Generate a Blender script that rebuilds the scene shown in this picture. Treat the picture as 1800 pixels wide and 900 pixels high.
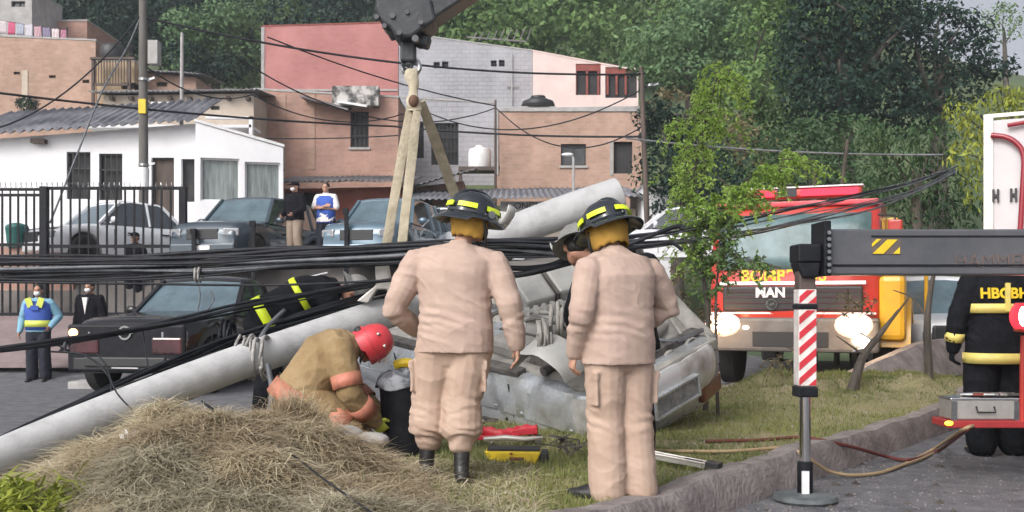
import bpy, bmesh, math, random
import numpy as np
from mathutils import Vector, Matrix, Euler, noise
random.seed(7); rng = np.random.default_rng(11)
for o in list(bpy.data.objects): bpy.data.objects.remove(o)
SC = bpy.context.scene; COL = SC.collection
R = math.radians; PI = math.pi
# ---------------------------------------------------------------- camera, sky, sun, exposure
cd = bpy.data.cameras.new('camera'); cam = bpy.data.objects.new('camera', cd); COL.objects.link(cam)
cam.location = (0, 0, 1.3); cam.rotation_euler = (R(90), 0, 0)
cd.sensor_width = 36; cd.lens = 36.0; cd.shift_y = 85/1800; cd.clip_end = 2000; cd.clip_start = .1
cd.dof.use_dof = True; cd.dof.focus_distance = 8.0; cd.dof.aperture_fstop = 9.0
SC.camera = cam
SUN_EL, SUN_AZ = 38, 215      # azimuth measured from +Y clockwise; behind the camera, slightly left
world = bpy.data.worlds.new('World'); SC.world = world; world.use_nodes = True
wn = world.node_tree.nodes; wl = world.node_tree.links
for n in list(wn): wn.remove(n)
wo = wn.new('ShaderNodeOutputWorld'); bg = wn.new('ShaderNodeBackground'); sky = wn.new('ShaderNodeTexSky')
sky.sky_type = 'NISHITA'; sky.sun_disc = False; sky.sun_elevation = R(SUN_EL); sky.sun_rotation = R(SUN_AZ)
sky.air_density = .55; sky.dust_density = 6.0; sky.ozone_density = .8
bg.inputs['Strength'].default_value = .15
hsv = wn.new('ShaderNodeHueSaturation'); hsv.inputs['Saturation'].default_value = .30; hsv.inputs['Value'].default_value = 1.35; wl.new(sky.outputs[0], hsv.inputs['Color']); wl.new(hsv.outputs[0], bg.inputs['Color']); wl.new(bg.outputs[0], wo.inputs['Surface'])
sd = bpy.data.lights.new('sun', 'SUN'); sd.energy = .6; sd.angle = R(24); sd.color = (1, .93, .88)
so = bpy.data.objects.new('sun', sd); COL.objects.link(so)
sdir = Vector((math.sin(R(SUN_AZ))*math.cos(R(SUN_EL)), math.cos(R(SUN_AZ))*math.cos(R(SUN_EL)), math.sin(R(SUN_EL))))
so.rotation_euler = (-sdir).to_track_quat('-Z', 'Y').to_euler(); so.location = (0, -5, 20)
SC.view_settings.view_transform = 'Standard'; SC.view_settings.look = 'None'
SC.view_settings.exposure = .25; SC.view_settings.gamma = 1.0
SC.render.resolution_x = 1024; SC.render.resolution_y = 512

def P(x, y, D): return Vector(((x-900)/1800*D, D, 1.3-(y-535)/1800*D))
# ---------------------------------------------------------------- materials
def mat(name, c, rough=.7, metal=0, c2=None, sc=6, detail=4, bump=0, bsc=None, contrast=(.35,.65), coat=0, spec=None, coord='Object', stretch=None, rv=0, alpha=None):
    m = bpy.data.materials.new(name); m.use_nodes = True; nt = m.node_tree; N = nt.nodes; L = nt.links
    b = N['Principled BSDF']; b.inputs['Base Color'].default_value = (*c, 1); b.inputs['Roughness'].default_value = rough
    b.inputs['Metallic'].default_value = metal; b.inputs['Coat Weight'].default_value = coat
    if spec is not None: b.inputs['Specular IOR Level'].default_value = spec
    if alpha is not None: b.inputs['Alpha'].default_value = alpha
    tc = N.new('ShaderNodeTexCoord'); mp = N.new('ShaderNodeMapping'); L.new(tc.outputs[coord], mp.inputs[0])
    if stretch: mp.inputs['Scale'].default_value = stretch
    if c2 is not None:
        n = N.new('ShaderNodeTexNoise'); n.inputs['Scale'].default_value = sc; n.inputs['Detail'].default_value = detail; n.inputs['Roughness'].default_value = .65
        L.new(mp.outputs[0], n.inputs['Vector'])
        r = N.new('ShaderNodeValToRGB'); r.color_ramp.elements[0].position = contrast[0]; r.color_ramp.elements[1].position = contrast[1]
        r.color_ramp.elements[0].color = (*c, 1); r.color_ramp.elements[1].color = (*c2, 1)
        L.new(n.outputs['Fac'], r.inputs[0]); L.new(r.outputs[0], b.inputs['Base Color'])
        if rv:
            mr = N.new('ShaderNodeMapRange'); mr.inputs['To Min'].default_value = rough-rv; mr.inputs['To Max'].default_value = rough+rv
            L.new(n.outputs['Fac'], mr.inputs['Value']); L.new(mr.outputs[0], b.inputs['Roughness'])
    if bump:
        n2 = N.new('ShaderNodeTexNoise'); n2.inputs['Scale'].default_value = bsc or sc*4; n2.inputs['Detail'].default_value = 5
        L.new(mp.outputs[0], n2.inputs['Vector'])
        bp = N.new('ShaderNodeBump'); bp.inputs['Strength'].default_value = bump; bp.inputs['Distance'].default_value = .02
        L.new(n2.outputs['Fac'], bp.inputs['Height']); L.new(bp.outputs[0], b.inputs['Normal'])
    return m
def brickmat(name, c1, c2, mortar, w=.29, h=.13, msize=.012, dirt=.5, dirtc=(.12,.10,.09)):
    m = bpy.data.materials.new(name); m.use_nodes = True; nt = m.node_tree; N = nt.nodes; L = nt.links
    b = N['Principled BSDF']; b.inputs['Roughness'].default_value = .9
    tc = N.new('ShaderNodeTexCoord'); br = N.new('ShaderNodeTexBrick'); L.new(tc.outputs['UV'], br.inputs['Vector'])
    br.inputs['Scale'].default_value = 1; br.inputs['Brick Width'].default_value = w; br.inputs['Row Height'].default_value = h
    br.inputs['Mortar Size'].default_value = msize; br.inputs['Color1'].default_value = (*c1, 1); br.inputs['Color2'].default_value = (*c2, 1); br.inputs['Mortar'].default_value = (*mortar, 1)
    n = N.new('ShaderNodeTexNoise'); n.inputs['Scale'].default_value = 1.1; n.inputs['Detail'].default_value = 9; n.inputs['Roughness'].default_value = .78
    L.new(tc.outputs['Object'], n.inputs['Vector'])
    r = N.new('ShaderNodeValToRGB'); r.color_ramp.elements[0].position = .40; r.color_ramp.elements[1].position = .66
    r.color_ramp.elements[0].color = (0, 0, 0, 1); r.color_ramp.elements[1].color = (dirt, dirt, dirt, 1); L.new(n.outputs['Fac'], r.inputs[0])
    n3 = N.new('ShaderNodeTexNoise'); n3.inputs['Scale'].default_value = .35; n3.inputs['Detail'].default_value = 5; L.new(tc.outputs['Object'], n3.inputs['Vector']); r3 = N.new('ShaderNodeValToRGB'); r3.color_ramp.elements[0].position = .45; r3.color_ramp.elements[1].position = .62; r3.color_ramp.elements[1].color = (.45,.45,.45,1); L.new(n3.outputs['Fac'], r3.inputs[0]); mx3 = N.new('ShaderNodeMixRGB'); mx3.inputs[2].default_value = (*[min(.8, q*1.28+.05) for q in c1], 1); L.new(r3.outputs[0], mx3.inputs[0]); L.new(br.outputs['Color'], mx3.inputs[1])
    mx = N.new('ShaderNodeMixRGB'); mx.inputs[2].default_value = (*dirtc, 1); L.new(r.outputs[0], mx.inputs[0]); L.new(mx3.outputs[0], mx.inputs[1])
    L.new(mx.outputs[0], b.inputs['Base Color'])
    bp = N.new('ShaderNodeBump'); bp.inputs['Strength'].default_value = .5; bp.inputs['Distance'].default_value = .02
    iv = N.new('ShaderNodeInvert'); L.new(br.outputs['Fac'], iv.inputs['Color']); L.new(iv.outputs[0], bp.inputs['Height']); L.new(bp.outputs[0], b.inputs['Normal'])
    return m
def leafmat(name, ca, cb, cc=None, transl=.25, nsc=.5):
    m = bpy.data.materials.new(name); m.use_nodes = True; nt = m.node_tree; N = nt.nodes; L = nt.links
    b = N['Principled BSDF']; b.inputs['Roughness'].default_value = .6; b.inputs['Specular IOR Level'].default_value = .25
    g = N.new('ShaderNodeNewGeometry'); r = N.new('ShaderNodeValToRGB')
    r.color_ramp.elements[0].color = (*ca, 1); r.color_ramp.elements[1].color = (*cb, 1)
    if cc: e = r.color_ramp.elements.new(.92); e.color = (*cc, 1); r.color_ramp.elements[2].color = (*cc, 1); r.color_ramp.elements[1].position=.8; r.color_ramp.elements[1].color=(*cb,1)
    tc = N.new('ShaderNodeTexCoord'); n = N.new('ShaderNodeTexNoise'); n.inputs['Scale'].default_value = nsc; n.inputs['Detail'].default_value = 3
    L.new(tc.outputs['Object'], n.inputs['Vector'])
    ma = N.new('ShaderNodeMath'); ma.operation = 'MULTIPLY_ADD'; ma.inputs[1].default_value = .45; L.new(g.outputs['Random Per Island'], ma.inputs[0])
    mb_ = N.new('ShaderNodeMapRange'); mb_.inputs['From Min'].default_value = .35; mb_.inputs['From Max'].default_value = .65; mb_.inputs['To Max'].default_value = .55
    L.new(n.outputs['Fac'], mb_.inputs['Value']); L.new(mb_.outputs[0], ma.inputs[2]); L.new(ma.outputs[0], r.inputs[0])
    L.new(r.outputs[0], b.inputs['Base Color'])
    if transl:
        t = N.new('ShaderNodeBsdfTranslucent'); L.new(r.outputs[0], t.inputs['Color']); mx = N.new('ShaderNodeMixShader'); mx.inputs[0].default_value = transl
        L.new(b.outputs[0], mx.inputs[1]); L.new(t.outputs[0], mx.inputs[2]); L.new(mx.outputs[0], N['Material Output'].inputs['Surface'])
    return m
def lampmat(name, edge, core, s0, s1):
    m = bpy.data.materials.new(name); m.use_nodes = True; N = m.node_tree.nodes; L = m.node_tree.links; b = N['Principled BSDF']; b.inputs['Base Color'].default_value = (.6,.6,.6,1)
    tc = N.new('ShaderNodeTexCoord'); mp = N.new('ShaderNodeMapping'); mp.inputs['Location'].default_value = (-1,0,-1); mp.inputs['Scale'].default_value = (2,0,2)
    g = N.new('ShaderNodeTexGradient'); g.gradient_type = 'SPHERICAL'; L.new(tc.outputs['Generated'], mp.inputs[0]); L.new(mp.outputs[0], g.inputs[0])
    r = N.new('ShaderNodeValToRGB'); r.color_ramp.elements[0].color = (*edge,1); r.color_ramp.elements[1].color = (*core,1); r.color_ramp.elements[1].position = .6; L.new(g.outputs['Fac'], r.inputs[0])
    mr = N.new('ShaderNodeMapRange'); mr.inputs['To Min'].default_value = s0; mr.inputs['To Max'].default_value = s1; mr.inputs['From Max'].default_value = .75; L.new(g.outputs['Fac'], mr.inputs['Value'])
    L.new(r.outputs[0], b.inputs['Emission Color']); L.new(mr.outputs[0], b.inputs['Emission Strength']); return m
def emit(name, c, s):
    m = bpy.data.materials.new(name); m.use_nodes = True; b = m.node_tree.nodes['Principled BSDF']
    b.inputs['Base Color'].default_value = (*c, 1); b.inputs['Emission Color'].default_value = (*c, 1); b.inputs['Emission Strength'].default_value = s
    return m
M = {}
M['black'] = mat('black_paint', (.006,.007,.010), .5, c2=(.014,.015,.019), sc=9, bump=.1, spec=.2)
M['rubber'] = mat('rubber', (.015,.015,.016), .8, c2=(.035,.033,.03), sc=14, bump=.2)
M['cable'] = mat('cable_sheath', (.006,.007,.010), .6, c2=(.022,.024,.03), sc=5, spec=.3)
M['cablegrey'] = mat('grey_cable_sheath', (.07,.078,.09), .55, c2=(.16,.17,.19), sc=5)
M['steel'] = mat('steel', (.45,.46,.47), .3, 1.0, c2=(.3,.3,.31), sc=12, rv=.1)
M['chrome'] = mat('chrome', (.75,.75,.75), .12, 1.0)
M['glass'] = mat('car_glass', (.03,.04,.05), .06, 0, coat=1, spec=1.0)
M['carglass_lt'] = mat('windscreen_glass', (.10,.16,.19), .08, 0, c2=(.05,.08,.10), sc=1.5, coat=1, spec=1.0)
M['truckglass'] = mat('truck_windscreen', (.15,.23,.25), .35, 0, c2=(.07,.12,.12), sc=2.2, coat=.05, spec=.3)
M['winglass'] = mat('house_glass', (.05,.055,.06), .2, 0, c2=(.10,.10,.10), sc=2)
M['white'] = mat('white_plaster', (.86,.86,.88), .85, c2=(.77,.77,.80), sc=.9, detail=7, bump=.15, bsc=30)
M['whitetrim'] = mat('white_trim', (.78,.78,.8), .6, c2=(.66,.66,.66), sc=4)
M['brick'] = brickmat('orange_brick', (.45,.26,.205), (.37,.20,.155), (.36,.28,.23), dirt=.4)
M['brick2'] = brickmat('weathered_brick', (.47,.30,.24), (.37,.235,.18), (.40,.31,.25), dirt=.55, dirtc=(.25,.17,.12))
M['redbrick'] = brickmat('red_painted_brick', (.45,.19,.18), (.40,.16,.15), (.38,.19,.18), dirt=.2, dirtc=(.3,.12,.11))
M['block'] = brickmat('grey_block', (.37,.37,.40), (.33,.33,.36), (.28,.28,.30), .42, .2, .02, .35, (.2,.2,.21))
M['pink'] = mat('pale_pink_plaster', (.76,.62,.59), .85, c2=(.66,.52,.49), sc=.8, detail=6, bump=.1)
M['cream'] = mat('cream_plaster', (.56,.49,.41), .85, c2=(.42,.35,.29), sc=1.1, detail=6, bump=.1)
M['ochre'] = mat('ochre_plaster', (.48,.36,.23), .85, c2=(.35,.25,.17), sc=1.2, detail=6)
M['concrete'] = mat('concrete', (.30,.29,.29), .85, c2=(.42,.41,.40), sc=3, detail=7, bump=.3, bsc=25)
M['stainedconcrete'] = mat('stained_concrete', (.06,.06,.06), .9, c2=(.5,.48,.46), sc=2.5, detail=7, contrast=(.42,.56))
M['poleconc'] = mat('pole_concrete', (.36,.36,.365), .8, c2=(.49,.495,.50), sc=5, detail=12, bump=.18, bsc=45, contrast=(.30,.55))
M['sheet'] = mat('old_metal_sheet', (.16,.165,.18), .55, .4, c2=(.30,.29,.30), sc=1.6, detail=7, bump=.1)
M['sheetdark'] = mat('dark_metal_sheet', (.09,.09,.10), .65, .2, c2=(.22,.20,.20), sc=1.2, detail=7)
M['rust'] = mat('rust_red', (.30,.08,.06), .8, c2=(.20,.05,.04), sc=3)
M['redwall'] = mat('faded_red_wall', (.36,.11,.08), .85, c2=(.46,.19,.14), sc=1.5)
M['dark'] = mat('dark_opening', (.02,.02,.023), .8, c2=(.04,.038,.038), sc=3)
M['wood'] = mat('dark_wood', (.06,.045,.04), .8, c2=(.12,.09,.075), sc=3, stretch=(1,1,.2))
M['asphalt'] = mat('asphalt', (.065,.068,.08), .85, c2=(.20,.20,.21), sc=5, detail=15, bump=.7, bsc=70, contrast=(.3,.75))
M['paving'] = mat('pinkish_paving', (.20,.15,.15), .9, c2=(.28,.22,.215), sc=2, detail=7, bump=.2)
M['kerb'] = mat('kerb_concrete', (.13,.11,.11), .9, c2=(.30,.27,.26), sc=4.5, detail=12, bump=1.0, bsc=26, contrast=(.3,.68))
M['earth'] = mat('island_soil', (.17,.165,.07), .95, c2=(.30,.25,.16), sc=1.5, detail=8, bump=.6, bsc=30)
M['hill'] = mat('hill_ground', (.05,.085,.04), .95, c2=(.11,.14,.06), sc=.15, detail=8, bump=.5)
M['lot'] = mat('lot_ground', (.20,.18,.17), .95, c2=(.13,.12,.11), sc=.8, detail=7)
M['beige'] = mat('beige_uniform', (.48,.36,.30), .88, c2=(.405,.295,.245), sc=4, bump=.28, bsc=8, stretch=(.8,.8,1.7))
M['beige2'] = mat('beige_uniform_trousers', (.48,.355,.285), .88, c2=(.40,.285,.22), sc=4, bump=.28, bsc=8, stretch=(.9,.9,1.5))
M['tan'] = mat('tan_turnout_cloth', (.23,.155,.07), .9, c2=(.33,.235,.125), sc=5, bump=.5, bsc=16)
M['salmon'] = mat('salmon_reflective_band', (.52,.19,.13), .6, c2=(.34,.15,.09), sc=9, bump=.2)
M['turnblack'] = mat('black_turnout_cloth', (.006,.007,.009), .9, c2=(.014,.015,.019), sc=6, bump=.5, bsc=16, spec=.12)
M['limeband'] = mat('lime_reflective_band', (.62,.68,.10), .4, c2=(.5,.56,.10), sc=9)
M['lime'] = mat('lime_sticker', (.70,.85,.03), .4)
M['yband'] = mat('yellow_band', (.72,.62,.16), .45, c2=(.6,.5,.15), sc=9)
M['skin'] = mat('skin', (.42,.22,.15), .55, c2=(.36,.18,.12), sc=12)
M['skin2'] = mat('skin_fair', (.50,.29,.21), .55, c2=(.42,.23,.16), sc=12)
M['boot'] = mat('boot_leather', (.012,.012,.013), .4, c2=(.03,.03,.03), sc=12, bump=.2)
M['helmet'] = mat('black_helmet', (.012,.015,.022), .18, c2=(.02,.024,.03), sc=5, coat=.6)
M['helmetred'] = mat('red_helmet', (.62,.055,.07), .3, c2=(.5,.04,.05), sc=7, coat=.3)
M['helmetgrey'] = mat('grey_helmet', (.17,.17,.16), .4, c2=(.26,.26,.25), sc=7)
M['flap'] = mat('yellow_neck_cloth', (.44,.255,.045), .85, c2=(.34,.19,.03), sc=8, bump=.4, bsc=20)
M['hair'] = mat('dark_hair', (.012,.010,.009), .6, bump=.4, bsc=60)
M['visor'] = mat('face_shield', (.62,.62,.60), .25, c2=(.5,.5,.48), sc=4, coat=.5)
M['facemask'] = mat('face_mask', (.75,.76,.78), .8)
M['eye'] = mat('eye_dark', (.02,.015,.012), .3)
M['fred'] = mat('fire_engine_red', (.52,.045,.025), .3, c2=(.42,.03,.025), sc=2, coat=.5)
M['fyellow'] = mat('fire_engine_yellow', (.72,.40,.02), .35, c2=(.62,.33,.02), sc=2, coat=.3)
M['silver'] = mat('silver_paint', (.50,.53,.56), .28, .5, c2=(.25,.235,.21), sc=3.2, detail=12, contrast=(.45,.72), rv=.1, coat=.4)
M['bumpersilver'] = mat('bumper_silver', (.56,.56,.56), .38, .25, c2=(.27,.25,.225), sc=4, detail=12, coat=.2, contrast=(.45,.72))
M['under'] = mat('dusty_underbody', (.20,.19,.175), .8, .1, c2=(.34,.33,.30), sc=5, detail=7, bump=.3)
M['underdark'] = mat('greasy_underbody', (.035,.033,.032), .7, c2=(.14,.13,.12), sc=6, detail=7, bump=.4)
M['blkcar'] = mat('black_car_paint', (.005,.005,.007), .22, 0, c2=(.010,.009,.011), sc=2, coat=.45, spec=.3)
M['marooncar'] = mat('maroon_reflective_paint', (.10,.03,.035), .18, 0, c2=(.03,.015,.018), sc=1.5, coat=1)
M['whitecar'] = mat('white_car_paint', (.74,.76,.80), .25, coat=.6)
M['bluecar'] = mat('steel_blue_paint', (.10,.16,.21), .25, .3, coat=.6)
M['greycar'] = mat('slate_car_paint', (.05,.07,.09), .25, .3, coat=.6)
M['navycar'] = mat('navy_car_paint', (.05,.06,.10), .25, .3, coat=.6)
M['plastic'] = mat('dark_plastic', (.025,.026,.028), .5)
M['taillens'] = mat('tail_lens', (.16,.035,.02), .3, c2=(.09,.05,.03), sc=20, coat=.5)
M['lens'] = mat('lamp_lens', (.30,.31,.33), .15, .3, coat=.8)
M['alu'] = mat('aluminium', (.58,.56,.53), .38, .6, c2=(.48,.46,.43), sc=8, rv=.08)
M['boom'] = mat('boom_paint', (.012,.015,.02), .5, c2=(.04,.045,.052), sc=7, detail=7, bump=.15)
M['beam'] = mat('outrigger_grey', (.060,.065,.075), .5, c2=(.10,.10,.11), sc=2.5, detail=8, bump=.1)
M['sling'] = mat('webbing_sling', (.58,.52,.40), .9, c2=(.42,.37,.27), sc=9, bump=.4)
M['stripered'] = mat('stripe_red', (.58,.03,.05), .4, c2=(.45,.03,.04), sc=15)
M['stripewhite'] = mat('stripe_white', (.78,.74,.72), .4, c2=(.6,.55,.52), sc=15)
M['yellow'] = mat('tool_yellow', (.80,.58,.02), .5, c2=(.65,.45,.02), sc=9)
M['red'] = mat('tool_red', (.55,.03,.05), .5, c2=(.4,.02,.03), sc=9)
M['bark'] = mat('bark', (.045,.038,.032), .9, c2=(.11,.095,.08), sc=7, detail=7, bump=.8, stretch=(1,1,.3))
M['polewood'] = mat('utility_pole_grey', (.10,.095,.09), .9, c2=(.16,.15,.14), sc=4, bump=.4, stretch=(1,1,.2))
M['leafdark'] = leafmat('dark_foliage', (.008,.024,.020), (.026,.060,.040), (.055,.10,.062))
M['leafmid'] = leafmat('mid_foliage', (.06,.12,.042), (.18,.29,.095), (.29,.41,.15))
M['leafblue'] = leafmat('bluish_foliage', (.065,.125,.06), (.17,.275,.13), (.28,.40,.19))
M['leafshade'] = leafmat('shaded_green_foliage', (.022,.052,.026), (.070,.13,.052), (.14,.22,.085))  # darker mid green, shade on the bushy and drooping trees put into the colour
M['leaflight'] = leafmat('light_foliage', (.07,.15,.03), (.19,.34,.07), (.30,.46,.11))
M['leafyel'] = leafmat('yellow_green_foliage', (.15,.20,.03), (.36,.40,.07), (.50,.50,.10))
M['leaffeather'] = leafmat('feathery_foliage', (.20,.34,.06), (.42,.60,.15), (.56,.72,.22), transl=.5, nsc=1.5)
M['leafdry'] = leafmat('dry_foliage', (.10,.085,.045), (.22,.19,.10), (.32,.28,.16), nsc=1.5)
M['grass'] = leafmat('short_grass', (.10,.14,.04), (.27,.29,.10), (.50,.43,.25), transl=.25, nsc=1.0)
M['hay'] = leafmat('cut_hay', (.30,.225,.145), (.58,.51,.36), (.84,.78,.60), transl=.25, nsc=1.6)
M['hayg'] = leafmat('green_grey_hay', (.25,.22,.15), (.55,.50,.37), (.85,.79,.62), transl=.25, nsc=1.6)
# ---------------------------------------------------------------- mesh helpers
class MB:
    def __init__(s): s.v = []; s.f = []; s.mi = []
    def add(s, vs, fs, mi=0):
        b = len(s.v); s.v += [tuple(v) for v in vs]; s.f += [tuple(b+i for i in f) for f in fs]; s.mi += [mi]*len(fs); return s
    def box(s, lo, hi, mi=0, T=None):
        x0,y0,z0 = lo; x1,y1,z1 = hi
        vs = [Vector(p) for p in ((x0,y0,z0),(x1,y0,z0),(x1,y1,z0),(x0,y1,z0),(x0,y0,z1),(x1,y0,z1),(x1,y1,z1),(x0,y1,z1))]
        if T is not None: vs = [T @ v for v in vs]
        return s.add(vs, [(0,3,2,1),(4,5,6,7),(0,1,5,4),(1,2,6,5),(2,3,7,6),(3,0,4,7)], mi)
    def cbox(s, c, size, mi=0, rot=None):
        T = Matrix.Translation(Vector(c)) @ (rot.to_matrix().to_4x4() if rot is not None else Matrix())
        h = [d/2 for d in size]; return s.box((-h[0],-h[1],-h[2]), (h[0],h[1],h[2]), mi, T)
    def bar(s, a, b, w, h=None, mi=0):
        a = Vector(a); b = Vector(b); h = h or w; d = b-a; q = d.to_track_quat('Z', 'Y')
        T = Matrix.Translation(a) @ q.to_matrix().to_4x4(); return s.box((-w/2,-h/2,0), (w/2,h/2,d.length), mi, T)
    def rings(s, rings, caps=True, mi=0):
        n = len(rings[0]); vs = [p for r in rings for p in r]; fs = []
        for i in range(len(rings)-1):
            for j in range(n):
                k = (j+1) % n; fs.append((i*n+j, i*n+k, (i+1)*n+k, (i+1)*n+j))
        if caps: fs.append(tuple(reversed(range(n)))); fs.append(tuple((len(rings)-1)*n+j for j in range(n)))
        return s.add(vs, fs, mi)
    def tube(s, pts, r, n=10, caps=True, mi=0, xa=None, ry=None, pw=2.0, round_=False):
        pts = [Vector(p) for p in pts]; m = len(pts)
        if not hasattr(r, '__len__'): r = [r]*m
        r = list(r); ry = list(ry) if ry is not None else list(r)
        T = []
        for i in range(m): T.append((pts[min(i+1,m-1)]-pts[max(i-1,0)]).normalized())
        if round_:
            a0 = min(r[0], ry[0]); a1 = min(r[-1], ry[-1])
            P0 = [pts[0]-T[0]*a0*.9, pts[0]-T[0]*a0*.6]; P1 = [pts[-1]+T[-1]*a1*.6, pts[-1]+T[-1]*a1*.9]
            pts = P0+pts+P1; T = [T[0]]*2+T+[T[-1]]*2
            r = [r[0]*.4, r[0]*.8]+r+[r[-1]*.8, r[-1]*.4]; ry = [ry[0]*.4, ry[0]*.8]+ry+[ry[-1]*.8, ry[-1]*.4]; m += 4
        if xa is not None: u = Vector(xa)
        else: u = Vector((1,0,0)) if abs(T[0].x) < .8 else Vector((0,1,0))
        R_ = []
        for i in range(m):
            u2 = u - T[i]*u.dot(T[i])
            if u2.length < 1e-4: u2 = T[i].orthogonal()
            u2.normalize(); w = T[i].cross(u2)
            if xa is None: u = u2
            ring = []
            for j in range(n):
                a = 2*PI*j/n; c, s_ = math.cos(a), math.sin(a)
                if pw != 2.0: c = math.copysign(abs(c)**(2/pw), c); s_ = math.copysign(abs(s_)**(2/pw), s_)
                ring.append(pts[i] + u2*c*r[i] + w*s_*ry[i])
            R_.append(ring)
        return s.rings(R_, caps, mi)
    def ell(s, c, rad, n=14, m=9, rot=None, mi=0):
        c = Vector(c); rings = []
        for i in range(1, m):
            t = PI*i/m; ring = []
            for j in range(n):
                a = 2*PI*j/n; v = Vector((rad[0]*math.sin(t)*math.cos(a), rad[1]*math.sin(t)*math.sin(a), -rad[2]*math.cos(t)))
                ring.append(c + (rot @ v if rot is not None else v))
            rings.append(ring)
        return s.rings(rings, True, mi)
    def lathe(s, prof, n=24, c=(0,0,0), axis='z', mi=0, rot=None):
        c = Vector(c); rings = []
        for (r, z) in prof:
            ring = []
            for j in range(n):
                a = 2*PI*j/n
                v = Vector((r*math.cos(a), r*math.sin(a), z)) if axis == 'z' else Vector((z, r*math.cos(a), r*math.sin(a)))
                if axis == 'y': v = Vector((r*math.cos(a), z, r*math.sin(a)))
                ring.append(c + (rot @ v if rot is not None else v))
            rings.append(ring)
        return s.rings(rings, True, mi)
    def prism(s, poly, y0, y1, mi=0, T=None):   # poly in x,z ; extruded along y
        n = len(poly); vs = [Vector((x,y0,z)) for x,z in poly]+[Vector((x,y1,z)) for x,z in poly]
        if T is not None: vs = [T @ v for v in vs]
        return s.add(vs, [tuple(range(n)), tuple(reversed(range(n,2*n)))]+[(i,(i+n),((i+1)%n)+n,(i+1)%n) for i in range(n)], mi)
    def build(s, name, m, parent=None, smooth=False, bevel=0, loc=None, uv=False):
        me = bpy.data.meshes.new(name); me.from_pydata(s.v, [], s.f); me.validate()
        bm = bmesh.new(); bm.from_mesh(me); bmesh.ops.recalc_face_normals(bm, faces=bm.faces)
        if uv:
            L = bm.loops.layers.uv.new('uv')
            for f in bm.faces:
                nn = f.normal; ax = max(range(3), key=lambda i: abs(nn[i]))
                for l in f.loops:
                    c = l.vert.co; l[L].uv = (c.x, c.z) if ax == 1 else ((c.y, c.z) if ax == 0 else (c.x, c.y))
        bm.to_mesh(me); bm.free()
        for q in (m if isinstance(m, (list, tuple)) else [m]): me.materials.append(q)
        if any(s.mi) and len(me.polygons) == len(s.mi): me.polygons.foreach_set('material_index', s.mi)
        if smooth:
            me.polygons.foreach_set('use_smooth', [True]*len(me.polygons))
            if smooth != 'all':
                me.set_sharp_from_angle(angle=R(40))
        o = bpy.data.objects.new(name, me); COL.objects.link(o)
        if parent: o.parent = parent
        if loc is not None: o.location = loc
        if bevel:
            md = o.modifiers.new('bevel', 'BEVEL'); md.width = bevel; md.segments = 2; md.limit_method = 'ANGLE'; md.angle_limit = R(40)
        return o
def tag(o, label=None, cat=None, group=None, kind=None):
    if label: o['label'] = label
    if cat: o['category'] = cat
    if group: o['group'] = group
    if kind: o['kind'] = kind
    return o
def empty(name, loc, label, cat, rz=0, group=None, rot=None):
    o = bpy.data.objects.new(name, None); COL.objects.link(o); o.location = loc; o.rotation_euler = rot or (0,0,rz); o.empty_display_size = .1
    return tag(o, label, cat, group)
def crv(pts, k=6):
    pts = [Vector(p) for p in pts]; out = []; n = len(pts)
    for i in range(n-1):
        p0 = pts[max(i-1,0)]; p1 = pts[i]; p2 = pts[i+1]; p3 = pts[min(i+2,n-1)]
        for j in range(k):
            t = j/k; out.append(.5*((2*p1)+(p2-p0)*t+(2*p0-5*p1+4*p2-p3)*t*t+(3*p1-p0-3*p2+p3)*t**3))
    out.append(pts[-1]); return out
def crvf(vals, k=6): return [v.x for v in crv([(a,0,0) for a in vals], k)]
def npmesh(name, V, F, m, parent=None, smooth=False):
    me = bpy.data.meshes.new(name); nf, k = F.shape
    me.vertices.add(len(V)); me.vertices.foreach_set('co', V.astype(np.float32).ravel())
    me.loops.add(nf*k); me.loops.foreach_set('vertex_index', F.astype(np.int32).ravel())
    me.polygons.add(nf); me.polygons.foreach_set('loop_start', np.arange(0, nf*k, k, dtype=np.int32))
    me.update(calc_edges=True); me.materials.append(m)
    o = bpy.data.objects.new(name, me); COL.objects.link(o)
    if parent: o.parent = parent
    return o
def text(s, size, m, parent, loc, rot, name='lettering', ext=.004, bold=0):
    cu = bpy.data.curves.new('t', 'FONT'); cu.body = s; cu.size = size; cu.extrude = ext; cu.align_x = 'CENTER'; cu.align_y = 'CENTER'; cu.offset = bold
    t = bpy.data.objects.new('t', cu); COL.objects.link(t)
    dg = bpy.context.evaluated_depsgraph_get(); me = bpy.data.meshes.new_from_object(t.evaluated_get(dg)); bpy.data.objects.remove(t)
    me.materials.clear(); me.materials.append(m)
    o = bpy.data.objects.new(name, me); COL.objects.link(o); o.parent = parent; o.location = loc; o.rotation_euler = rot; return o
def sst(a, b, x): t = min(1, max(0, (x-a)/(b-a))); return t*t*(3-2*t)
# ---------------------------------------------------------------- ground
AY = [-50,17,20,22.2,23.4,26,30,36,44,52,60,80,120,170,260,500]
AZ = [0,0,.55,.9,2.1,2.4,3.0,4.6,7,10,13,22,42,62,75,60]
def H(x, y):
    a = float(np.interp(y, AY, AZ)); near = float(np.interp(y, [0,30,50], [0,0,1]))
    s = 1-sst(1, 6, x)*(1-near)*.8          # right-hand side near the road stays low
    far = 1 - sst(22, 60, x)*.45*sst(50, 100, y)
    return a*s*far + (noise.noise(Vector((x*.05, y*.05, 3)))*2.5*sst(50, 90, y))
def gridmesh(name, xs, ys, zf, m, kind='structure'):
    V = np.array([(x, y, zf(x, y)) for y in ys for x in xs]); nx = len(xs)
    i = np.arange((len(ys)-1)*(nx-1)); r = i//(nx-1); c = i % (nx-1); a = r*nx+c
    o = npmesh(name, V, np.stack([a, a+1, a+nx+1, a+nx], 1), m); tag(o, kind=kind)
    o.data.polygons.foreach_set('use_smooth', [True]*len(o.data.polygons)); return o
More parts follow.
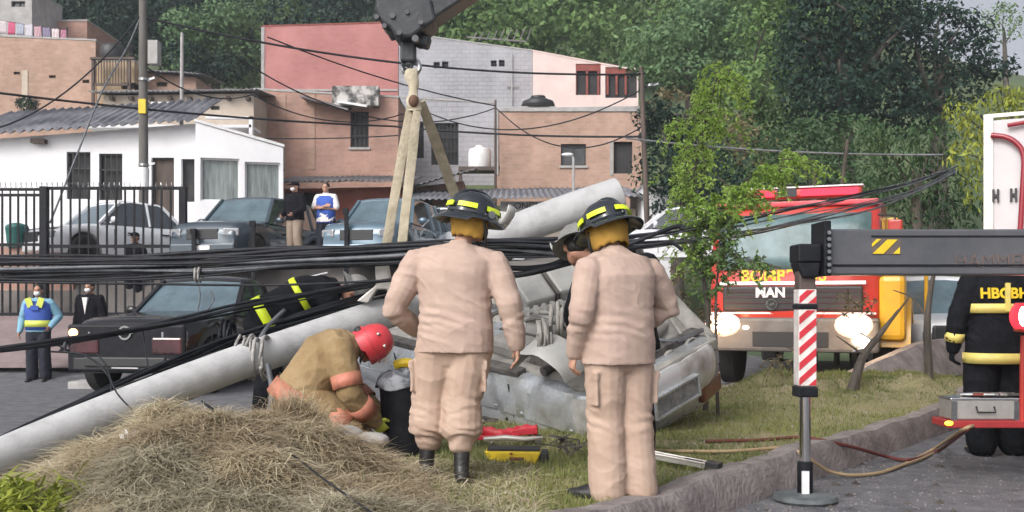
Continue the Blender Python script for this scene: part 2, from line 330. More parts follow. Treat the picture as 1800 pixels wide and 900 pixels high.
gy = list(np.arange(17, 60, 1.0))+list(np.arange(60, 270, 6))+[300,400,500]
g = gridmesh('hillside', list(np.arange(-260, -40, 12))+list(np.arange(-40, 60, 1.6))+list(np.arange(60, 300, 12)), [-80,-40,0,10]+gy, lambda x,y: H(x,y)-(.03 if y > 33 else .35*sst(16.9,18,y)+.03), M['hill'])
rd = gridmesh('road', list(np.arange(-60, 60, 2)), [-40,-20,-5,0,5,10,15,17,18,19,20,21], lambda x,y: H(x,y)-.0, M['asphalt'])
gridmesh('parking_lot', list(np.arange(-30, 4, 1.0)), [21,22.2,22.6,23,23.4,24,25,26,28,30,32], lambda x,y: H(x,y)+.01, M['lot'])
gridmesh('pavement', list(np.arange(-30, -2.0, 1.0)), [17.6,18,19,20,21,22,22.2], lambda x,y: H(x,y)+.10+.02*(y-17.6), M['paving'])
# traffic island : strip between near kerb and far kerb
near = [(-12,-11.0),(-3.59,0.0),(-.52,4.0),(.72,5.63),(2.0,7.33),(4.44,10.5),(6.5,13.2),(8.2,15.0)]
farb = [(-16,-6.0),(-9,2.0),(-4.6,5.7),(-3.3,6.9),(-.6,9.4),(2.2,12.0),(4.8,13.5),(8.3,15.3)]
def gz(x, y):
    z = .19
    z += .41*math.exp(-((x+1.62)/.62)**2-((y-6.0)/.75)**2)
    z += .20*math.exp(-((x+2.3)/.5)**2-((y-5.6)/.6)**2)
    z += .12*math.exp(-((x+.95)/.42)**2-((y-6.0)/.5)**2)
    z += .16*math.exp(-((x+1.3)/1.0)**2-((y-5.0)/.6)**2)
    z += .26*math.exp(-((x-4.4)/1.9)**2-((y-12.4)/1.1)**2)
    z += .22*math.exp(-((x-3.0)/.45)**2-((y-11.6)/.6)**2)
    z += min(1,max(0,(z-.22)*5))*(.12*noise.noise(Vector((x*2.4, y*2.4, 4)))+.05*noise.noise(Vector((x*5.5, y*5.5, 8))))
    z += .03*noise.noise(Vector((x*1.1, y*1.1, 0)))+.018*noise.noise(Vector((x*4, y*4, 2)))
    return z
ncv = crv([(a,b,0) for a,b in near], 24); fcv = crv([(a,b,0) for a,b in farb], 24); NS = 70
def isl(u, s):
    i = u*(len(ncv)-1); k = min(int(i), len(ncv)-2); t = i-k
    a = ncv[k].lerp(ncv[k+1], t); b = fcv[k].lerp(fcv[k+1], t); return a.lerp(b, s)
V = []; nu = 300
for i in range(nu+1):
    for j in range(NS+1):
        p = isl(i/nu, j/NS); e = min(j/NS, 1-j/NS)
        V.append((p.x, p.y, gz(p.x, p.y)+(.0 if e > .02 else -.0)))
V = np.array(V); i = np.arange(nu*NS); r_ = i//NS; c_ = i % NS; a = r_*(NS+1)+c_
isle = npmesh('traffic_island', V, np.stack([a, a+NS+1, a+NS+2, a+1], 1), M['earth']); tag(isle, kind='structure')
isle.data.polygons.foreach_set('use_smooth', [True]*len(isle.data.polygons))
def kerb(name, line, off, w, zt, inner):
    L = crv([(a,b,0) for a,b in line], 24); rings = []
    for i, p in enumerate(L):
        t = (L[min(i+1,len(L)-1)]-L[max(i-1,0)]).normalized(); nrm = Vector((t.y, -t.x, 0))*off
        j = .012*noise.noise(p*1.7); z = max(zt(p.x, p.y), .12)+j; ww = .015*noise.noise(p*2.3+Vector((5,0,0)))
        rings.append([p+nrm*(.05+ww)+Vector((0,0,-.02)), p+nrm*(.02+ww)+Vector((0,0,z-.05)), p-nrm*.02+Vector((0,0,z+.005)), p-nrm*w+Vector((0,0,z-.0)), p-nrm*(w+.01)+Vector((0,0,-.02))])
    mb = MB(); mb.rings(rings); o = mb.build(name, M['kerb'], smooth=True); return tag(o, kind='structure')
kerb('kerb', near, 1, .17, lambda x,y: gz(x,y)+.035, None)
kerb('kerb', farb, -1, .15, lambda x,y: gz(x,y)+.02, None)
# low concrete verge on the far right and small kerb stone near the pickup
mb = MB(); vp = [P(1470,668,13.0),P(1520,646,13.2),P(1575,622,13.7),P(1625,602,14.3),P(1700,592,15.4)]; mb.rings([[p+Vector((0,.35,-.5)), p+Vector((0,.3,-.01)), p+Vector((.04*noise.noise(p*3),0,0)), p+Vector((-.02,-.12,-.10+.03*noise.noise(p*5))), p+Vector((-.1,-.5,-.5))] for p in crv(vp,8)]); tag(mb.build('verge', M['kerb'], smooth=True), kind='structure')
mb = MB(); mb.box((-.75,-.25,-.02), (.75,.25,.11)); o = mb.build('low_kerb_block', M['concrete'], bevel=.02, loc=P(215,681,16.0)); o.location.z = 0; tag(o, 'low grey concrete slab on the road beside the front of the black pickup', 'concrete block')
# ---------------------------------------------------------------- grass and hay
def blades(name, pts, L, W, lean, m, curl=.3, up=0.0):
    n = len(pts); az = rng.uniform(0, 2*PI, n); el = rng.uniform(lean[0], lean[1], n)
    d = np.stack([np.cos(az)*np.cos(el), np.sin(az)*np.cos(el), np.sin(el)], 1); l = rng.uniform(L[0], L[1], n)[:,None]
    sd_ = np.stack([-np.sin(az), np.cos(az), rng.uniform(-.4,.4,n)], 1)*rng.uniform(W[0], W[1], n)[:,None]
    az2 = az+rng.normal(0, curl, n); el2 = el-rng.uniform(0, curl*1.5, n)
    d2 = np.stack([np.cos(az2)*np.cos(el2), np.sin(az2)*np.cos(el2), np.sin(el2)], 1)
    mid = pts+d*l*.5; tip = mid+d2*l*.5
    V = np.stack([pts-sd_, pts+sd_, mid+sd_*.8, mid-sd_*.8, tip+sd_*.2, tip-sd_*.2], 1).reshape(-1,3)
    b = (np.arange(n)*6)[:,None]; F = np.concatenate([b+np.array([0,1,2,3]), b+np.array([3,2,4,5])], 0)
    return tag(npmesh(name, V, F, m), kind='stuff')
def mound(x, y): return gz(x, y)-.19
ga = []; ha = []; hb = []
while len(ga) < 90000:
    u = rng.uniform(.36, 1); s = rng.uniform(.03, .985)
    p = isl(u, s); d = p.y
    if d < 3.5 or (d > 9 and rng.random() < .35): continue
    mh = .41*math.exp(-((p.x+1.62)/.62)**2-((p.y-6.0)/.75)**2)+.2*math.exp(-((p.x+2.3)/.5)**2-((p.y-5.6)/.6)**2)+.12*math.exp(-((p.x+.95)/.42)**2-((p.y-6)/.5)**2)+.16*math.exp(-((p.x+1.3)/1.0)**2-((p.y-5)/.6)**2)
    if mh > .05 and rng.random() < (.93 if noise.noise(Vector((p.x*2, p.y*2, 3))) < .12 else .45): continue
    nz = noise.noise(Vector((p.x*.8, p.y*.8, 9)))
    if nz < -.25 and rng.random() < .6: continue
    ga.append((p.x, p.y, gz(p.x, p.y)-.004))
tag(blades('grass', np.array(ga), (.025,.075), (.0016,.0034), (.3,1.4), M['grass']), 'short green and straw coloured grass covering the traffic island', 'grass')
while len(ha) < 60000 or len(hb) < 34000:
    x = rng.uniform(-3.4, .15); y = rng.uniform(4.0, 7.0)
    q = min(1, (x+3.6)/.7)*min(1, (.25-x)/.5)
    z = gz(x, y); mh = z-.19
    if rng.random() > .12+min(1, mh*3.2): continue
    nz = noise.noise(Vector((x*1.1+4, y*1.6, 1)))
    grey = nz-(y-5.3)*.55-.05 > 0
    # swathes piled slightly above the mound
    lift = max(0, noise.noise(Vector((x*3.1, y*3.1, 7))))*.17*min(1, mh*4)
    (hb if grey else ha).append((x, y, z+lift*rng.random()+.006*rng.random()))
tag(blades('hay_pile', np.array(ha[:60000]), (.07,.26), (.0014,.0032), (-.12,.42), M['hay'], .55), 'brown heap of cut dry grass in the left foreground below the fallen pole', 'hay')
tag(blades('hay_pile', np.array(hb[:34000]), (.07,.24), (.0014,.0032), (-.12,.42), M['hayg'], .55), 'grey green loose cut grass spread along the front foot of the heap', 'hay')
# tuft standing right of the heap
tp = []
for k in range(2400):
    r0 = abs(rng.normal(0, .07)); a0 = rng.uniform(0, 2*PI); x = -.95*1.0+(-.35)+r0*math.cos(a0)*1.2; y = 6.25+r0*math.sin(a0)
    tp.append((x, y, gz(x, y)+rng.uniform(-.02,.12)))
tag(blades('hay_tuft', np.array(tp), (.09,.21), (.0016,.0032), (.2,1.5), M['hay'], .9), 'shaggy straw tuft standing up in front of the kneeling firefighter', 'hay')
# green leafy weed bottom left
root = empty('leafy_weed', (-2.42, 4.95, gz(-2.42,4.95)), 'bright green leafy weed in the bottom left corner beside the heap', 'weed')
pts = []
for k in range(900):
    a0 = rng.uniform(0, 2*PI); r0 = .38*math.sqrt(rng.random()); pts.append((r0*math.cos(a0), r0*math.sin(a0)*.7, rng.uniform(-.02,.14)*(1-r0)))
o = blades('leaves', np.array(pts), (.09,.22), (.006,.013), (-.1,1.0), M['leafyel'], .8); o.parent = root; del o['kind']
# ---------------------------------------------------------------- foliage
def leafcloud(blobs, dens, size, shell=(.55,1.05), nz=.35, flat=1.0, seed=0, hang=0.0, asp=.5):
    rg = np.random.default_rng(seed); VV = []
    for (c, rad) in blobs:
        area = (rad[0]*rad[1]+rad[1]*rad[2]+rad[0]*rad[2])*4.2; n = max(20, int(dens*area))
        d = rg.normal(size=(n,3)); d /= np.linalg.norm(d, axis=1)[:,None]
        s = rg.uniform(shell[0]**2, shell[1]**2, n)**.5
        # lumpy surface: a few random bumps
        bd = rg.normal(size=(9,3)); bd /= np.linalg.norm(bd, axis=1)[:,None]
        lump = 1+nz*(np.max(d@bd.T, axis=1)**6-.45)
        p = np.array(c)+d*np.array(rad)*(s*lump)[:,None]
        L = size*rg.uniform(.6, 1.5, n)[:,None]
        nrm = d*.6+rg.normal(size=(n,3))*.55+np.array([0,0,.35]); nrm /= np.linalg.norm(nrm, axis=1)[:,None]
        t = rg.normal(size=(n,3))+np.array([0,0,-hang*3]); t -= nrm*np.sum(t*nrm,1)[:,None]; t /= np.linalg.norm(t, axis=1)[:,None]+1e-6
        b = np.cross(nrm, t)
        VV.append(np.stack([p-t*L*.5, p+b*L*asp*.5-nrm*L*.08, p+t*L*.5, p-b*L*asp*.5-nrm*L*.08], 1).reshape(-1,3))
    V = np.concatenate(VV); return V, np.arange(len(V)).reshape(-1,4)
def branches(mb, base, tips, r0, k=5, wob=.3):
    r0 = r0*.55
    base = Vector(base)
    for t in tips:
        t = Vector(t); m_ = base.lerp(t, .5)+Vector((random.uniform(-1,1), random.uniform(-1,1), random.uniform(0,.6)))*wob
        pts = crv([base, m_, t], k); mb.tube(pts, [r0*(1-.8*i/(len(pts)-1)) for i in range(len(pts))], 6)
def tree(name, label, group, m, blobs_px, D, trunk_px, rt, size, dens, depth=1.0, seed=0, hang=0, asp=.5, cat='tree', shell=(.5,1.05), base_z=None, ground=True, trunkm=None):
    """blobs_px: (px,py,rx,ry[,dD]); trunk_px: list of (px,py)"""
    k = D/1800; rg = random.Random(seed)
    base = P(trunk_px[0][0], trunk_px[0][1], D)
    if base_z is None: base_z = H(base.x, base.y)
    base.z = base_z
    root = empty(name, base, label, cat, group=group)
    bl = []
    for b in blobs_px:
        dd = b[4] if len(b) > 4 else rg.uniform(-1,1)*.5*b[2]*k*depth
        bl.append((tuple(P(b[0], b[1], D+dd)*1.0-base), (b[2]*k, b[2]*k*depth, b[3]*k)))
    V, F = leafcloud(bl, dens*2.7, size*.58, seed=seed, hang=hang, asp=asp, shell=shell)
    npmesh('crown', V, F, m, root)
    tm = MB(); tp_ = [Vector((0,0,-.15))]+[P(x, y, D)-base for x, y in trunk_px[1:]]
    tc_ = crv(tp_, 5); tm.tube(tc_, [rt*(1-.55*i/(len(tc_)-1)) for i in range(len(tc_))], 9)
    for b in bl: branches(tm, tc_[int(len(tc_)*.75)] if rg.random() < .6 else tc_[-1], [b[0]], rt*.4, wob=rt*1.5)
    tm.build('trunk', trunkm or M['bark'], root, smooth=True); return root

# gravel and clods lying on the near road and along the kerb
def clods(name, n, area, sz, m, label, cat):
    VV = []; FF = []; k = 0
    for i in range(n):
        x, y = area(); z = (gz(x,y) if name == 'litter_bits' else 0)
        r = rng.uniform(*sz); b = Vector((x,y,z)); a = rng.uniform(0,6,5)
        VV += [b+Vector((r*math.cos(q*1.571+a[0])*rng.uniform(.6,1.3), r*math.sin(q*1.571+a[0])*rng.uniform(.5,1), 0)) for q in range(4)]+[b+Vector((0,0,r*rng.uniform(.3,.8)))]
        FF += [(k+q, k+(q+1)%4, k+4) for q in range(4)]; k += 5
    return tag(npmesh(name, np.array([tuple(v) for v in VV]), np.array(FF), m), label, cat, kind='stuff')
def nearroad():
    while True:
        y = rng.uniform(4.6, 9); x = rng.uniform(.4, 5); kx = .72+.765*(y-5.63)
        if x > kx+.05 and (rng.random() < math.exp(-(x-kx)*1.6) or rng.random() < .15): return x, y
clods('gravel', 2600, nearroad, (.003,.014), M['kerb'], 'loose gravel and grit along the foot of the kerb', 'gravel')
clods('soil_clods', 90, nearroad, (.012,.045), M['bark'], 'dark soil clods scattered over the near road', 'soil')
def onisl():
    p = isl(rng.uniform(.45,1), rng.uniform(.03,.9)); return p.x, p.y
clods('litter_bits', 900, onisl, (.006,.022), M['concrete'], 'small pale bits of rubble and litter in the island grass', 'litter')
# ---------------------------------------------------------------- hillside wood (reads as one mass)
rg = random.Random(3)
for nm, m, lab, sel in (('hillside_wood', M['leafmid'], 'mid green wood covering the hillside behind the houses', 0), ('hillside_dark_wood', M['leafdark'], 'dark green stands of trees within the hillside wood', 1)):  # noise splits the wood into mid green and dark green stands
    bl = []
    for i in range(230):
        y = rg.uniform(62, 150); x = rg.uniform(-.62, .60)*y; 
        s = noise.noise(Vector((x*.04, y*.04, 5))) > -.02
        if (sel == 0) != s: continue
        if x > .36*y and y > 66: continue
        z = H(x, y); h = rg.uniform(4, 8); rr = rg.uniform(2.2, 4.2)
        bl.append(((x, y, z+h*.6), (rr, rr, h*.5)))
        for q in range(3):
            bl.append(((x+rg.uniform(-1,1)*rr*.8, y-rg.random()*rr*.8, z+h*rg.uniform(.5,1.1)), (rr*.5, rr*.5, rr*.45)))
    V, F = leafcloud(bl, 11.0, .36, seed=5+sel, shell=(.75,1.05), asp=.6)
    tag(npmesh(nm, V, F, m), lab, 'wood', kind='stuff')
# far ridge on the right, open hillside
mb = MB(); pts = [(40,0),(60,20),(85,34),(110,44),(150,52),(200,48),(260,30),(320,0)]
rr = []
for i in range(60):
    x = 60+i*5; rr.append([Vector((x, 330, -5)), Vector((x, 335, 40+22*math.sin((x-60)/300*PI)+noise.noise(Vector((x*.02,0,0)))*14)), Vector((x, 420, -5))])
mb.rings(rr); tag(mb.build('mountain', mat('far_mountain', (.05,.085,.06), .95, c2=(.09,.13,.08), sc=.05, detail=8, bump=.8, bsc=.3), smooth=True), kind='structure')
# individual trees
T_ = tree
T_('broad_tree', 'broad mid green tree above the pale pink house', None, M['leaflight'], [(900,30,60,40),(850,55,50,35),(940,75,45,30),(820,25,40,30),(880,80,40,25)], 66, [(880,130),(880,60)], .3, .55, 12, seed=11)
T_('broad_tree', 'blue green spreading tree behind the street pole at upper left', None, M['leafblue'], [(370,60,70,35),(420,100,60,32),(340,110,50,28),(400,30,60,30),(330,45,50,30),(430,140,40,20)], 56, [(380,200),(380,100)], .3, .45, 12, seed=12, shell=(.4,1.05))
T_('broad_tree', 'dark tree between the laundry house and the street pole', None, M['leafdark'], [(210,30,60,45),(260,70,50,40),(190,70,35,30),(290,25,40,35),(300,100,50,25)], 58, [(230,170),(230,60)], .3, .45, 12, seed=13)
T_('layered_tree', 'light topped layered tree rising behind the red trimmed balcony', None, M['leafblue'], [(1170,75,75,38),(1250,60,80,42),(1140,110,55,30),(1290,110,60,40),(1210,130,80,30),(1240,20,60,25)], 44, [(1220,330),(1210,120)], .35, .4, 14, seed=14, shell=(.45,1.05))
T_('layered_tree', 'mid green layered tree at the middle of the tree line', None, M['leafmid'], [(1340,60,60,45),(1330,150,70,50),(1350,230,80,50),(1300,200,50,50),(1360,10,40,25),(1290,290,60,40)], 38, [(1330,420),(1330,200)], .35, .36, 16, seed=15)
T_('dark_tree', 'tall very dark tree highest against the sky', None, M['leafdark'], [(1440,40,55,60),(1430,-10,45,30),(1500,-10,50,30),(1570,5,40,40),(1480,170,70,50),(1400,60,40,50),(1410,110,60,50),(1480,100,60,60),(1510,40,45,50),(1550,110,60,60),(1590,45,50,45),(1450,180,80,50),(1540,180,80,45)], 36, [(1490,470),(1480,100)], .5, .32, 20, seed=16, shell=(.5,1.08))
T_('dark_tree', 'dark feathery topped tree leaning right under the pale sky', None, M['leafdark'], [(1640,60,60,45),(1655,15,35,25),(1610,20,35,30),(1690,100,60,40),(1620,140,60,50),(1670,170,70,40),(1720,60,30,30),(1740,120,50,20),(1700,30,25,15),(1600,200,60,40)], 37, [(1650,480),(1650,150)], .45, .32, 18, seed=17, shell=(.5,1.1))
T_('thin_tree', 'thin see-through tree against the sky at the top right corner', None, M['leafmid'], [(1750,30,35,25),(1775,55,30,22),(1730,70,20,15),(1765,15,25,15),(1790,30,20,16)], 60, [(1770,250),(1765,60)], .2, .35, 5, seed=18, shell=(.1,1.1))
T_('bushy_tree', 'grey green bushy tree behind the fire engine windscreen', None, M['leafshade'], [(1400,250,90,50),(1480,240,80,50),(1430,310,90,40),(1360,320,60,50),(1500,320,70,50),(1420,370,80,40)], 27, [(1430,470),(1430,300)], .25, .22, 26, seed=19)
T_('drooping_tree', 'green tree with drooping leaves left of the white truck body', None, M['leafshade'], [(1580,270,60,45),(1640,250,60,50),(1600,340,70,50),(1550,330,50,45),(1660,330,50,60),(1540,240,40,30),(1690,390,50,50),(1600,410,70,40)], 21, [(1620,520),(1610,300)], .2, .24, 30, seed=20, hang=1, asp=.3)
T_('yellow_green_tree', 'yellow green tree at the right edge above the white truck body', None, M['leafyel'], [(1690,200,35,30),(1760,170,45,25),(1740,230,50,30),(1780,200,40,30),(1700,270,40,35),(1710,220,30,20),(1720,320,35,45),(1800,180,40,25),(1830,230,40,40)], 20, [(1760,500),(1750,260)], .2, .24, 26, seed=21, hang=1, asp=.3)
T_('dark_bush', 'dark green bush mass right of the brick house doorway', None, M['leafdark'], [(1170,230,55,50),(1160,300,50,50),(1200,350,60,50),(1230,260,60,60),(1280,330,70,60),(1150,200,40,30)], 30, [(1190,440),(1190,300)], .25, .26, 26, seed=22)
T_('dry_bush', 'olive scrubby tree with dry reddish tips under the layered tree', None, M['leafdry'], [(1180,170,35,20),(1150,185,30,18),(1290,230,50,40),(1330,270,50,40)], 31, [(1190,400),(1190,200)], .18, .26, 16, seed=23)
T_('broad_tree', 'dark tree crown low behind the cream house roof', None, M['leafdark'], [(350,130,40,25),(400,120,45,25),(330,95,35,25)], 54, [(370,200),(370,130)], .2, .4, 14, seed=24)
T_('roof_plant', 'small dark bush growing on the brick wall at far left', None, M['leafdark'], [(48,185,22,14),(40,178,12,10),(58,180,10,9)], 38, [(46,205),(47,188)], .05, .13, 120, seed=25, cat='bush', base_z=P(46,205,38).z)
# feathery young tree in the island
def frond_tree(name, label, base, twigs, m, seed, trunkpts, rt, lf=.05, cat='tree', n=26):
    rg = random.Random(seed); root = empty(name, base, label, cat); Vv = []
    tm = MB(); tc_ = crv([Vector(p)-base for p in trunkpts], 6); tm.tube(tc_, [rt*(1-.7*i/(len(tc_)-1)) for i in range(len(tc_))], 8)
    for (p, d, l) in twigs:
        p = Vector(p)-base; d = Vector(d); pts = []
        for i in range(9):
            t = i/8; pts.append(p+d*l*t+Vector((0,0,-.75*l*t*t)))
        tm.tube(pts, [.006*(1-.8*i/8) for i in range(9)], 4)
        for i in range(n):
            t = rg.uniform(.1, 1); k = min(int(t*8), 7); q = pts[k].lerp(pts[k+1], t*8-k)
            for s in (-1, 1):
                dv = Vector((rg.uniform(-1,1), rg.uniform(-1,1), rg.uniform(-1.2,.3))).normalized(); L = lf*rg.uniform(.6,1.6)
                b = dv.cross(Vector((rg.uniform(-1,1), rg.uniform(-1,1), rg.uniform(-1,1)))).normalized()*L*.22
                Vv += [q, q+dv*L*.5+b, q+dv*L, q+dv*L*.5-b]
    V = np.array([tuple(v) for v in Vv]); npmesh('crown', V, np.arange(len(V)).reshape(-1,4), m, root)
    tm.build('trunk', M['bark'], root, smooth=True); return root
DT = 10.6; rg = random.Random(9); tw = []
def cluster(px, py, rx, ry, n, dirx=0, l=(.2,.42)):
    for i in range(n):
        a = rg.uniform(0, 2*PI); r = math.sqrt(rg.random()); q = P(px+rx*r*math.cos(a), py+ry*r*math.sin(a), DT+rg.uniform(-.28,.28))
        tw.append((q, (rg.uniform(-1,1)+dirx, rg.uniform(-1,1)*.7, rg.uniform(-.5,.5)), rg.uniform(*l)))
for c in ((1272,125,28,28,22),(1250,165,32,32,28),(1228,225,24,42,32),(1215,290,20,48,32),(1212,360,20,48,32),(1245,200,36,30,14),(1222,420,22,35,16)): cluster(*c)
for c in ((1300,330,32,16,26,.6),(1345,300,32,14,26,.7),(1390,275,26,12,20,.8),(1270,355,25,22,24),(1315,345,32,14,14)): cluster(*c[:5], dirx=c[5] if len(c) > 5 else 0, l=(.14,.3))
b0 = P(1240,640,DT); b0.z = gz(b0.x, b0.y)
frond_tree('feathery_tree', 'slender feathery light green tree between the wreck and the fire engine', b0, tw, M['leaffeather'], 4, [b0, P(1245,560,DT), P(1228,430,DT), P(1222,300,DT), P(1265,120,DT)], .03, lf=.042, n=19)
tw = []
for c in ((1255,400,30,35,34),(1275,440,30,24,26),(1330,458,36,12,16),(1235,450,26,30,22),(1250,490,28,24,12),(1280,385,24,22,12)): cluster(*c, l=(.1,.26))
b0 = P(1262,640,DT-.4); b0.z = gz(b0.x, b0.y)
frond_tree('leafy_shrub', 'darker leafy shrub hanging over the left corner of the fire engine', b0, tw, M['leafmid'], 5, [b0, P(1258,560,DT-.2), P(1262,480,DT), P(1275,410,DT)], .02, lf=.045, cat='shrub', n=12)
tw = []; DT = 11.3
for c in ((1230,560,40,50,26),(1190,500,30,40,16),(1375,625,18,18,12),(1500,530,45,25,14)): cluster(*c, l=(.12,.35))
b0 = P(1225,650,DT); b0.z = gz(b0.x, b0.y)
frond_tree('dry_shrub', 'dry twiggy shrub in front of the fire engine headlights', b0, tw, M['leafdry'], 6, [b0, P(1225,600,DT), P(1240,540,DT)], .02, lf=.035, cat='shrub', n=9)
mb = MB(); mb.tube(crv([P(1490,715,11.6), P(1515,632,11.7), P(1545,590,11.8), P(1580,545,11.9)], 5), [.075,.07,.065,.06,.055,.05,.045,.04,.04,.035,.03,.03,.025,.02,.02,.015], 8)
mb.tube([P(1548,588,11.8), P(1600,520,11.9)], [.02,.008], 6); mb.tube([P(1520,625,11.7), P(1470,590,11.7)], [.018,.006], 6)
tag(mb.build('leaning_trunk', M['bark'], smooth=True), 'short dark trunk leaning right in front of the yellow mudguard', 'tree trunk')
mb = MB(); mb.tube(crv([P(1634,690,12.2), P(1630,590,12.2), P(1632,540,12.2), P(1642,480,12.2), P(1660,440,12.2)], 5), [.06-.0022*i for i in range(21)], 8)
mb.tube([P(1632,560,12.2), P(1600,520,12.3), P(1570,510,12.3)], [.02,.012,.006], 6)
tag(mb.build('sapling_trunk', M['bark'], smooth=True), 'thin upright bare trunk on the grass left of the black coated firefighter', 'tree trunk')
for i, (x0,y0,x1,y1,D) in enumerate(((1471,400,1490,245,20),(1432,335,1431,300,20))):
    mb = MB(); mb.tube([Vector((P(x0,y0,D).x, D, 0)), P(x0,y0,D), P(x1,y1,D)], [.06,.05,.03], 7)
    tag(mb.build('bare_stem', M['bark'], smooth=True), ['long pale bare stem rising behind the fire engine roof', 'short pale stub of a stem behind the fire engine light bar'][i], 'stem')
# ---------------------------------------------------------------- houses
def house(name, label, D, px0, px1, pt0, pt1, pb, depth, wm, holes=(), roof=None, roofm=None, yaw=0, cat='house', over=.3, barm=None, extra=None):
    k = D/1800; W = (px1-px0)*k; base = P((px0+px1)/2, pb, D); zb = min(base.z, H(base.x, base.y)-.3); base.z = zb
    root = empty(name, base, label, cat, rz=yaw)
    X = lambda px: (px-(px0+px1)/2)*k
    Z = lambda py: 1.3-(py-535)*k-zb
    z0, z1 = Z(pt0), Z(pt1); zt = lambda x: z0+(z1-z0)*(x+W/2)/W
    HS = [(X(a), Z(d), X(c), Z(b), kd) for (a,b,c,d,kd) in holes]      # x0,z0,x1,z1
    xs = sorted({-W/2, W/2, *[h[0] for h in HS], *[h[2] for h in HS]}); zs = sorted({0, *[h[1] for h in HS], *[h[3] for h in HS]})
    mb = MB()
    for i in range(len(xs)-1):
        xa, xb = xs[i], xs[i+1]
        for j in range(len(zs)):
            za = zs[j]
            if j == len(zs)-1: q = [(xa,0,za),(xb,0,za),(xb,0,zt(xb)),(xa,0,zt(xa))]; zm = za+.01
            else: q = [(xa,0,za),(xb,0,za),(xb,0,zs[j+1]),(xa,0,zs[j+1])]; zm = (za+zs[j+1])/2
            xm = (xa+xb)/2
            if any(h[0] < xm < h[2] and h[1] < zm < h[3] for h in HS): continue
            mb.add(q, [(0,1,2,3)])
    for (a,b,c,d,kd) in HS:
        t = .18; mb.add([(a,0,b),(a,t,b),(a,t,d),(a,0,d)], [(0,1,2,3)]); mb.add([(c,0,b),(c,t,b),(c,t,d),(c,0,d)], [(0,3,2,1)])
        mb.add([(a,0,b),(c,0,b),(c,t,b),(a,t,b)], [(0,1,2,3)]); mb.add([(a,0,d),(c,0,d),(c,t,d),(a,t,d)], [(0,3,2,1)])
    mb.add([(-W/2,0,0),(-W/2,depth,0),(-W/2,depth,z0),(-W/2,0,z0)], [(0,1,2,3)]); mb.add([(W/2,0,0),(W/2,depth,0),(W/2,depth,z1),(W/2,0,z1)], [(0,3,2,1)])
    mb.add([(-W/2,depth,0),(W/2,depth,0),(W/2,depth,z1),(-W/2,depth,z0)], [(0,3,2,1)])
    mb.add([(-W/2,0,z0-.1),(W/2,0,z1-.1),(W/2,depth,z1-.1),(-W/2,depth,z0-.1)], [(0,1,2,3)])
    mb.build('wall', wm, root, uv=True)
    for (a,b,c,d,kd) in HS:
        if kd == 'open':
            mb = MB(); mb.box((a,.19,b), (c,1.4,d)); mb.build('opening', M['dark'], root); continue
        nm = {'w':'window','g':'window','d':'door','v':'vent','b':'window','c':'window'}[kd[0]]
        f = MB(); w = .05
        if kd[0] != 'v':
            f.box((a,.10,b),(a+w,.16,d)); f.box((c-w,.10,b),(c,.16,d)); f.box((a+w,.10,d-w),(c-w,.16,d)); f.box((a+w,.10,b),(c-w,.16,b+w))
            if kd[0] in 'wg': f.box(((a+c)/2-.02,.11,b+w),((a+c)/2+.02,.15,d-w))
            if kd[0] == 'b':
                n = max(3, int((c-a)/.14))
                for q in range(1, n): xq = a+(c-a)*q/n; f.box((xq-.012,.03,b+w*.5),(xq+.012,.055,d-w*.5))
                for q in (.33, .66): f.box((a,.045,b+(d-b)*q-.015),(c,.07,b+(d-b)*q+.015))
        else: f.box((a,.12,(b+d)/2-.02),(c,.15,(b+d)/2+.02))
        fo = f.build(nm, barm or M['plastic'], root)
        p = MB(); p.box((a+.01,.165,b+.01),(c-.01,.175,d-.01)); p.build('panel' if nm == 'door' else 'pane', M['wood'] if nm == 'door' else (M['curtain'] if kd[0] == 'c' else (M['dark'] if kd[0] in 'vb' else M['winglass'])), fo)
        if kd[-1] == 's':
            s_ = MB(); s_.box((a-.06,-.06,b-.09),(c+.06,.10,b-.004)); s_.build('sill', M['concrete'], root)
    if roof == 'flat':
        mb = MB(); t = .07; e = .025
        mb.add([(-W/2-e,-e,z0),(W/2+e,-e,z1),(W/2+e,depth+e,z1),(-W/2-e,depth+e,z0),(-W/2-e,-e,z0+t),(W/2+e,-e,z1+t),(W/2+e,depth+e,z1+t),(-W/2-e,depth+e,z0+t)], [(0,3,2,1),(4,5,6,7),(0,1,5,4),(1,2,6,5),(2,3,7,6),(3,0,4,7)])
        mb.build('roof', roofm or M['concrete'], root)
    if roof == 'sheet':
        sheet('roof', roofm or M['sheet'], root, -W/2-over, W/2+over, -over-.2, depth+over, z0+.05, z1+.05, depth*.13)
    return root, X, Z
def sheet(name, m, parent, x0, x1, y0, y1, z0, z1, rise, pitch=.18, amp=.03, ny=4):
    n = max(8, int((x1-x0)/pitch*4)); rings = []; V = []; F = []
    for j in range(ny+1):
        y = y0+(y1-y0)*j/ny
        for i in range(n+1):
            t = i/n; x = x0+(x1-x0)*t; V.append((x+.02*noise.noise(Vector((x*2,y,0))), y, z0+(z1-z0)*t+rise*j/ny+amp*math.sin(2*PI*(x-x0)/pitch)+.03*noise.noise(Vector((x*1.3,y*.8,3)))))
    for j in range(ny):
        for i in range(n): a = j*(n+1)+i; F.append((a,a+1,a+n+2,a+n+1))
    mb = MB(); mb.add(V, F); o = mb.build(name, m, parent, smooth=True); s = o.modifiers.new('thick', 'SOLIDIFY'); s.thickness = .02; s.offset = -1; return o
M['curtain'] = mat('curtained_glass', (.10,.125,.125), .3, c2=(.30,.34,.33), sc=2.2, detail=6, stretch=(6,1,.5), contrast=(.35,.7), coat=.3)
M['roofold'] = mat('old_fibre_roof', (.09,.095,.115), .75, c2=(.24,.24,.26), sc=1.1, detail=7)
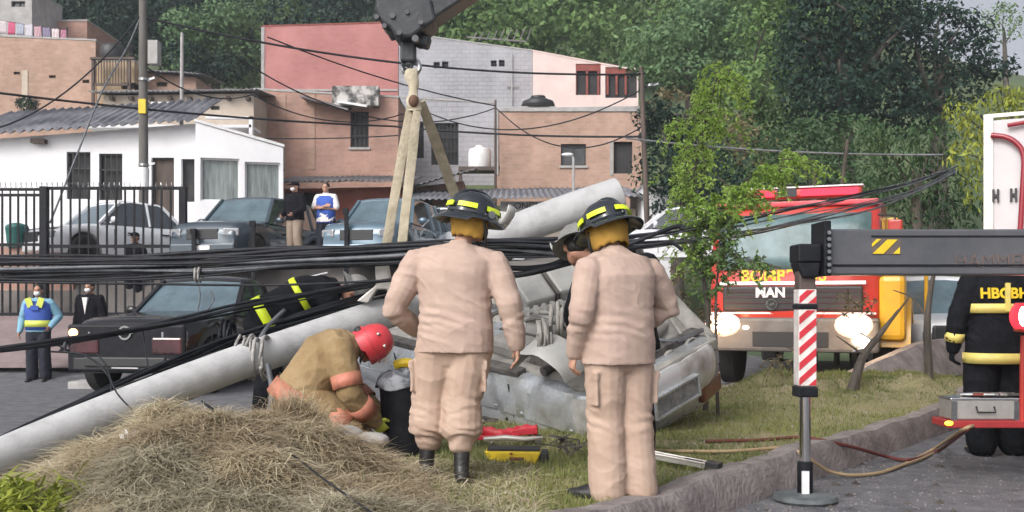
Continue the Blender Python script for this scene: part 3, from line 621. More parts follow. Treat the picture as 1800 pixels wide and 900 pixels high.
# 1 white house by the car park, wall in two runs
WD = 30
r1, X, Z = house('white_house', 'long low white house with a grey corrugated roof behind the black fence', WD, -40, 346, 247, 217, 430, 5, M['white'],
    [(117,267,159,350,'b'),(174,270,215,352,'b'),(266,277,306,386,'d'),(318,279,342,355,'open')])
sheet('roof', M['roofold'], r1, X(-60), X(352), -.55, 2.6, Z(243), Z(217)+.02, 1.25, pitch=.27, amp=.055)
mb = MB(); mb.box((X(60),-.25,Z(245)-.14), (X(84),-.02,Z(245)-.01)); mb.build('bracket', M['wood'], r1)
r1b, X, Z = house('white_annex', 'white front room with two tall curtained windows and a sloping roof edge', WD-.25, 347, 496, 217, 257, 430, 5, M['white'],
    [(355,279,421,354,'c'),(430,284,491,356,'c')], barm=M['whitetrim'], yaw=R(12.5))
mb = MB(); a0,a1,c0,c1 = X(345),X(498),Z(217),Z(257)
mb.add([(a0,-.05,c0+.01),(a1,-.05,c1+.01),(a1,5,c1+.01),(a0,5,c0+.01),(a0,-.05,c0+.09),(a1,-.05,c1+.09),(a1,5,c1+.09),(a0,5,c0+.09)], [(0,3,2,1),(4,5,6,7),(0,1,5,4),(1,2,6,5),(2,3,7,6),(3,0,4,7)]); mb.build('roof', M['whitetrim'], r1b)
# 2 brick terrace far left with laundry
r2, X, Z = house('brick_house', 'tall weathered brick house at the far left with laundry on its roof', 42, -60, 168, 62, 72, 215, 6, M['brick2'],
    [(24,126,35,131,'v'),(86,132,98,137,'v'),(145,140,157,146,'v')], 'flat')
b = MB(); b.box((X(44)-.12,-.03,Z(195)), (X(44)+.12,.03,Z(124))); b.build('pilaster', M['cream'], r2)
r2b, X, Z = house('brick_house', 'small reddish brick house seen over the laundry roof', 47, 88, 153, 38, 37, 90, 4, M['brick'], [], 'flat')
r2c, X, Z = house('rooftop_room', 'grey roof terrace room with a rail at the top left corner', 44.5, -60, 56, -30, -20, 60, 3, M['concrete'], [(20,2,44,12,'w')], 'flat')
# laundry line
la = P(-5,34,43.0); lb = P(118,52,43.0)
line = empty('laundry_line', P(50,60,43), 'washing line of pink white and grey laundry on the far left roof', 'laundry')
o0 = line.location; mb = MB(); mb.tube([la-o0, (la+lb)/2-o0+Vector((0,0,-.06)), lb-o0], .012, 5); mb.bar(la-o0+Vector((0,0,-.9)), la-o0+Vector((0,0,.1)), .05); mb.bar(lb-o0+Vector((0,0,-.5)), lb-o0+Vector((0,0,.1)), .05); mb.build('line', M['cable'], line)
LC = [((.62,.55,.58),),((.58,.12,.22),),((.42,.45,.55),),((.60,.58,.64),),((.55,.35,.40),),((.25,.22,.32),),((.66,.55,.58),),((.45,.2,.28),)]
for i, (c,) in enumerate(LC):
    t = i/8+.03; p = la.lerp(lb, t)-o0+Vector((0,0,-.05)); w = .30; h = .55-.03*(i % 3); g_ = []
    mb = MB(); N_ = 8
    V_ = [(p.x+w*a/N_+0, .02*math.sin(a*1.9+i+b_)*1.2, p.z-h*b_/4) for b_ in range(5) for a in range(N_+1)]
    mb.add(V_, [(b_*(N_+1)+a, b_*(N_+1)+a+1, (b_+1)*(N_+1)+a+1, (b_+1)*(N_+1)+a) for b_ in range(4) for a in range(N_)])
    o = mb.build('garment', mat('cloth_%d' % i, c, .9, c2=tuple(q*.8 for q in c), sc=8), line, smooth='all'); s = o.modifiers.new('t','SOLIDIFY'); s.thickness = .015
# 3 small ochre house and shack roofs
r3, X, Z = house('ochre_house', 'small ochre house with a railed balcony left of the street pole', 40, 170, 236, 108, 108, 215, 3, M['ochre'], [(213,145,236,157,'open')], 'flat')
mb = MB()
for q in (172, 235): mb.box((X(q)-.05,-.5,Z(190)), (X(q)+.05,-.4,Z(106)))
mb.box((X(168),-.55,Z(110)), (X(245),-.35,Z(106))); mb.box((X(172),-.5,Z(155)), (X(235),-.42,Z(151)))
for q in range(176, 234, 5): mb.box((X(q)-.015,-.46,Z(151)), (X(q)+.015,-.43,Z(110)))
mb.build('balcony_rail', M['wood'], r3)
r3b, X, Z = house('brick_shed', 'brick shed with a thin pale metal roof right of the street pole', 41, 258, 345, 128, 136, 210, 3, M['brick2'], [(275,144,294,152,'v')], 'sheet', yaw=0)
# 4 cream house with sheet roof
r4, X, Z = house('cream_house', 'cream house with an uneven grey sheet roof behind the white house', 36, 182, 446, 168, 164, 260, 5, M['cream'],
    [(370,186,386,193,'v'),(278,190,318,206,'b')], 'sheet')
mb = MB(); mb.box((X(274),-.5,Z(189)),(X(322),.3,Z(184))); mb.build('awning', M['whitetrim'], r4)
for q in range(200, 440, 34): 
    mb = MB(); mb.box((X(q)-.06,-.3,Z(173)-.1),(X(q)+.06,-.004,Z(173)+.02)); mb.build('rafter', M['wood'], r4)
mb = MB(); mb.box((X(182),-1.6,Z(238)),(X(462),-.3,Z(233))); mb.box((X(458),-1.6,Z(250)),(X(464),-1.4,Z(219))); mb.box((X(385),-1.6,Z(223)),(X(464),-1.4,Z(219))); mb.build('parapet', M['whitetrim'], r4)
# 5 brick house in the middle
r5, X, Z = house('brick_house', 'orange brick house with a barred window and concrete balcony in the middle', 38, 447, 700, 158, 172, 345, 6, M['brick'],
    [(616,196,648,259,'bs')], 'flat')
mb = MB(); mb.box((X(588),-.5,Z(190)),(X(668),-.01,Z(156))); mb.build('balcony', M['stainedconcrete'], r5)
mb = MB(); mb.add([(X(536),-.9,Z(176)),(X(618),-.9,Z(199)),(X(618),-.02,Z(190)),(X(536),-.02,Z(174)),(X(536),-.9,Z(176)-.06),(X(618),-.9,Z(199)-.06),(X(618),-.02,Z(190)-.06),(X(536),-.02,Z(174)-.06)], [(0,1,2,3),(7,6,5,4),(0,4,5,1),(1,5,6,2),(2,6,7,3),(3,7,4,0)]); mb.build('awning', M['sheetdark'], r5)
mb = MB(); mb.add([(X(600),-.9,Z(186)),(X(650),-.9,Z(194)),(X(650),-.02,Z(183)),(X(600),-.02,Z(177)),(X(600),-.9,Z(186)-.05),(X(650),-.9,Z(194)-.05),(X(650),-.02,Z(183)-.05),(X(600),-.02,Z(177)-.05)], [(0,1,2,3),(7,6,5,4),(0,4,5,1),(1,5,6,2),(2,6,7,3),(3,7,4,0)]); mb.build('awning', M['whitetrim'], r5)
for q in (497, 548): mb = MB(); mb.box((X(q)-.12,-.03,Z(298)),(X(q)+.12,.03,Z(165))); mb.build('pilaster', M['brick2'], r5, uv=True)
# 6 big red painted / grey block / pale pink row
r6, X, Z = house('red_brick_house', 'large blank red painted brick building under the crane hook', 52, 461, 700, 47, 40, 215, 8, M['redbrick'], [], 'flat', roofm=M['rust'])
mb = MB(); mb.box((X(461)-.05,-.04,Z(200)),(X(461)+.12,.02,Z(48))); mb.box((X(461),-.05,Z(160)),(X(700),.0,Z(157))); mb.build('trim', M['concrete'], r6)
r6b, X, Z = house('grey_block_house', 'tall grey concrete block building with two pairs of tiny windows', 51, 701, 936, 58, 90, 320, 8, M['block'],
    [(762,109,773,120,'v'),(777,108,788,119,'v'),(863,106,873,117,'v'),(877,105,887,117,'v')], 'flat', roofm=M['concrete'])
mb = MB()
for i in range(9): mb.bar((X(830+i*12),-.0,Z(76)+.15), (X(838+i*12),-.0,Z(64-i)+.2), .05)
mb.bar((X(820),0,Z(72)+.2), (X(926),0,Z(84)+.3), .06); mb.build('roof_rack', M['sheetdark'], r6b)
mb = MB(); mb.tube([(X(900),-.1,Z(185)),(X(900),-.1,Z(95))], .03, 6); mb.bar((X(890),-.1,Z(152)),(X(912),-.1,Z(152)),.04); mb.build('drain_pipe', M['concrete'], r6b)
r6c, X, Z = house('pale_pink_house', 'pale pink house with an open red trimmed balcony on the right', 50, 937, 1122, 90, 125, 320, 8, M['pink'],
    [(1012,112,1056,167,'open'),(1064,118,1120,172,'open')], 'flat', roofm=M['pink'])
mb = MB()
for q in (1012, 1032, 1052, 1068, 1084, 1100): mb.box((X(q)-.05,.04,Z(166)),(X(q)+.05,.12,Z(122)))
mb.box((X(1012),.03,Z(124)),(X(1056),.15,Z(113))); mb.box((X(1064),.03,Z(130)),(X(1120),.15,Z(119))); mb.build('balcony_trim', M['rust'], r6c)
# 6d grey lower house with gate and tank
r6d, X, Z = house('grey_house', 'grey rendered house with tall dark barred doors behind the slings', 41, 701, 870, 172, 182, 330, 6, M['block'],
    [(727,216,745,278,'b'),(758,216,806,290,'b')], 'flat')
tk = empty('water_tank', P(843,300,37.5), 'white plastic water tank on a dark stand beside the brick house', 'water tank')
mb = MB(); mb.lathe([(.0,.0),(.40,.0),(.42,.1),(.42,.55),(.38,.68),(.15,.76),(.14,.82),(0,.82)], 20); mb.build('tank', M['whitetrim'], tk, smooth=True, loc=(0,0,.1))
mb = MB(); mb.box((-.75,-.5,-.05),(.75,.5,.09)); [mb.box((a-.04,b-.04,-1.6),(a+.04,b+.04,-.05)) for a in (-.7,.7) for b in (-.45,.45)]; mb.build('stand', M['wood'], tk)
# 7 brick house right middle
r7, X, Z = house('brick_house', 'low brick house with one window and a dark doorway left of the trees', 37, 870, 1128, 194, 190, 330, 6, M['brick2'],
    [(986,253,1030,291,'ws'),(1079,249,1112,305,'open')], 'flat')
mb = MB(); mb.box((X(872),-.04,Z(308)),(X(876),.02,Z(194))); mb.box((X(1078)-.12,-.03,Z(308)),(X(1078)-.004,.02,Z(247))); mb.box((X(870),-.05,Z(196)),(X(1128),.0,Z(191))); mb.build('concrete_frame', M['concrete'], r7)
tk = empty('water_tank', P(946,190,40), 'squat black water tank on the roof of the low brick house', 'water tank')
mb = MB(); mb.lathe([(0,0),(.62,0),(.66,.1),(.6,.25),(.3,.38),(.28,.46),(0,.46)], 20); mb.build('tank', M['plastic'], tk, smooth=True)
mb = MB(); mb.box((-.7,-.4,-.06),(.7,.4,-.004)); mb.build('base', M['concrete'], tk)
tk = empty('water_tank', P(198,106,42), 'black water tank on the flat roof left of the street pole', 'water tank')
mb = MB(); mb.lathe([(0,0),(.45,0),(.5,.1),(.5,.5),(.4,.62),(.18,.7),(0,.7)], 20); mb.build('tank', M['plastic'], tk, smooth=True)
mb = MB(); mb.box((-.6,-.4,-.06),(.6,.4,-.004)); mb.build('base', M['concrete'], tk)
# 8 low shops with sheet roofs
r8, X, Z = house('low_shop', 'low dark red shop front under a long rusty metal roof', 33, 500, 706, 332, 328, 405, 3, M['redwall'], [(510,338,560,405,'open')])
sheet('roof', M['sheetdark'], r8, X(492), X(735), -1.6, 2.2, Z(330), Z(327), .62)
r8b, X, Z = house('low_shed', 'low brick shed with a ragged sloping metal roof under the right sling', 33.5, 707, 815, 332, 318, 405, 3, M['brick'], [(722,345,760,405,'open')])
sheet('roof', M['sheet'], r8b, X(700), X(842), -1.2, 1.2, Z(341), Z(303), .3)
r9, X, Z = house('low_shop', 'low shop with a lettered white fascia behind the beige firefighters', 31, 720, 1118, 368, 366, 425, 4, M['cream'], [(760,375,800,425,'open'),(1000,376,1040,425,'d')])
sheet('roof', M['roofold'], r9, X(712), X(1120), -1.3, 3, Z(358), Z(352), .75)
sg = MB(); sg.box((X(880),-.16,Z(372)),(X(962),-.10,Z(355))); sgo = sg.build('fascia_sign', M['whitetrim'], r9)
text('ONGM', .27, M['plastic'], r9, (X(928), -.165, Z(363)), (R(90),0,0))
r10, X, Z = house('white_shed', 'small white shed half hidden by bushes right of the tilted pole stump', 30, 1128, 1190, 330, 334, 420, 3, M['white'], [], 'flat')
# street lamp, street poles, wires
def upole(label, px, D, ytop, r, lean=0, m='polewood', tagc=True, arms=(), name='utility_pole', ybase=None):
    base = P(px, 535, D); base.z = H(base.x, base.y); top = P(px+lean, ytop, D)-base
    root = empty(name, base, label, 'utility pole'); mb = MB(); mb.tube([(0,0,-.2), top*.5, top], [r, r*.9, r*.75], 14); mb.build('pole', M[m], root, smooth=True)
    for (py, kind) in arms:
        z = 1.3-(py-535)/1800*D-base.z
        mb = MB()
        if kind == 'cross': mb.box((-.8,-r-.08,z-.05),(.8,-r,z+.05)); [mb.lathe([(.0,0),(.05,0),(.06,.06),(.03,.12),(0,.13)], 8, (a,-r-.04,z+.05)) for a in (-.7,-.3,.3,.7)]; mb.build('crossarm', M['wood'], root)
        if kind == 'box': mb.box((r+.03,-.18,z-.3),(r+.28,.12,z+.3)); mb.build('meter_box', M['concrete'], root, bevel=.015)
        if kind == 'tag': mb.box((-.09,-r-.02,z-.2),(.09,-r+.04,z+.16)); mb.build('yellow_tag', M['yellow'], root)
        if kind == 'band': mb.lathe([(r*.95,z-.25),(r*1.02,z-.25),(r*1.02,z+.25),(r*.95,z+.25)], 14); mb.build('white_band', M['whitetrim'], root)
        if kind == 'clamp': mb.lathe([(r*.95,z-.03),(r*1.1,z-.03),(r*1.1,z+.03),(r*.95,z+.03)], 14); mb.bar((r,0,z),(r+.15,0,z+.05),.05); mb.build('clamp', M['steel'], root)
    return root
upole('thick grey street pole with a yellow tag rising beside the white house door', 253, 26, -60, .125, lean=-2, arms=((94,'box'),(187,'tag'),(312,'band'),(290,'clamp'),(140,'clamp')))
upole('thin pale grey pole behind the cream house roof', 318, 33, 58, .07, lean=2, m='concrete')
upole('dark leaning service pole standing left of the bushes by the brick doorway', 1143, 29, 118, .085, lean=-16, m='wood', arms=((150,'clamp'),))
upole('thin black post at the corner of the grey house roof', 871, 36.5, 176, .05, m='wood')
lp = empty('street_lamp', (0,0,0), 'thin grey street lamp in front of the low brick house window', 'street lamp'); b = P(1008,400,28); lp.location = (b.x, b.y, H(b.x,b.y)); zt_ = P(0,272,28).z-lp.location.z
mb = MB(); mb.tube([(0,0,0),(0,0,zt_-.1),(-.05,0,zt_)], [.045,.035,.03], 8); mb.build('post', M['concrete'], lp, smooth=True)
mb = MB(); mb.ell((-.16,0,zt_+.0), (.17,.09,.055), 12, 7); mb.build('lamp_head', M['whitetrim'], lp, smooth=True)
def wire(name, label, pts, r, m='cable', group=None, n=6, k=8, cat='cable'):
    mb = MB(); c = crv(pts, k); mb.tube(c, r, n); o = mb.build(name, M[m], smooth='all'); return tag(o, label, cat, group)
def sagw(label, a, b, Da, Db, sag, r=.016, m='cable', grp='overhead wires across the houses'):
    A = P(a[0], a[1], Da); B = P(b[0], b[1], Db); pts = [A.lerp(B, t)+Vector((0,0,-sag*4*t*(1-t))) for t in (0,.15,.3,.45,.6,.75,.9,1)]
    return wire('overhead_wire', label, pts, r, m, grp)
WL = [('highest thin wire crossing the red brick building to the grey one', (250,30), (1135,130), 26, 29, .45),
 ('thin wire slanting down across the big red wall', (470,65), (872,186), 28, 34, .2),
 ('thin sagging wire across the lower red wall', (400,90), (870,190), 28, 36, 1.1),
 ('thick wire from the left edge past the pole tag to the brick house window', (-30,160), (690,222), 24, 30, .12),
 ('continuation wire from the slings across the low brick house', (690,222), (1130,240), 30, 29, .1),
 ('thin wire low on the orange brick house wall', (455,243), (700,238), 33, 33, .05),
 ('thin wire drooping over the low brick house wall', (872,190), (1140,215), 34, 29, 1.0),
 ('thin wire crossing from the service pole down to the grey house', (745,195), (1140,150), 33, 29, .9),
 ('long taut green grey wire through the trees above the fire engine', (1100,243), (1660,272), 22, 20, .1),
 ('thin wire rising left from the thick street pole', (-20,230), (252,20), 24, 26, .5),
 ('slack wire from the street pole over the cream house roof', (253,115), (460,160), 26, 33, .5),
 ('thin wire across the middle of the orange brick house', (440,165), (710,200), 30, 32, .5)]
for i, (l, a, b, Da, Db, s) in enumerate(WL):
    sagw(l, a, b, Da, Db, s, r=.03 if i in (0,3,4) else .02, m='cable' if i != 8 else 'cablegrey')
wire('guy_wire', 'pale slack guy wire slanting down from the street pole to the black fence', [P(258,0,26), P(228,75,26), P(180,160,24), P(140,260,23.5), P(88,392,22.5)], .022, 'cablegrey')
# ---------------------------------------------------------------- fence
DF = 22; fb = P(0,535,DF); root = empty('metal_fence', (fb.x, DF, H(fb.x,DF)), 'tall black iron picket fence and gate at the left of the car park', 'fence')
o0 = root.location; FX = lambda px: P(px,0,DF).x-o0.x; FZ = lambda py: P(0,py,DF).z-o0.z
for (px, w, yt) in ((78,.16,328),(322,.15,328),(-30,.16,328)):
    mb = MB(); mb.box((FX(px)-w/2,-w/2,-.3),(FX(px)+w/2,w/2,FZ(yt))); mb.build('post', M['black'], root, bevel=.01)
mb = MB()
for q in range(92, 318, 16): mb.box((FX(q)-.018,-.018,.12),(FX(q)+.018,.018,FZ(330)))
for z in (FZ(331), FZ(433), FZ(552)): mb.box((FX(82),-.022,z-.035),(FX(316),.022,z+.035))
mb.build('picket_panel', M['black'], root)
mb = MB()
for q in range(-24, 74, 14): mb.box((FX(q)-.018,-.018,.12),(FX(q)+.018,.018,FZ(342)))
for z in (FZ(333), FZ(343), FZ(430), FZ(552)): mb.box((FX(-28),-.022,z-.03),(FX(74),.022,z+.03))
for q in range(-24, 74, 14): mb.box((FX(q)-.012,-.012,FZ(343)),(FX(q)+.012,.012,FZ(333)))
mb.build('gate_panel', M['black'], root)
mb = MB(); c = []
for i in range(260):
    t = i/259; c.append((FX(-20)+(FX(318)-FX(-20))*t, .07*math.cos(i*.9), FZ(326)+.07*math.sin(i*.9)+.0))
mb.tube(c, .006, 4); mb.build('razor_wire', M['steel'], root)
for i, (px, yt, yb) in enumerate(((341,402,470),(445,388,470),(609,366,470))):
    b = P(px,yb,21.4); b.z = H(b.x,b.y); mb = MB(); mb.box((-.04,-.04,-.2),(.04,.04,P(px,yt,21.4).z-b.z)); mb.box((-.07,-.05,P(px,yt,21.4).z-b.z-.12),(.04,.05,P(px,yt,21.4).z-b.z))
    tag(mb.build('fence_post', M['black'], loc=b), ['short black steel post right of the picket fence end', 'black steel post in front of the slate car windscreen', 'tall black steel post right of the man in the blue and white shirt'][i], 'post', 'posts along the car park edge')
b = P(28,440,23); b.z = H(b.x,b.y); mb = MB(); mb.lathe([(0,0),(.2,0),(.24,.4),(.25,.44),(.22,.50),(.08,.55),(0,.55)], 18)
tag(mb.build('green_drum', mat('green_plastic', (.03,.16,.14), .5, c2=(.02,.10,.09), sc=5), smooth=True, loc=(P(30,0,23).x,23,P(0,435,23).z)), 'dark green plastic drum behind the black gate', 'drum')
mb = MB(); mb.box((-1.3,-.2,-1.5),(1.3,.2,.02)); tag(mb.build('low_brick_wall', M['brick'], uv=True, loc=(P(30,0,23).x,23.1,P(0,436,23).z)), 'low brick ledge carrying the green drum behind the gate', 'wall')
# ---------------------------------------------------------------- vehicles
def wheel(parent, c, r=.33, w=.22, side=1, rimm='alu'):
    mb = MB(); mb.lathe([(r*.62,-w/2),(r*.9,-w/2),(r,-w*.35),(r,w*.35),(r*.9,w/2),(r*.62,w/2),(r*.62,-w/2)], 28, axis='x'); 
    t = mb.build('wheel', M['rubber'], parent, smooth=True, loc=c)
    mb = MB(); mb.lathe([(0,-.02),(r*.18,.0),(r*.18,.02),(r*.14,.035),(0,.04)], 16, axis='x')
    mb.lathe([(r*.64,-w*.3),(r*.62,w*.42),(r*.55,w*.42),(r*.53,-w*.28)], 28, axis='x')
    for i in range(5):
        a = 2*PI*i/5; mb.cbox((.0, r*.36*math.cos(a), r*.36*math.sin(a)), (.03, r*.46, r*.13), rot=Euler((a,0,0)))
    o = mb.build('rim', M[rimm], t, smooth=True)
    if side < 0: o.rotation_euler = (0,0,PI)
    return t
def car(name, label, loc, rz, paint, L=4.3, Wd=1.75, Hh=1.45, belt=.92, hood=.88, kind='sedan', glass='glass', light=False, group=None, cat='car', parent_only=None, grille='plastic', wr=.32, clear=.2, front=True, roofrack=False, truckbed=False, M2=None):
    root = parent_only or empty(name, loc, label, cat, rz=rz, group=group); hw = Wd/2; pm = M[paint]
    yF, yR = L/2, -L/2; wf, wr_ = L/2-.82, -L/2+.78
    def zb(y):
        z = clear
        for w in (wf, wr_):
            d = abs(y-w)
            if d < wr+.07: z = max(z, wr+math.sqrt((wr+.07)**2-d*d)-.02)
        return z
    if kind == 'sedan': prof = [(-1,.62),(-.985,.80),(-.9,.93),(-.55,belt),(.15,belt),(.3,belt-.0),(.45,hood+.02),(.8,hood-.08),(.95,hood-.18),(1,.55)]
    elif kind == 'suv': prof = [(-1,.7),(-.985,.95),(-.95,belt+.02),(-.5,belt),(.3,belt),(.42,hood+.04),(.85,hood-.04),(.96,hood-.10),(1,.65)]
    else: prof = [(-1,.75),(-.99,belt),(-.5,belt),(-.2,belt),(.28,belt),(.40,hood+.05),(.86,hood-.02),(.965,hood-.08),(1,hood-.3)]
    px_ = [p[0]*L/2 for p in prof]; pz_ = [p[1] for p in prof]; rings = []; n = int(L/.07)
    for i in range(n+1):
        y = yR+L*i/n; zt = float(np.interp(y, px_, pz_)); b = min(zb(y), zt-.12)
        e = abs(y)/(L/2); tw = 1-.16*max(0,(e-.72)/.28)**2.2; w = hw*tw
        if e > .97: b = max(b, clear+.05)
        zs_ = [(.86,b),(.97,b+.015),(1.0,b+(zt-b)*.35),(1.0,b+(zt-b)*.62),(.975,b+(zt-b)*.85),(.90,zt-.015),(.78,zt+.008),(.4,zt+.03),(0,zt+.035)]
        ring = [Vector((w*a, y, z)) for a,z in zs_]+[Vector((-w*a, y, z)) for a,z in reversed(zs_[:-1])]
        rings.append(ring)
    mb = MB(); mb.rings(rings); mb.build('body', pm, root, smooth=True)
    mb = MB(); mb.box((-hw*.8, yR+.15, clear+.02), (hw*.8, yF-.15, belt-.15)); mb.build('chassis', M['underdark'], root)
    # greenhouse
    if kind == 'sedan': gy = [(-.62*L/2*1.0,belt-.02),(-.36*L/2,Hh-.03),(.02*L/2,Hh),(.14*L/2,Hh-.04),(.44*L/2,belt)]
    elif kind == 'suv': gy = [(-.93*L/2,belt),(-.80*L/2,Hh-.05),(-.1*L/2,Hh),(.10*L/2,Hh-.03),(.40*L/2,belt+.02)]
    else: gy = [(-.22*L/2,belt),(-.17*L/2,Hh-.05),(-.02*L/2,Hh),(.08*L/2,Hh-.03),(.36*L/2,belt+.02)]
    def wat(z): return hw*(.93-.20*(z-belt)/(Hh-belt))
    (ya,za),(yb,zb_),(yc,zc),(yd,zd),(ye,ze) = gy; t = .05
    def pt(y, z, s, ins=0): return Vector((s*(wat(z)-ins), y, z))
    gl = MB(); poly = [(ya+.06,za-.02),(yb+.05,zb_-t),(yc,zc-t),(yd-.03,zd-t),(ye-.08,ze-.02)]
    gl.add([pt(y,z,-1,.012) for y,z in poly]+[pt(y,z,1,.012) for y,z in poly], [tuple(range(5)), tuple(reversed(range(5,10)))]+[(i,i+5,(i+1)%5+5,(i+1)%5) for i in range(5)])
    gl.build('side_window', M['glass'], root)
    f = MB(); wsx = [pt(ye-.02,ze+.005,-1,.07), pt(ye-.02,ze+.005,1,.07), pt(yd+.02,zd-.035,1,.06), pt(yd+.02,zd-.035,-1,.06)]
    nrm = (wsx[1]-wsx[0]).cross(wsx[2]-wsx[1]).normalized()
    mid0 = (wsx[0]+wsx[1])/2+Vector((0,.05,0)); mid1 = (wsx[2]+wsx[3])/2+Vector((0,.04,0))
    f.add([wsx[0],mid0,wsx[1],wsx[2],mid1,wsx[3]]+[v-Vector((0,.04,.03)) for v in (wsx[0],mid0,wsx[1],wsx[2],mid1,wsx[3])], [(0,1,4,5),(1,2,3,4),(6,11,10,7),(7,10,9,8),(0,6,7,1),(1,7,8,2),(2,8,9,3),(3,9,10,4),(4,10,11,5),(5,11,6,0)])
    f.build('windscreen', M[glass], root, smooth=True)
    rf = MB(); rr = []
    for (y,z) in ((yb-.03,zb_-.03),(yb+.08,zb_),(yc,zc),(yd-.02,zd),(yd+.05,zd-.04)):
        w = wat(z)+.01; rr.append([Vector((-w,y,z-.05)),Vector((-w*.96,y,z-.01)),Vector((-w*.6,y,z+.018)),Vector((0,y,z+.028)),Vector((w*.6,y,z+.018)),Vector((w*.96,y,z-.01)),Vector((w,y,z-.05))])
    rf.rings(rr); rf.build('roof', pm, root, smooth=True)
    for s in (-1,1):
        pl = MB(); pl.bar(pt(ye,ze-.02,s,.02), pt(yd+.03,zd-.03,s,.02), .07, .06); pl.build('front_pillar', pm, root); pl = MB(); pl.bar(pt(ya,za-.02,s,.02), pt(yb,zb_-.04,s,.02), .09, .07); pl.build('rear_pillar', pm, root)
        ym = (ya+ye)/2-.1 if kind != 'pickup' else None
        for ym in ([ya+(ye-ya)*.42] + ([ya+(ye-ya)*.20] if kind == 'suv' else [])):
            pl = MB(); pl.bar(Vector((s*(wat(belt)-.008), ym, belt-.02)), Vector((s*(wat(Hh-.05)-.008), ym, Hh-.05)), .035, .07); pl.build('door_pillar', pm, root)
    # front
    fm = MB(); fm.box((-hw*.42,yF-.05,hood-.42),(hw*.42,yF+.012,hood-.2)); 
    gr_ = fm.build('grille', M[grille], root, bevel=.01)
    for s in (-1,1):
        h = MB(); h.cbox((s*hw*.72,yF-.10,hood-.27),(hw*.38,.16,.17),rot=Euler((0,0,-s*.35))); h.build('headlight', M['lamplit'] if light else M['lens'], root, bevel=.03)
        mi = MB(); mi.ell((s*(hw+.09), ye-.28, belt+.09), (.11,.06,.075), 10, 7); mi.bar((s*(hw-.03),ye-.26,belt+.02),(s*(hw+.05),ye-.28,belt+.06),.03); mi.build('mirror', M[M2] if M2 else pm, root, smooth=True)
        tl = MB(); tl.cbox((s*hw*.80,yR+.05,.78),(hw*.3,.12,.16),rot=Euler((0,0,s*.3))); tl.build('tail_light', M['taillens'], root, bevel=.02)
        for w in (wf, wr_): wheel(root, (s*(hw-.10), w, wr), wr, .21, s)
    bm_ = MB(); bm_.box((-hw*.86,yF-.10,clear+.04),(hw*.86,yF+.03,clear+.24)); bm_.build('bumper', M['plastic'] if kind == 'pickup' else pm, root, bevel=.03)
    pp = MB(); pp.box((-.2,yF+.035,clear+.08),(.2,yF+.045,clear+.2)); pp.build('number_plate', M['whitetrim'], root)
    ds = MB()
    for s in (-1,1):
        for yd_ in (ye-.35, ya+(ye-ya)*.42): ds.box((min(s*(hw-.004),s*(hw+.003)),yd_-.006,clear+.12),(max(s*(hw-.004),s*(hw+.003)),yd_+.006,belt-.12))
        for yh in (.15,-.75): ds.cbox((s*(hw+.008),yh,belt-.2),(.03,.17,.03))
    ds.build('door_trim', M['plastic'], root)
    if roofrack:
        rk = MB()
        for s in (-1,1): rk.bar((s*(wat(Hh)-.06),yb+.15,Hh+.05),(s*(wat(Hh)-.06),yd-.1,Hh+.05),.035)
        rk.build('roof_rail', M['chrome'], root)
    return root
M['lamplit'] = emit('warm_headlamp', (1,.72,.42), 9)
M['lamplow'] = emit('dim_amber_lamp', (1,.50,.22), 5.0)
# black pickup
pk = car('pickup_truck', 'glossy black pickup truck with chrome edged bonnet behind the fallen pole', (P(268,0,14.6).x+.15, 16.9, 0), R(180-10), 'blkcar', L=5.1, Wd=1.9, Hh=1.74, belt=1.12, hood=1.12, kind='pickup', glass='carglass_lt', cat='pickup truck', wr=.40, clear=.32)
mb = MB(); mb.lathe([(.075,0),(.10,0),(.10,.03),(.075,.03),(.075,0)], 24, (0,2.57,.90), axis='y'); mb.box((-.13,2.57,.89),(.13,2.60,.91)); mb.build('emblem', M['chrome'], pk, smooth=True)
for s in (-1,1): mb = MB(); mb.box((min(s*.40,s*.86),2.515,.60),(max(s*.40,s*.86),2.60,.84)); mb.build('front_panel', M['marooncar'], pk, bevel=.03)
mb = MB(); mb.box((-.62,2.56,.42),(.62,2.62,.56)); mb.build('lower_grille', M['plastic'], pk, bevel=.02)
mb = MB(); mb.box((-.90,2.50,.34),(.90,2.575,1.02)); mb.build('front_mask', M['black'], pk, bevel=.05)
mb = MB(); mb.box((-.95,-2.52,1.02),(-.88,-.62,1.20)); mb.box((.88,-2.52,1.02),(.95,-.62,1.20)); mb.build('bed_rail', M['blkcar'], pk)
mb = MB(); mb.ell((.80,2.58,.90),(.07,.04,.06),12,8); mb.build('lit_headlight', M['lamplow'], pk, smooth=True)
# car park cars
def cz(x, y): return H(x, y)+.01
def cp(px, D): return P(px, 0, D).x
def pcar(label, px, D, rz, paint, **k):
    x = cp(px, D); return car(k.pop('name','parked_car'), label, (x, D, k.pop('z', cz(x,D))), R(rz), paint, group='cars in the car park', **k)
pcar('white car with a rounded roof behind the black picket fence', 205, 24.4, 180-38, 'whitecar', L=4.2, Hh=1.5, glass='carglass_lt')
pcar('slate grey car with a big windscreen right of the white annex corner', 445, 23.6, 180-14, 'greycar', L=4.4, Hh=1.62, belt=.95, hood=.95, kind='suv', glass='carglass_lt')
pcar('light blue grey car with a wide pale windscreen right of the blue shirted man', 685, 23.5, 180-12, 'bluecar', L=4.3, Hh=1.60, belt=.95, hood=.94, kind='suv', glass='carglass_lt')
pcar('navy car with chrome roof rails behind the light blue grey car', 690, 27.5, 180-45, 'navycar', L=4.4, Hh=1.62, kind='suv', roofrack=True, z=cz(cp(690,27.5),27.5)-.35)
pcar('white car with a dark window strip just left of the nearest firefighter helmet', 770, 26.0, 180-70, 'whitecar', L=4.2, Hh=1.5, z=cz(cp(770,26),26)-.2)
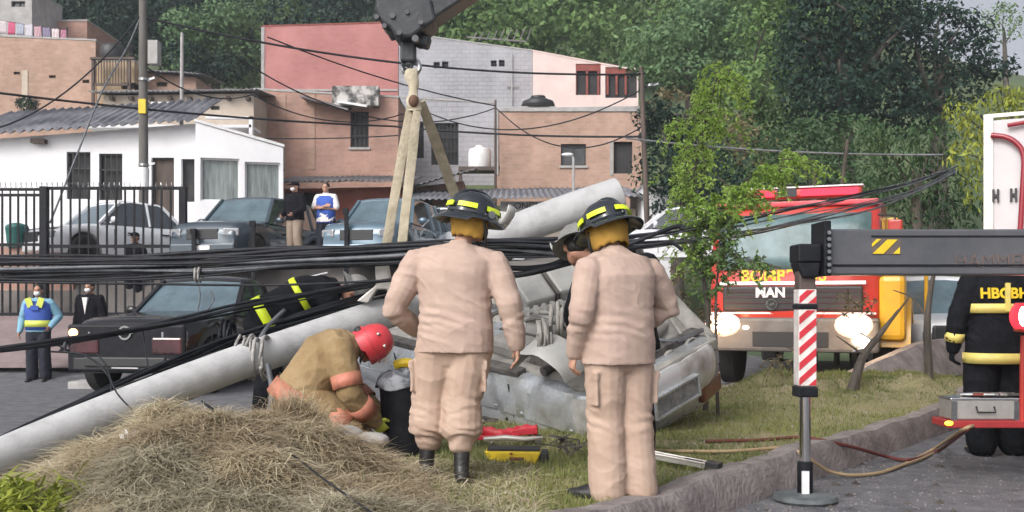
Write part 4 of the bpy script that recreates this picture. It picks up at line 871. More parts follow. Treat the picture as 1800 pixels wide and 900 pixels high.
pcar('distant white car seen between the shrub and the second firefighter', 1190, 25.5, 90, 'whitecar', L=4.3, Hh=1.45, z=P(0,470,25.5).z)
car('parked_pickup', 'dark nosed white vehicle parked behind the thin sapling on the right', (cp(1692,16.5),17.8,0), R(180-4), 'whitecar', L=4.6, Wd=1.8, Hh=1.78, belt=1.08, hood=1.08, kind='suv', glass='carglass_lt', cat='car', wr=.36, clear=.28)
mb = MB(); o = [q for q in bpy.data.objects if q.get('label','').startswith('dark nosed')][0]
mb.box((-.72,2.26,.50),(.72,2.34,.98)); mb.build('front_panel', M['plastic'], o, bevel=.04)
mb = MB(); mb.lathe([(.08,0),(.115,0),(.115,.03),(.08,.03),(.08,0)], 20, (0,2.34,.80), axis='y'); mb.box((-.15,2.34,.79),(.15,2.365,.815)); mb.build('emblem', M['chrome'], o, smooth=True)
# ---------------------------------------------------------------- fire engine
glowmat = lampmat('painted_lamp_bloom', (.75,.18,.05), (1,.55,.18), .25, 6)  # painted bloom: warm emission fading outwards around each headlight
FD = 15.4; fe = empty('fire_engine', (P(1392,0,FD).x, FD, .17), 'red and yellow fire engine with lit headlights facing the camera behind the tree', 'fire engine', rz=R(180-23))
# local: +Y forward (towards camera), x to picture left
mb = MB(); hw = 1.24
prof = [(-1.9,.62),(0.0,.55),(.05,1.0),(.03,1.62),(-.22,2.55),(-.42,2.72),(-1.9,2.76)]
rings = []
for (x, ins) in ((-hw,.10),(-hw*.93,.02),(-hw*.5,-.03),(0,-.05),(hw*.5,-.03),(hw*.93,.02),(hw,.10)):
    rings.append([Vector((x, y-(ins if y > -1 else 0), z-(.02 if abs(x) > 1.2 and z > 2.5 else 0))) for y,z in prof])
mb.rings(rings); mb.build('cab', M['fred'], fe, smooth=True, bevel=.03)
# windscreen : large, slightly proud
def wsc(x): return .03-.10*(abs(x)/hw)**2*1.0
mb = MB(); V_ = []; F_ = []
for j in range(5):
    t = j/4; z = 1.66+.84*t; y0 = .045-.245*t
    for i in range(13):
        x = -1.12+2.24*i/12; V_.append((x, y0+.045-.055*(abs(x)/hw)**2, z))
for j in range(4):
    for i in range(12): a = j*13+i; F_.append((a,a+1,a+14,a+13))
mb.add(V_, F_); o = mb.build('windscreen', M['truckglass'], fe, smooth='all'); s = o.modifiers.new('t','SOLIDIFY'); s.thickness = .02
mb = MB(); mb.bar((0,.10,1.63),(0,-.16,2.52),.0,.0) if False else None
mb.bar((-.9,.12,1.68),(-.35,.07,1.88),.025); mb.bar((.15,.12,1.68),(.7,.08,1.84),.025); mb.build('wiper', M['plastic'], fe)
mb = MB(); mb.box((-1.02,.05,1.02),(1.02,.105,1.40)); g_ = mb.build('grille', M['plastic'], fe, bevel=.03)
mb = MB(); [mb.box((-.98,.106,1.06+.085*i),(.98,.118,1.075+.085*i)) for i in range(4)]; mb.build('grille_slats', mat('grille_maroon',(.06,.02,.03),.4), g_)
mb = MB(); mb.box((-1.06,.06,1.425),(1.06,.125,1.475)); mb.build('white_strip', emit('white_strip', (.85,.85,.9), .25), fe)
text('BOMBEROS', .245, mat('gold_letters', (.85,.62,.05), .4), fe, (.12, .075, 1.555), (R(90),0,PI), bold=.006)
text('MAN', .20, M['whitetrim'], fe, (.30, .122, 1.30), (R(90),0,PI), bold=.008)
mb = MB(); mb.lathe([(.07,0),(.085,0),(.085,.015),(.07,.015),(.07,0)], 18, (.28,.118,1.13), axis='y'); mb.cbox((.28,.125,1.13),(.07,.01,.03),rot=Euler((0,.5,0))); mb.build('emblem', M['chrome'], fe)
mb = MB(); mb.box((-1.20,.03,.985),(1.20,.09,1.012)); mb.build('trim_line', M['whitetrim'], fe)
mb = MB(); mb.box((-1.25,-.25,.42),(1.25,.20,.93)); bo = mb.build('bumper', mat('bumper_grey', (.12,.11,.105), .6, c2=(.17,.16,.15), sc=4), fe, bevel=.05)
mb = MB(); mb.box((-.55,.19,.50),(.55,.215,.72)); mb.build('bumper_grille', M['plastic'], bo)
for i, (x, w) in enumerate(((1.0,.19),(-.90,.19))):
    mb = MB(); mb.ell((x,.205,.82),(w,.06,.12),18,10); mb.build('headlight', lampmat('headlamp_lit', (1,.42,.10), (1,.88,.70), 1.6, 42), fe, smooth=True)
    mb = MB(); mb.ell((x,.185,.82),(w*1.5,.05,.19),24,10); mb.build('painted_halo', glowmat, fe, smooth=True)  # added glowing ellipsoid, stands in for the halo around the lens
mb = MB(); mb.ell((-1.0,.21,.60),(.12,.05,.075),14,8); mb.build('fog_light', emit('fog_lamp_lit', (1,.78,.5), 24), fe, smooth=True)
mb = MB(); mb.ell((.65,.21,.78),(.05,.03,.03),10,6); mb.build('marker_light', emit('marker_lit', (1,.9,.8), 6), fe, smooth=True)
mb = MB(); mb.ell((-1.52,-.10,.88),(.07,.05,.06),10,6); mb.build('side_lamp', emit('side_lamp_lit', (1,.55,.1), 14), fe, smooth=True)
for (x, s) in ((1.0,.7),(-.90,.6)):
    l = bpy.data.lights.new('headlight_beam', 'SPOT'); l.energy = 70; l.color = (1,.66,.36); l.spot_size = R(120); l.spot_blend = .9; l.shadow_soft_size = .14
    lo = bpy.data.objects.new('headlight_beam', l); COL.objects.link(lo); lo.parent = fe; lo.location = (x,.36,.84); lo.rotation_euler = (R(82),0,0)
    l = bpy.data.lights.new('headlight_spill', 'POINT'); l.energy = 16; l.color = (1,.58,.24); l.shadow_soft_size = .2
    lo = bpy.data.objects.new('headlight_spill', l); COL.objects.link(lo); lo.parent = fe; lo.location = (x,.62,.86)
mb = MB(); mb.box((-.95,-1.0,2.80),(.80,-.68,2.95)); lb_ = mb.build('light_bar', M['fred'], fe, bevel=.04)
mb = MB(); mb.box((.02,-1.01,2.815),(.32,-.672,2.94)); mb.build('bar_centre', M['plastic'], lb_)
for x0,x1 in ((.36,.76),(-.90,-.04)):
    mb = MB(); mb.box((x0,-.676,2.82),(x1,-.66,2.93)); mb.build('bar_lens', emit('red_beacon', (.75,.02,.06), .7), lb_)
mb = MB(); mb.box((-.97,-1.02,2.952),(.82,-.66,2.975)); mb.build('bar_cap', M['whitetrim'], lb_)
mb = MB(); mb.box((-1.22,-.5,2.62),(1.22,-.20,2.70)); mb.build('sun_visor', mat('red_visor', (.55,.05,.07), .35, c2=(.65,.10,.12), sc=3), fe, bevel=.02)
for s in (1,-1):
    mb = MB(); mb.tube([(s*1.22,-.15,2.45),(s*1.45,.02,2.42),(s*1.48,.02,2.0),(s*1.24,-.05,1.75)], .018, 6); m_ = mb.build('mirror_arm', M['plastic'], fe)
    mb = MB(); mb.cbox((s*1.46,.02,2.15),(.20,.07,.42)); mb.build('mirror', M['plastic'] if s > 0 else M['fred'], m_, bevel=.03)
    mb = MB(); mb.box((min(s*1.246,s*1.25),-1.25,1.55),(max(s*1.246,s*1.25),-.42,2.4)); mb.build('side_window', M['glass'], fe)
mb = MB(); mb.box((-1.19,-1.0,1.5),(-1.03,-.1,2.55)) if False else None
# yellow body behind / side
mb = MB(); mb.box((-1.42,-6.6,.75),(1.22,-1.95,2.55)); yb_ = mb.build('rear_body', M['fyellow'], fe, bevel=.04)
mb = MB()
for i in range(4): mb.box((-1.435,-6.2+i*1.05,1.05),(-1.421,-5.3+i*1.05,2.3))
mb.build('locker_shutter', M['alu'], yb_)
mb = MB(); mb.box((-1.62,-1.95,.98),(-1.14,-.32,1.12)); 
arch = [(-.62+.62*0,0)]
T90 = Matrix.Translation((-1.62,-.95,.56)) @ Matrix.Rotation(R(90),4,'Z')
pts = [(.78*math.cos(a),.74*math.sin(a)) for a in [PI*i/14 for i in range(15)]]+[(.56*math.cos(a),.54*math.sin(a)) for a in [PI-PI*i/14 for i in range(15)]]
n_ = len(pts); vs = [Vector((x0, -.95+u, .50+w)) for x0 in (-1.66,-1.16) for u,w in pts]
mb = MB(); mb.add(vs, [(i,(i+1)%n_,(i+1)%n_+n_,i+n_) for i in range(n_)]+[(i,28-i+1,28-i,i+1) for i in range(14)]+[(n_+i,n_+i+1,n_+28-i,n_+29-i) for i in range(14)])
mb.build('mudguard', M['fyellow'], fe, smooth=True)
mb = MB(); mb.box((-1.60,-.55,.60),(-1.22,-.02,1.55)); mb.build('corner_panel', M['fyellow'], fe, bevel=.08)
mb = MB(); mb.box((-1.5,-3.0,.45),(-1.05,-1.9,1.9)); mb.box((-1.86,-2.9,.5),(-1.80,-2.4,2.0)); mb.build('side_step', M['fyellow'], fe, bevel=.03)
for s, w in ((-1,-.95),(1,-.95),(-1,-5.2),(1,-5.2)):
    wheel(fe, (s*1.28 if s < 0 else s*1.08, w, .38), .52, .32, s)
mb = MB(); mb.tube([(-1.0,.26,.72),(-1.15,.33,.62),(-1.05,.36,.50),(-.9,.3,.45)], .02, 6); mb.build('tow_hook', M['steel'], fe)
# ---------------------------------------------------------------- overturned silver car
F_dir = Vector((-.66,.75,0)).normalized(); side = Vector((F_dir.y,-F_dir.x,0)); roll = R(19); pitch = R(7)
Rw = (side*math.cos(roll)+Vector((0,0,math.sin(roll)))); Fw = (F_dir+Vector((0,0,math.sin(pitch)))).normalized(); Nw = Rw.cross(Fw).normalized()  # away from ground (car's belly direction)
# car local: y forward = Fw, z(up of car) = -Nw, x = y x z
Zc = -Nw; Yc = (Fw-Zc*Fw.dot(Zc)).normalized(); Xc = Yc.cross(Zc)
rm = Matrix((Xc, Yc, Zc)).transposed()
WRECK = P(1158,602,8.9)   # rear centre of the belly
wr0 = empty('overturned_car', (0,0,0), 'crushed silver car lying on its roof with its dusty underside exposed', 'wrecked car')
wr0.rotation_euler = rm.to_euler(); L = 4.1; hw = .83
wr0.location = WRECK + Yc*(L/2)
NEAR = 1 if Xc.y < 0 else -1     # side of the car that faces the camera
def dent(v, a=.035):
    cr = (1-abs(noise.noise(v*2.6+Vector((2,2,2)))*2.4)); cr = max(0,cr)**4
    return v+Vector((noise.noise(v*1.9), noise.noise(v*1.9+Vector((9,0,0))), noise.noise(v*1.9+Vector((0,9,0)))))*a+Vector((-v.x*.055*cr, 0, .018*cr))
rings = []; n = 110
for i in range(n+1):
    y = -L/2+L*i/n; zt = float(np.interp(y, [-2.05,-2.0,-1.8,-1.0,.6,.75,1.7,2.0,2.05], [.72,.84,.90,.92,.93,.90,.78,.66,.5])); b = .22
    b2 = b
    for w in (-1.30, 1.25):
        d = abs(y-w)
        if d < .40: b2 = max(b2, .26+math.sqrt(.16-d*d)-.02)
    e = abs(y)/(L/2); w = hw*(1-.10*max(0,(e-.8)/.2)**2)
    zs_ = [(.84,b),(.93,b+.02),(1.0,b+(zt-b)*.16),(1.035,b+(zt-b)*.34),(1.03,b+(zt-b)*.52),(1.0,b+(zt-b)*.56),(1.01,b+(zt-b)*.62),(.99,b+(zt-b)*.8),(.92,zt),(.7,zt+.02),(0,zt+.02)]
    zz_ = [(.84,b2),(.93,b2+.02),(1.0,b2+(zt-b2)*.16),(1.035,b2+(zt-b2)*.34),(1.03,b2+(zt-b2)*.52),(1.0,b2+(zt-b2)*.56),(1.01,b2+(zt-b2)*.62),(.99,b2+(zt-b2)*.8),(.92,zt),(.7,zt+.02)]
    if NEAR > 0: zs_, zz_ = zs_, zz_
    A_, B_ = (zs_[:-1], zz_) if NEAR > 0 else (zz_, zs_[:-1])
    ring = [dent(Vector((w*a, y, z))) for a,z in A_]+[dent(Vector((0,y,zt+.02)))]+[dent(Vector((-w*a, y, z))) for a,z in reversed(B_)]
    rings.append(ring)
mb = MB(); mb.rings(rings, caps=True); mb.build('body', M['silver'], wr0, smooth=True)
# crushed cabin
mb = MB(); rr = []
for (y,z,w) in ((-1.55,.9,.70),(-1.35,1.10,.66),(-.6,1.20,.62),(.3,1.17,.62),(.6,1.12,.64),(1.0,.88,.72)):
    rr.append([dent(Vector((-w-.04,y,.86)),.06),dent(Vector((-w,y,z-.04)),.06),dent(Vector((-w*.6,y,z)),.08),dent(Vector((0,y,z)),.08),dent(Vector((w*.6,y,z)),.08),dent(Vector((w,y,z-.04)),.06),dent(Vector((w+.04,y,.86)),.06)])
mb.rings(rr); mb.build('crushed_roof', M['silver'], wr0, smooth=True)
mb = MB()
for s in (-1,1):
    for y0,y1 in ((-1.2,-.45),(-.35,.55)): mb.cbox((s*.735,(y0+y1)/2,.98),(.03,y1-y0,.15))
mb.build('side_window', M['dark'], wr0)
# belly: floor pan with ribs, tunnel, fuel tank, exhaust, axle, springs
mb = MB(); n1, n2 = 24, 60; V_ = []; F_ = []
for i in range(n2+1):
    for j in range(n1+1):
        x = -hw*.86+hw*1.72*j/n1; y = -L/2+.12+(L-.24)*i/n2
        z = .235-.035*(math.cos(x*22) > .3)+(.10 if abs(x) < .13 else 0)+.03*noise.noise(Vector((x*4,y*4,0)))
        V_.append((x,y,z))
for i in range(n2):
    for j in range(n1): a = i*(n1+1)+j; F_.append((a,a+1,a+n1+2,a+n1+1))
mb.add(V_, F_); o = mb.build('floor_pan', M['under'], wr0, smooth=True); s = o.modifiers.new('t','SOLIDIFY'); s.thickness = .02; s.offset = 0
mb = MB(); mb.cbox((.06,-.62,.13),(1.0,.62,.19),rot=Euler((0,.02,.05))); mb.build('fuel_tank', mat('tank_grey', (.36,.35,.33), .6, .2, c2=(.26,.25,.235), sc=4, detail=7, bump=.2), wr0, bevel=.06)
mb = MB()
for x in (-.22,.3): mb.cbox((x,-.62,.028),(.035,.72,.012)); 
mb.build('tank_strap', M['underdark'], wr0)
mb = MB(); mb.tube(crv([(-.5,1.3,.12),(-.38,.6,.10),(-.42,0,.10),(-.52,-.6,.06),(-.46,-1.1,.02),(-.40,-1.5,.08)], 6), .035, 10); mb.build('exhaust_pipe', M['under'], wr0, smooth=True)
mb = MB(); mb.tube([(-.58,-1.60,.10),(-.45,-1.60,.10),(.35,-1.62,.10),(.48,-1.62,.10)], [.06,.12,.12,.06], 14, ry=[.05,.09,.09,.05]); mb.build('muffler', M['under'], wr0, smooth=True)
mb = MB(); mb.tube([(-.68,-1.25,.16),(-.2,-1.25,.12),(.2,-1.25,.12),(.68,-1.25,.16)], .045, 12)
for s in (-1,1):
    mb.bar((s*.55,-1.25,.14),(s*.45,-.75,.2),.07,.05); mb.bar((s*.2,-1.28,.14),(s*.5,-.95,.2),.04)
    for k in range(5): mb.lathe([(.055,-.012),(.075,0),(.055,.012)], 14, (s*.5,-1.28,.12+k*.03))
mb.ell((0,-1.25,.12),(.13,.13,.11),12,8); mb.build('rear_axle', M['underdark'], wr0, smooth=True)
mb = MB()
for k in range(7):
    x0 = -.7+.2*k; c_ = [(x0+rg.uniform(-.05,.05), -1.9+rg.random()*.3, .12+rg.random()*.05), (x0+rg.uniform(-.2,.2), -1.5, .02-rg.random()*.08), (x0+rg.uniform(-.3,.3), -1.0, .08), (x0*.6, -.4, .05)]
    mb.tube(crv(c_, 6), rg.choice((.010,.016,.022)), 6)
mb.build('brake_hose', M['under'], wr0, smooth=True)
mb = MB()
for s in (-1,1): mb.box((min(s*.66,s*.78),-1.0,.17),(max(s*.66,s*.78),1.6,.23))
mb.box((-.7,-.28,.17),(.7,-.2,.22)); mb.box((-.7,.5,.17),(.7,.58,.22)); mb.box((-.72,-1.9,.15),(.72,-1.8,.24)); mb.build('frame_rail', M['underdark'], wr0, bevel=.01)
for s in (-NEAR,):
    for w in (-1.30,1.25): wheel(wr0, (s*.70, w, .22), .29, .18, s, 'steel')
# rear bumper: rounded bar curved round the corners
mb = MB(); rr = []
for i in range(25):
    a = -1+2*i/24; x = a*.86; yy = -2.10+.30*abs(a)**6; h = .165
    c0 = Vector((x, yy, .42)); rr.append([dent(c0+Vector((0, -.055*math.cos(t)**1, 0))+Vector((0,0,h*math.sin(t)*1.15)), .02) for t in [2*PI*k/14 for k in range(14)]])
mb.rings(rr); mb.build('rear_bumper', M['bumpersilver'], wr0, smooth=True)
mb = MB(); mb.cbox((.0,-2.03,.28),(1.5,.10,.12)); mb.build('bumper_skirt', M['under'], wr0, bevel=.02)
pf = MB()
for (a,b_,c_,d) in ((-.30,.30,.57,.595),(-.30,.30,.385,.41),(-.30,-.275,.41,.57),(.275,.30,.41,.57)): pf.box((a,-2.205,c_),(b_,-2.10,d))
pf.build('plate_frame', M['silver'], wr0, bevel=.004)
mb = MB(); mb.box((-.27,-2.182,.415),(.27,-2.12,.565)); pr = mb.build('number_plate', mat('dirty_plate', (.30,.30,.31), .5, c2=(.14,.14,.15), sc=16), wr0)
for s in (-1,1):
    mb = MB(); mb.cbox((s*.60,-2.03,.66),(.36,.10,.20),rot=Euler((0,0,s*.18))); mb.build('tail_light', M['taillens'], wr0, bevel=.03)
mb = MB(); [mb.box((min(s*.835,s*.845),y-.006,.28),(max(s*.835,s*.845),y+.006,.86)) for s in (-1,1) for y in (-.92,.05,.9)]; mb.build('door_seam', M['dark'], wr0)
mb = MB(); mb.tube([dent(Vector((-hw*1.0+.0, y, .555))) for y in np.linspace(-1.85,1.7,20)], .014, 6); mb.tube([dent(Vector((hw, y, .555))) for y in np.linspace(-1.85,1.7,20)], .014, 6); mb.build('side_moulding', M['silver'], wr0)
# bent panels torn from the wreck
M['tankp'] = mat('bent_panel_grey', (.30,.30,.29), .55, .2, c2=(.42,.42,.40), sc=3, detail=7, bump=.15)
def patch(name, label, cs, m, amp=.05, ribs=0, seed=0, nx=22, ny=14):
    C = [P(*p) for p in cs]; o = sum(C, Vector())/4; V = []; F = []
    nr = (C[1]-C[0]).cross(C[3]-C[0]).normalized()
    for j in range(ny+1):
        for i in range(nx+1):
            u, v = i/nx, j/ny; p = C[0].lerp(C[1],u).lerp(C[3].lerp(C[2],u),v)
            e = 1+.10*noise.noise(Vector((u*4,v*4,seed))); h = amp*noise.noise(Vector((u*2.2+seed,v*2.2,seed)))*2 + amp*.5*(1-abs(noise.noise(Vector((u*3,v*5,seed+4)))*3)) + (.018*(abs(math.sin(u*ribs*PI)) > .8) if ribs else 0)
            V.append(p+nr*h+(p-o)*(e-1)*(1 if (i in (0,nx) or j in (0,ny)) else .3))
    for j in range(ny):
        for i in range(nx): a = j*(nx+1)+i; F.append((a,a+1,a+nx+2,a+nx+1))
    mb = MB(); mb.add(V,F); ob_ = mb.build(name, m, smooth=True); s_ = ob_.modifiers.new('t','SOLIDIFY'); s_.thickness = .018; return tag(ob_, label, 'car panel')
patch('torn_panel', 'dusty tan torn panel standing up at the right end of the wreck', [(1130,520,9.9),(1178,508,9.8),(1258,592,9.6),(1140,612,9.4)], M['under'], .014, 0, 3)
# square tank halves lying on the belly
tkr = empty('broken_tank', P(965,503,9.35), 'grey square edged tank with a dark strap lying on the belly of the wreck', 'tank'); tkr.rotation_euler = (R(38), R(-14), R(18))
mb = MB(); mb.cbox((-.17,0,0),(.29,.44,.16)); o = mb.build('tank_half', M['tankp'], tkr, bevel=.03)
mb = MB(); mb.cbox((.16,.01,.012),(.30,.42,.15)); o = mb.build('tank_half', M['tankp'], tkr, bevel=.03)
mb = MB(); mb.box((-.022,-.23,-.05),(.006,.23,.088)); mb.build('strap', M['underdark'], tkr)
# wheel arch liner : bent half drum
mb = MB(); rr = []
for i in range(15):
    a_ = PI*(.02+.96*i/14); ring_ = []
    for (x_, k_) in ((-.15,1.0),(-.13,1.03),(0,1.05),(.12,1.02),(.15,.98),(.13,.93),(0,.97),(-.12,.95)):
        v_ = Vector((x_, .30*k_*math.cos(a_), .25*k_*math.sin(a_))); ring_.append(v_+Vector((0,0,.03*noise.noise(v_*6))))
    rr.append(ring_)
mb.rings(rr); ob_ = mb.build('wheel_arch_liner', M['tankp'], smooth=True, loc=P(968,648,8.75)); ob_.rotation_euler = (R(12),R(-30),R(40)); tag(ob_, 'rounded grey wheel arch liner hanging over the near side of the wreck', 'car panel')
for i, (pts, r_, m_, l_) in enumerate((
 ([(880,560,9.2),(930,548,9.1),(1000,552,9.1),(1040,530,9.2)], .022, 'under', 'dusty pipe lying across the belly of the wreck under the tank'),
 ([(900,575,9.0),(950,560,8.9),(1010,590,8.8),(1035,640,8.7)], .016, 'underdark', 'dark pipe curving over the near edge of the wreck'),
 ([(1120,585,9.3),(1180,600,9.3),(1235,580,9.5)], .022, 'steel', 'bare steel tube on the belly behind the rear bumper'))):
    wire('wreck_pipe', l_, [P(*p) for p in pts], r_, m_, cat='pipe')
for i, (pts, w_, l_) in enumerate((
 ([(905,553,9.05),(1035,522,9.2)], .05, 'slotted grey frame rail just below the tank on the wreck'),
 ([(915,572,8.95),(1040,545,9.1)], .035, 'thin grey frame rail below the slotted one'))):
    mb = MB(); A_, B_ = P(*pts[0]), P(*pts[1]); mb.bar(A_, B_, w_, w_*.7)
    for q in range(9): c_ = A_.lerp(B_, (q+.5)/9); mb.cbox(c_+Vector((0,-w_*.3,.0)), (w_*.9,w_*.4,w_*1.5))
    tag(mb.build('frame_rail', M['tankp'], bevel=.005), l_, 'rail')
# ---------------------------------------------------------------- fallen poles
mb = MB(); A = P(-150,885,5.95); B = P(720,532,9.3); c = [A.lerp(B, i/24)+Vector((0,0,.012*math.sin(i*.8))) for i in range(25)]
c = crv([P(-150,878,5.9), P(0,806,6.5), P(200,722,7.2), P(400,645,7.95), P(560,590,8.7), P(730,533,9.5)], 8)
mb.tube(c, [.125+.022*i/(len(c)-1) for i in range(len(c))], 24); fp = mb.build('fallen_pole', M['poleconc'], smooth=True); tag(fp, 'long pale concrete pole fallen diagonally from the lower left onto the wreck', 'concrete pole')
mb = MB()
for t in range(3, 38, 5):
    q = c[t]; mb.lathe([(0,0),(.018,0),(.018,.01),(0,.01)], 10, q+Vector((.02,-.133,-.01)), axis='y')
mb.build('bolt_hole', M['dark'], fp)
c2 = [P(770,457,9.6), P(900,406,9.7), P(1000,370,9.8), P(1088,343,9.9)]; c2c = crv(c2, 4); mb = MB(); mb.tube(c2c, [.138+.036*i/(len(c2c)-1) for i in range(len(c2c))], 28)
ps = mb.build('pole_stump', M['poleconc'], smooth=True, bevel=.012); tag(ps, 'thick tapered end of a broken concrete pole tilted up behind the two firefighters', 'concrete pole')
mb = MB(); d = (c2[-1]-c2[-2]).normalized(); q = d.to_track_quat('Z','Y').to_matrix()
mb.lathe([(0,.0),(.11,.0),(.11,.006),(0,.006)], 24, c2[-1]+d*.001, rot=q); mb.build('pole_bore', M['dark'], ps)
# pole cap bracket (white angular piece by the left of man)
mb = MB(); q = P(672,505,9.0); poly = [(-.22,-.12),(-.05,.02),(-.06,.20),(.05,.22),(.08,.05),(.24,-.10),(.12,-.14),(.04,-.02),(-.04,-.02),(-.12,-.14)]
mb.prism(poly, -.05, .05); tag(mb.build('metal_bracket', M['alu'], bevel=.01, loc=q), 'pale angular metal bracket standing on the cables beside the nearest firefighter', 'bracket')
# ---------------------------------------------------------------- fallen cables
rc = random.Random(21)
def bundle(label, pts, n, spread, r, group, grey=.25, sgn=1, cat='cable', name='fallen_cable', wob=.02):
    base = [P(*p) for p in pts]
    for k in range(n):
        off = rc.uniform(-1,1); offy = rc.uniform(-.08,.08); ph = rc.uniform(0,6); w_ = rc.uniform(.3,1)*wob
        q = []
        for i, b in enumerate(base):
            s = spread[i] if hasattr(spread,'__len__') else spread
            q.append(b+Vector((0, offy, off*s+w_*math.sin(i*1.7+ph))))
        wire(name, label, q, rc.choice(r), 'cablegrey' if rc.random() < grey else 'cable', group, n=7, k=10, cat=cat)
bundle('black cable in the thick bundle crossing the whole scene at chest height', [(-60,472,9.6),(150,470,9.4),(350,465,9.1),(520,456,8.9),(700,447,8.6),(860,434,8.6),(1010,436,8.7),(1100,422,9.2)], 21, [.115,.11,.10,.09,.08,.07,.065,.04], (.007,.010,.013,.018,.022), 'cables in the thick chest high bundle', .3, wob=.03)
bundle('grey cable in the loose bundle over the fire engine running up to the trees', [(1040,425,9.0),(1150,415,9.6),(1280,396,11.2),(1400,372,12.2),(1520,345,13.2),(1610,322,14.0),(1680,297,14.6)], 12, [.05,.08,.13,.17,.17,.12,.04], (.006,.009,.013), 'cables over the fire engine', .75, wob=.04)
bundle('black cable in the bundle slanting over the pickup bonnet', [(-60,626,7.6),(110,600,7.9),(300,567,8.3),(450,538,8.7),(600,512,9.0),(720,490,9.0)], 7, [.035,.035,.035,.04,.05,.05], (.007,.010,.014), 'cables slanting over the pickup', .3, wob=.03)
bundle('black cable strung tightly along the upper side of the fallen pole', [(-60,800,6.9),(80,740,7.3),(220,680,7.8),(330,632,8.2),(430,592,8.6),(560,552,9.0),(700,515,9.3)], 14, [.03,.05,.075,.09,.09,.09,.08], (.006,.010,.014), 'cables along the fallen pole', .3, wob=.03)
for lab, pts, r, mm in (('thin taut black cable alone just below the chest high bundle', [(-60,495,9.0),(250,499,8.9),(480,501,8.8),(700,492,8.7)], .012, 'cable'),
  ('thin black cable hanging down from the chest high bundle to the pickup wheel', [(168,620,7.9),(185,640,7.7),(205,690,6.9),(250,740,6.6),(298,825,5.7)], .006, 'cable'),
  ('loop of thin cable curling from the slanting bundle over the road', [(90,618,7.9),(150,625,7.6),(190,660,7.5),(196,690,7.3)], .008, 'cable'),
  ('dark slanting wire lying over the hay heap', [(365,712,6.0),(440,760,5.7),(500,790,5.4),(580,850,5.0),(660,905,4.7)], .0055, 'cable'),
  ('short black wire end poking from the crown of the hay heap', [(355,705,6.0),(385,728,5.8),(440,745,5.8),(480,775,5.6)], .006, 'cable'),
  ('grey wire arc above the pickup bonnet', [(250,570,10),(255,610,10.0),(262,655,9.8)], .007, 'cable'),
  ('curved pale wire loop on the pickup windscreen', [(345,490,11),(352,520,11),(346,560,11),(375,530,11),(370,512,11)], .008, 'cablegrey'),
  ('lower slack cable beneath the chest high bundle near the wreck', [(760,452,8.9),(880,470,8.8),(960,468,8.8),(1020,446,8.8),(1120,428,9.4)], .026, 'cable'),
  ('thick black cable drooping behind the nearest firefighter elbow', [(700,468,8.9),(800,476,8.9),(900,484,8.8),(1000,462,8.8),(1100,432,9.2)], .03, 'cable'),
  ('twisted dark cable end sticking right from the bundle by the shrub', [(1100,432,9.0),(1150,412,9.0),(1190,398,9.1),(1202,402,9.1)], .022, 'cable'),
  ('second twisted cable end below the first by the shrub', [(1090,440,9.1),(1140,432,9.2),(1180,428,9.3),(1200,440,9.3)], .016, 'cable')):
    wire('loose_cable', lab, [P(*p) for p in pts], r, mm)
# rope knots tying cables to the pole
def tangle(label, c, n, rad, r, m, seed, axis=None):
    rt = random.Random(seed); mb = MB()
    for k in range(n):
        pts = []; a0 = rt.uniform(0,6); ox = rt.uniform(-1,1)*rad*.7
        for i in range(7):
            a = a0+i*.95; rr_ = rad*rt.uniform(.8,1.15); pts.append(c+Vector((ox+rt.uniform(-.3,.3)*rad*.3, rr_*math.cos(a), rr_*math.sin(a)))); 
        mb.tube(crv(pts, 5), r*rt.uniform(.7,1.2), 6)
    return tag(mb.build('tied_rope', m, smooth='all'), label, 'rope')
M['ropew'] = mat('pale_rope', (.38,.37,.36), .9, c2=(.22,.21,.2), sc=20)
tangle('pale rope tangle knotted round the fallen pole near the kneeling firefighter', P(448,628,8.15), 9, .165, .014, M['ropew'], 1)
tangle('small rope knot on the slanting bundle above the policeman knees', P(112,606,7.9), 4, .045, .009, M['cablegrey'], 2)
tangle('small knot of pale cord on the chest high bundle over the pickup roof', P(345,482,9.1), 4, .06, .010, M['ropew'], 3)
wire('hanging_rope', 'pale rope end hanging from the knot on the fallen pole', [P(470,640,8.0), P(478,690,7.9), P(470,735,7.8)], .022, 'cablegrey')
wire('hanging_rope', 'pale rope stays running from the knot up to the cable bundle', [P(445,615,8.2), P(470,575,8.5), P(500,545,8.8)], .018, 'cablegrey')
tangle('black knot of cables on the pickup bonnet', P(395,588,8.6), 6, .12, .013, M['cable'], 6)
tangle('grey tangle of springs and hoses spilling from the belly of the wreck', P(960,590,8.7), 9, .13, .015, M['under'], 7)
tangle('mass of bent pipes on top of the wreck belly', P(985,565,8.9), 7, .15, .02, M['under'], 8)
# ---------------------------------------------------------------- crane
BL = P(700,42,8.7)
crn = empty('crane', (6.6,7.0,0), 'dark crane reaching in from the right with hanging hook and striped outrigger leg', 'crane')
O = crn.location
# boom: box section rising to the upper right
tip = P(706,34,8.7)-O; root_ = P(1785,-681,8.7)-O; d = (root_-tip).normalized(); q = d.to_track_quat('Y','Z').to_matrix().to_4x4()
T = Matrix.Translation(tip) @ q
mb = MB(); mb.box((-.17,.10,-.19),(.17,6.6,.19),0,T); bo = mb.build('boom', M['boom'], crn, bevel=.02)
mb = MB(); mb.box((-.21,.72,-.225),(.21,6.6,.225),0,T); mb.build('boom_sleeve', M['boom'], bo, bevel=.02)
mb = MB(); mb.tube([T@Vector((0,.8,-.28)), T@Vector((0,4.5,-.28))], .05, 10); mb.build('hydraulic_ram', M['boom'], bo, smooth=True)
hm = MB()
hp = [P(x,y,8.7)-O for x,y in ((668,-8),(712,-30),(762,12),(770,46),(726,76),(702,76),(690,60),(672,48),(666,24))]; hm.prism([(p.x,p.z) for p in hp], hp[0].y-.2, hp[0].y+.2)
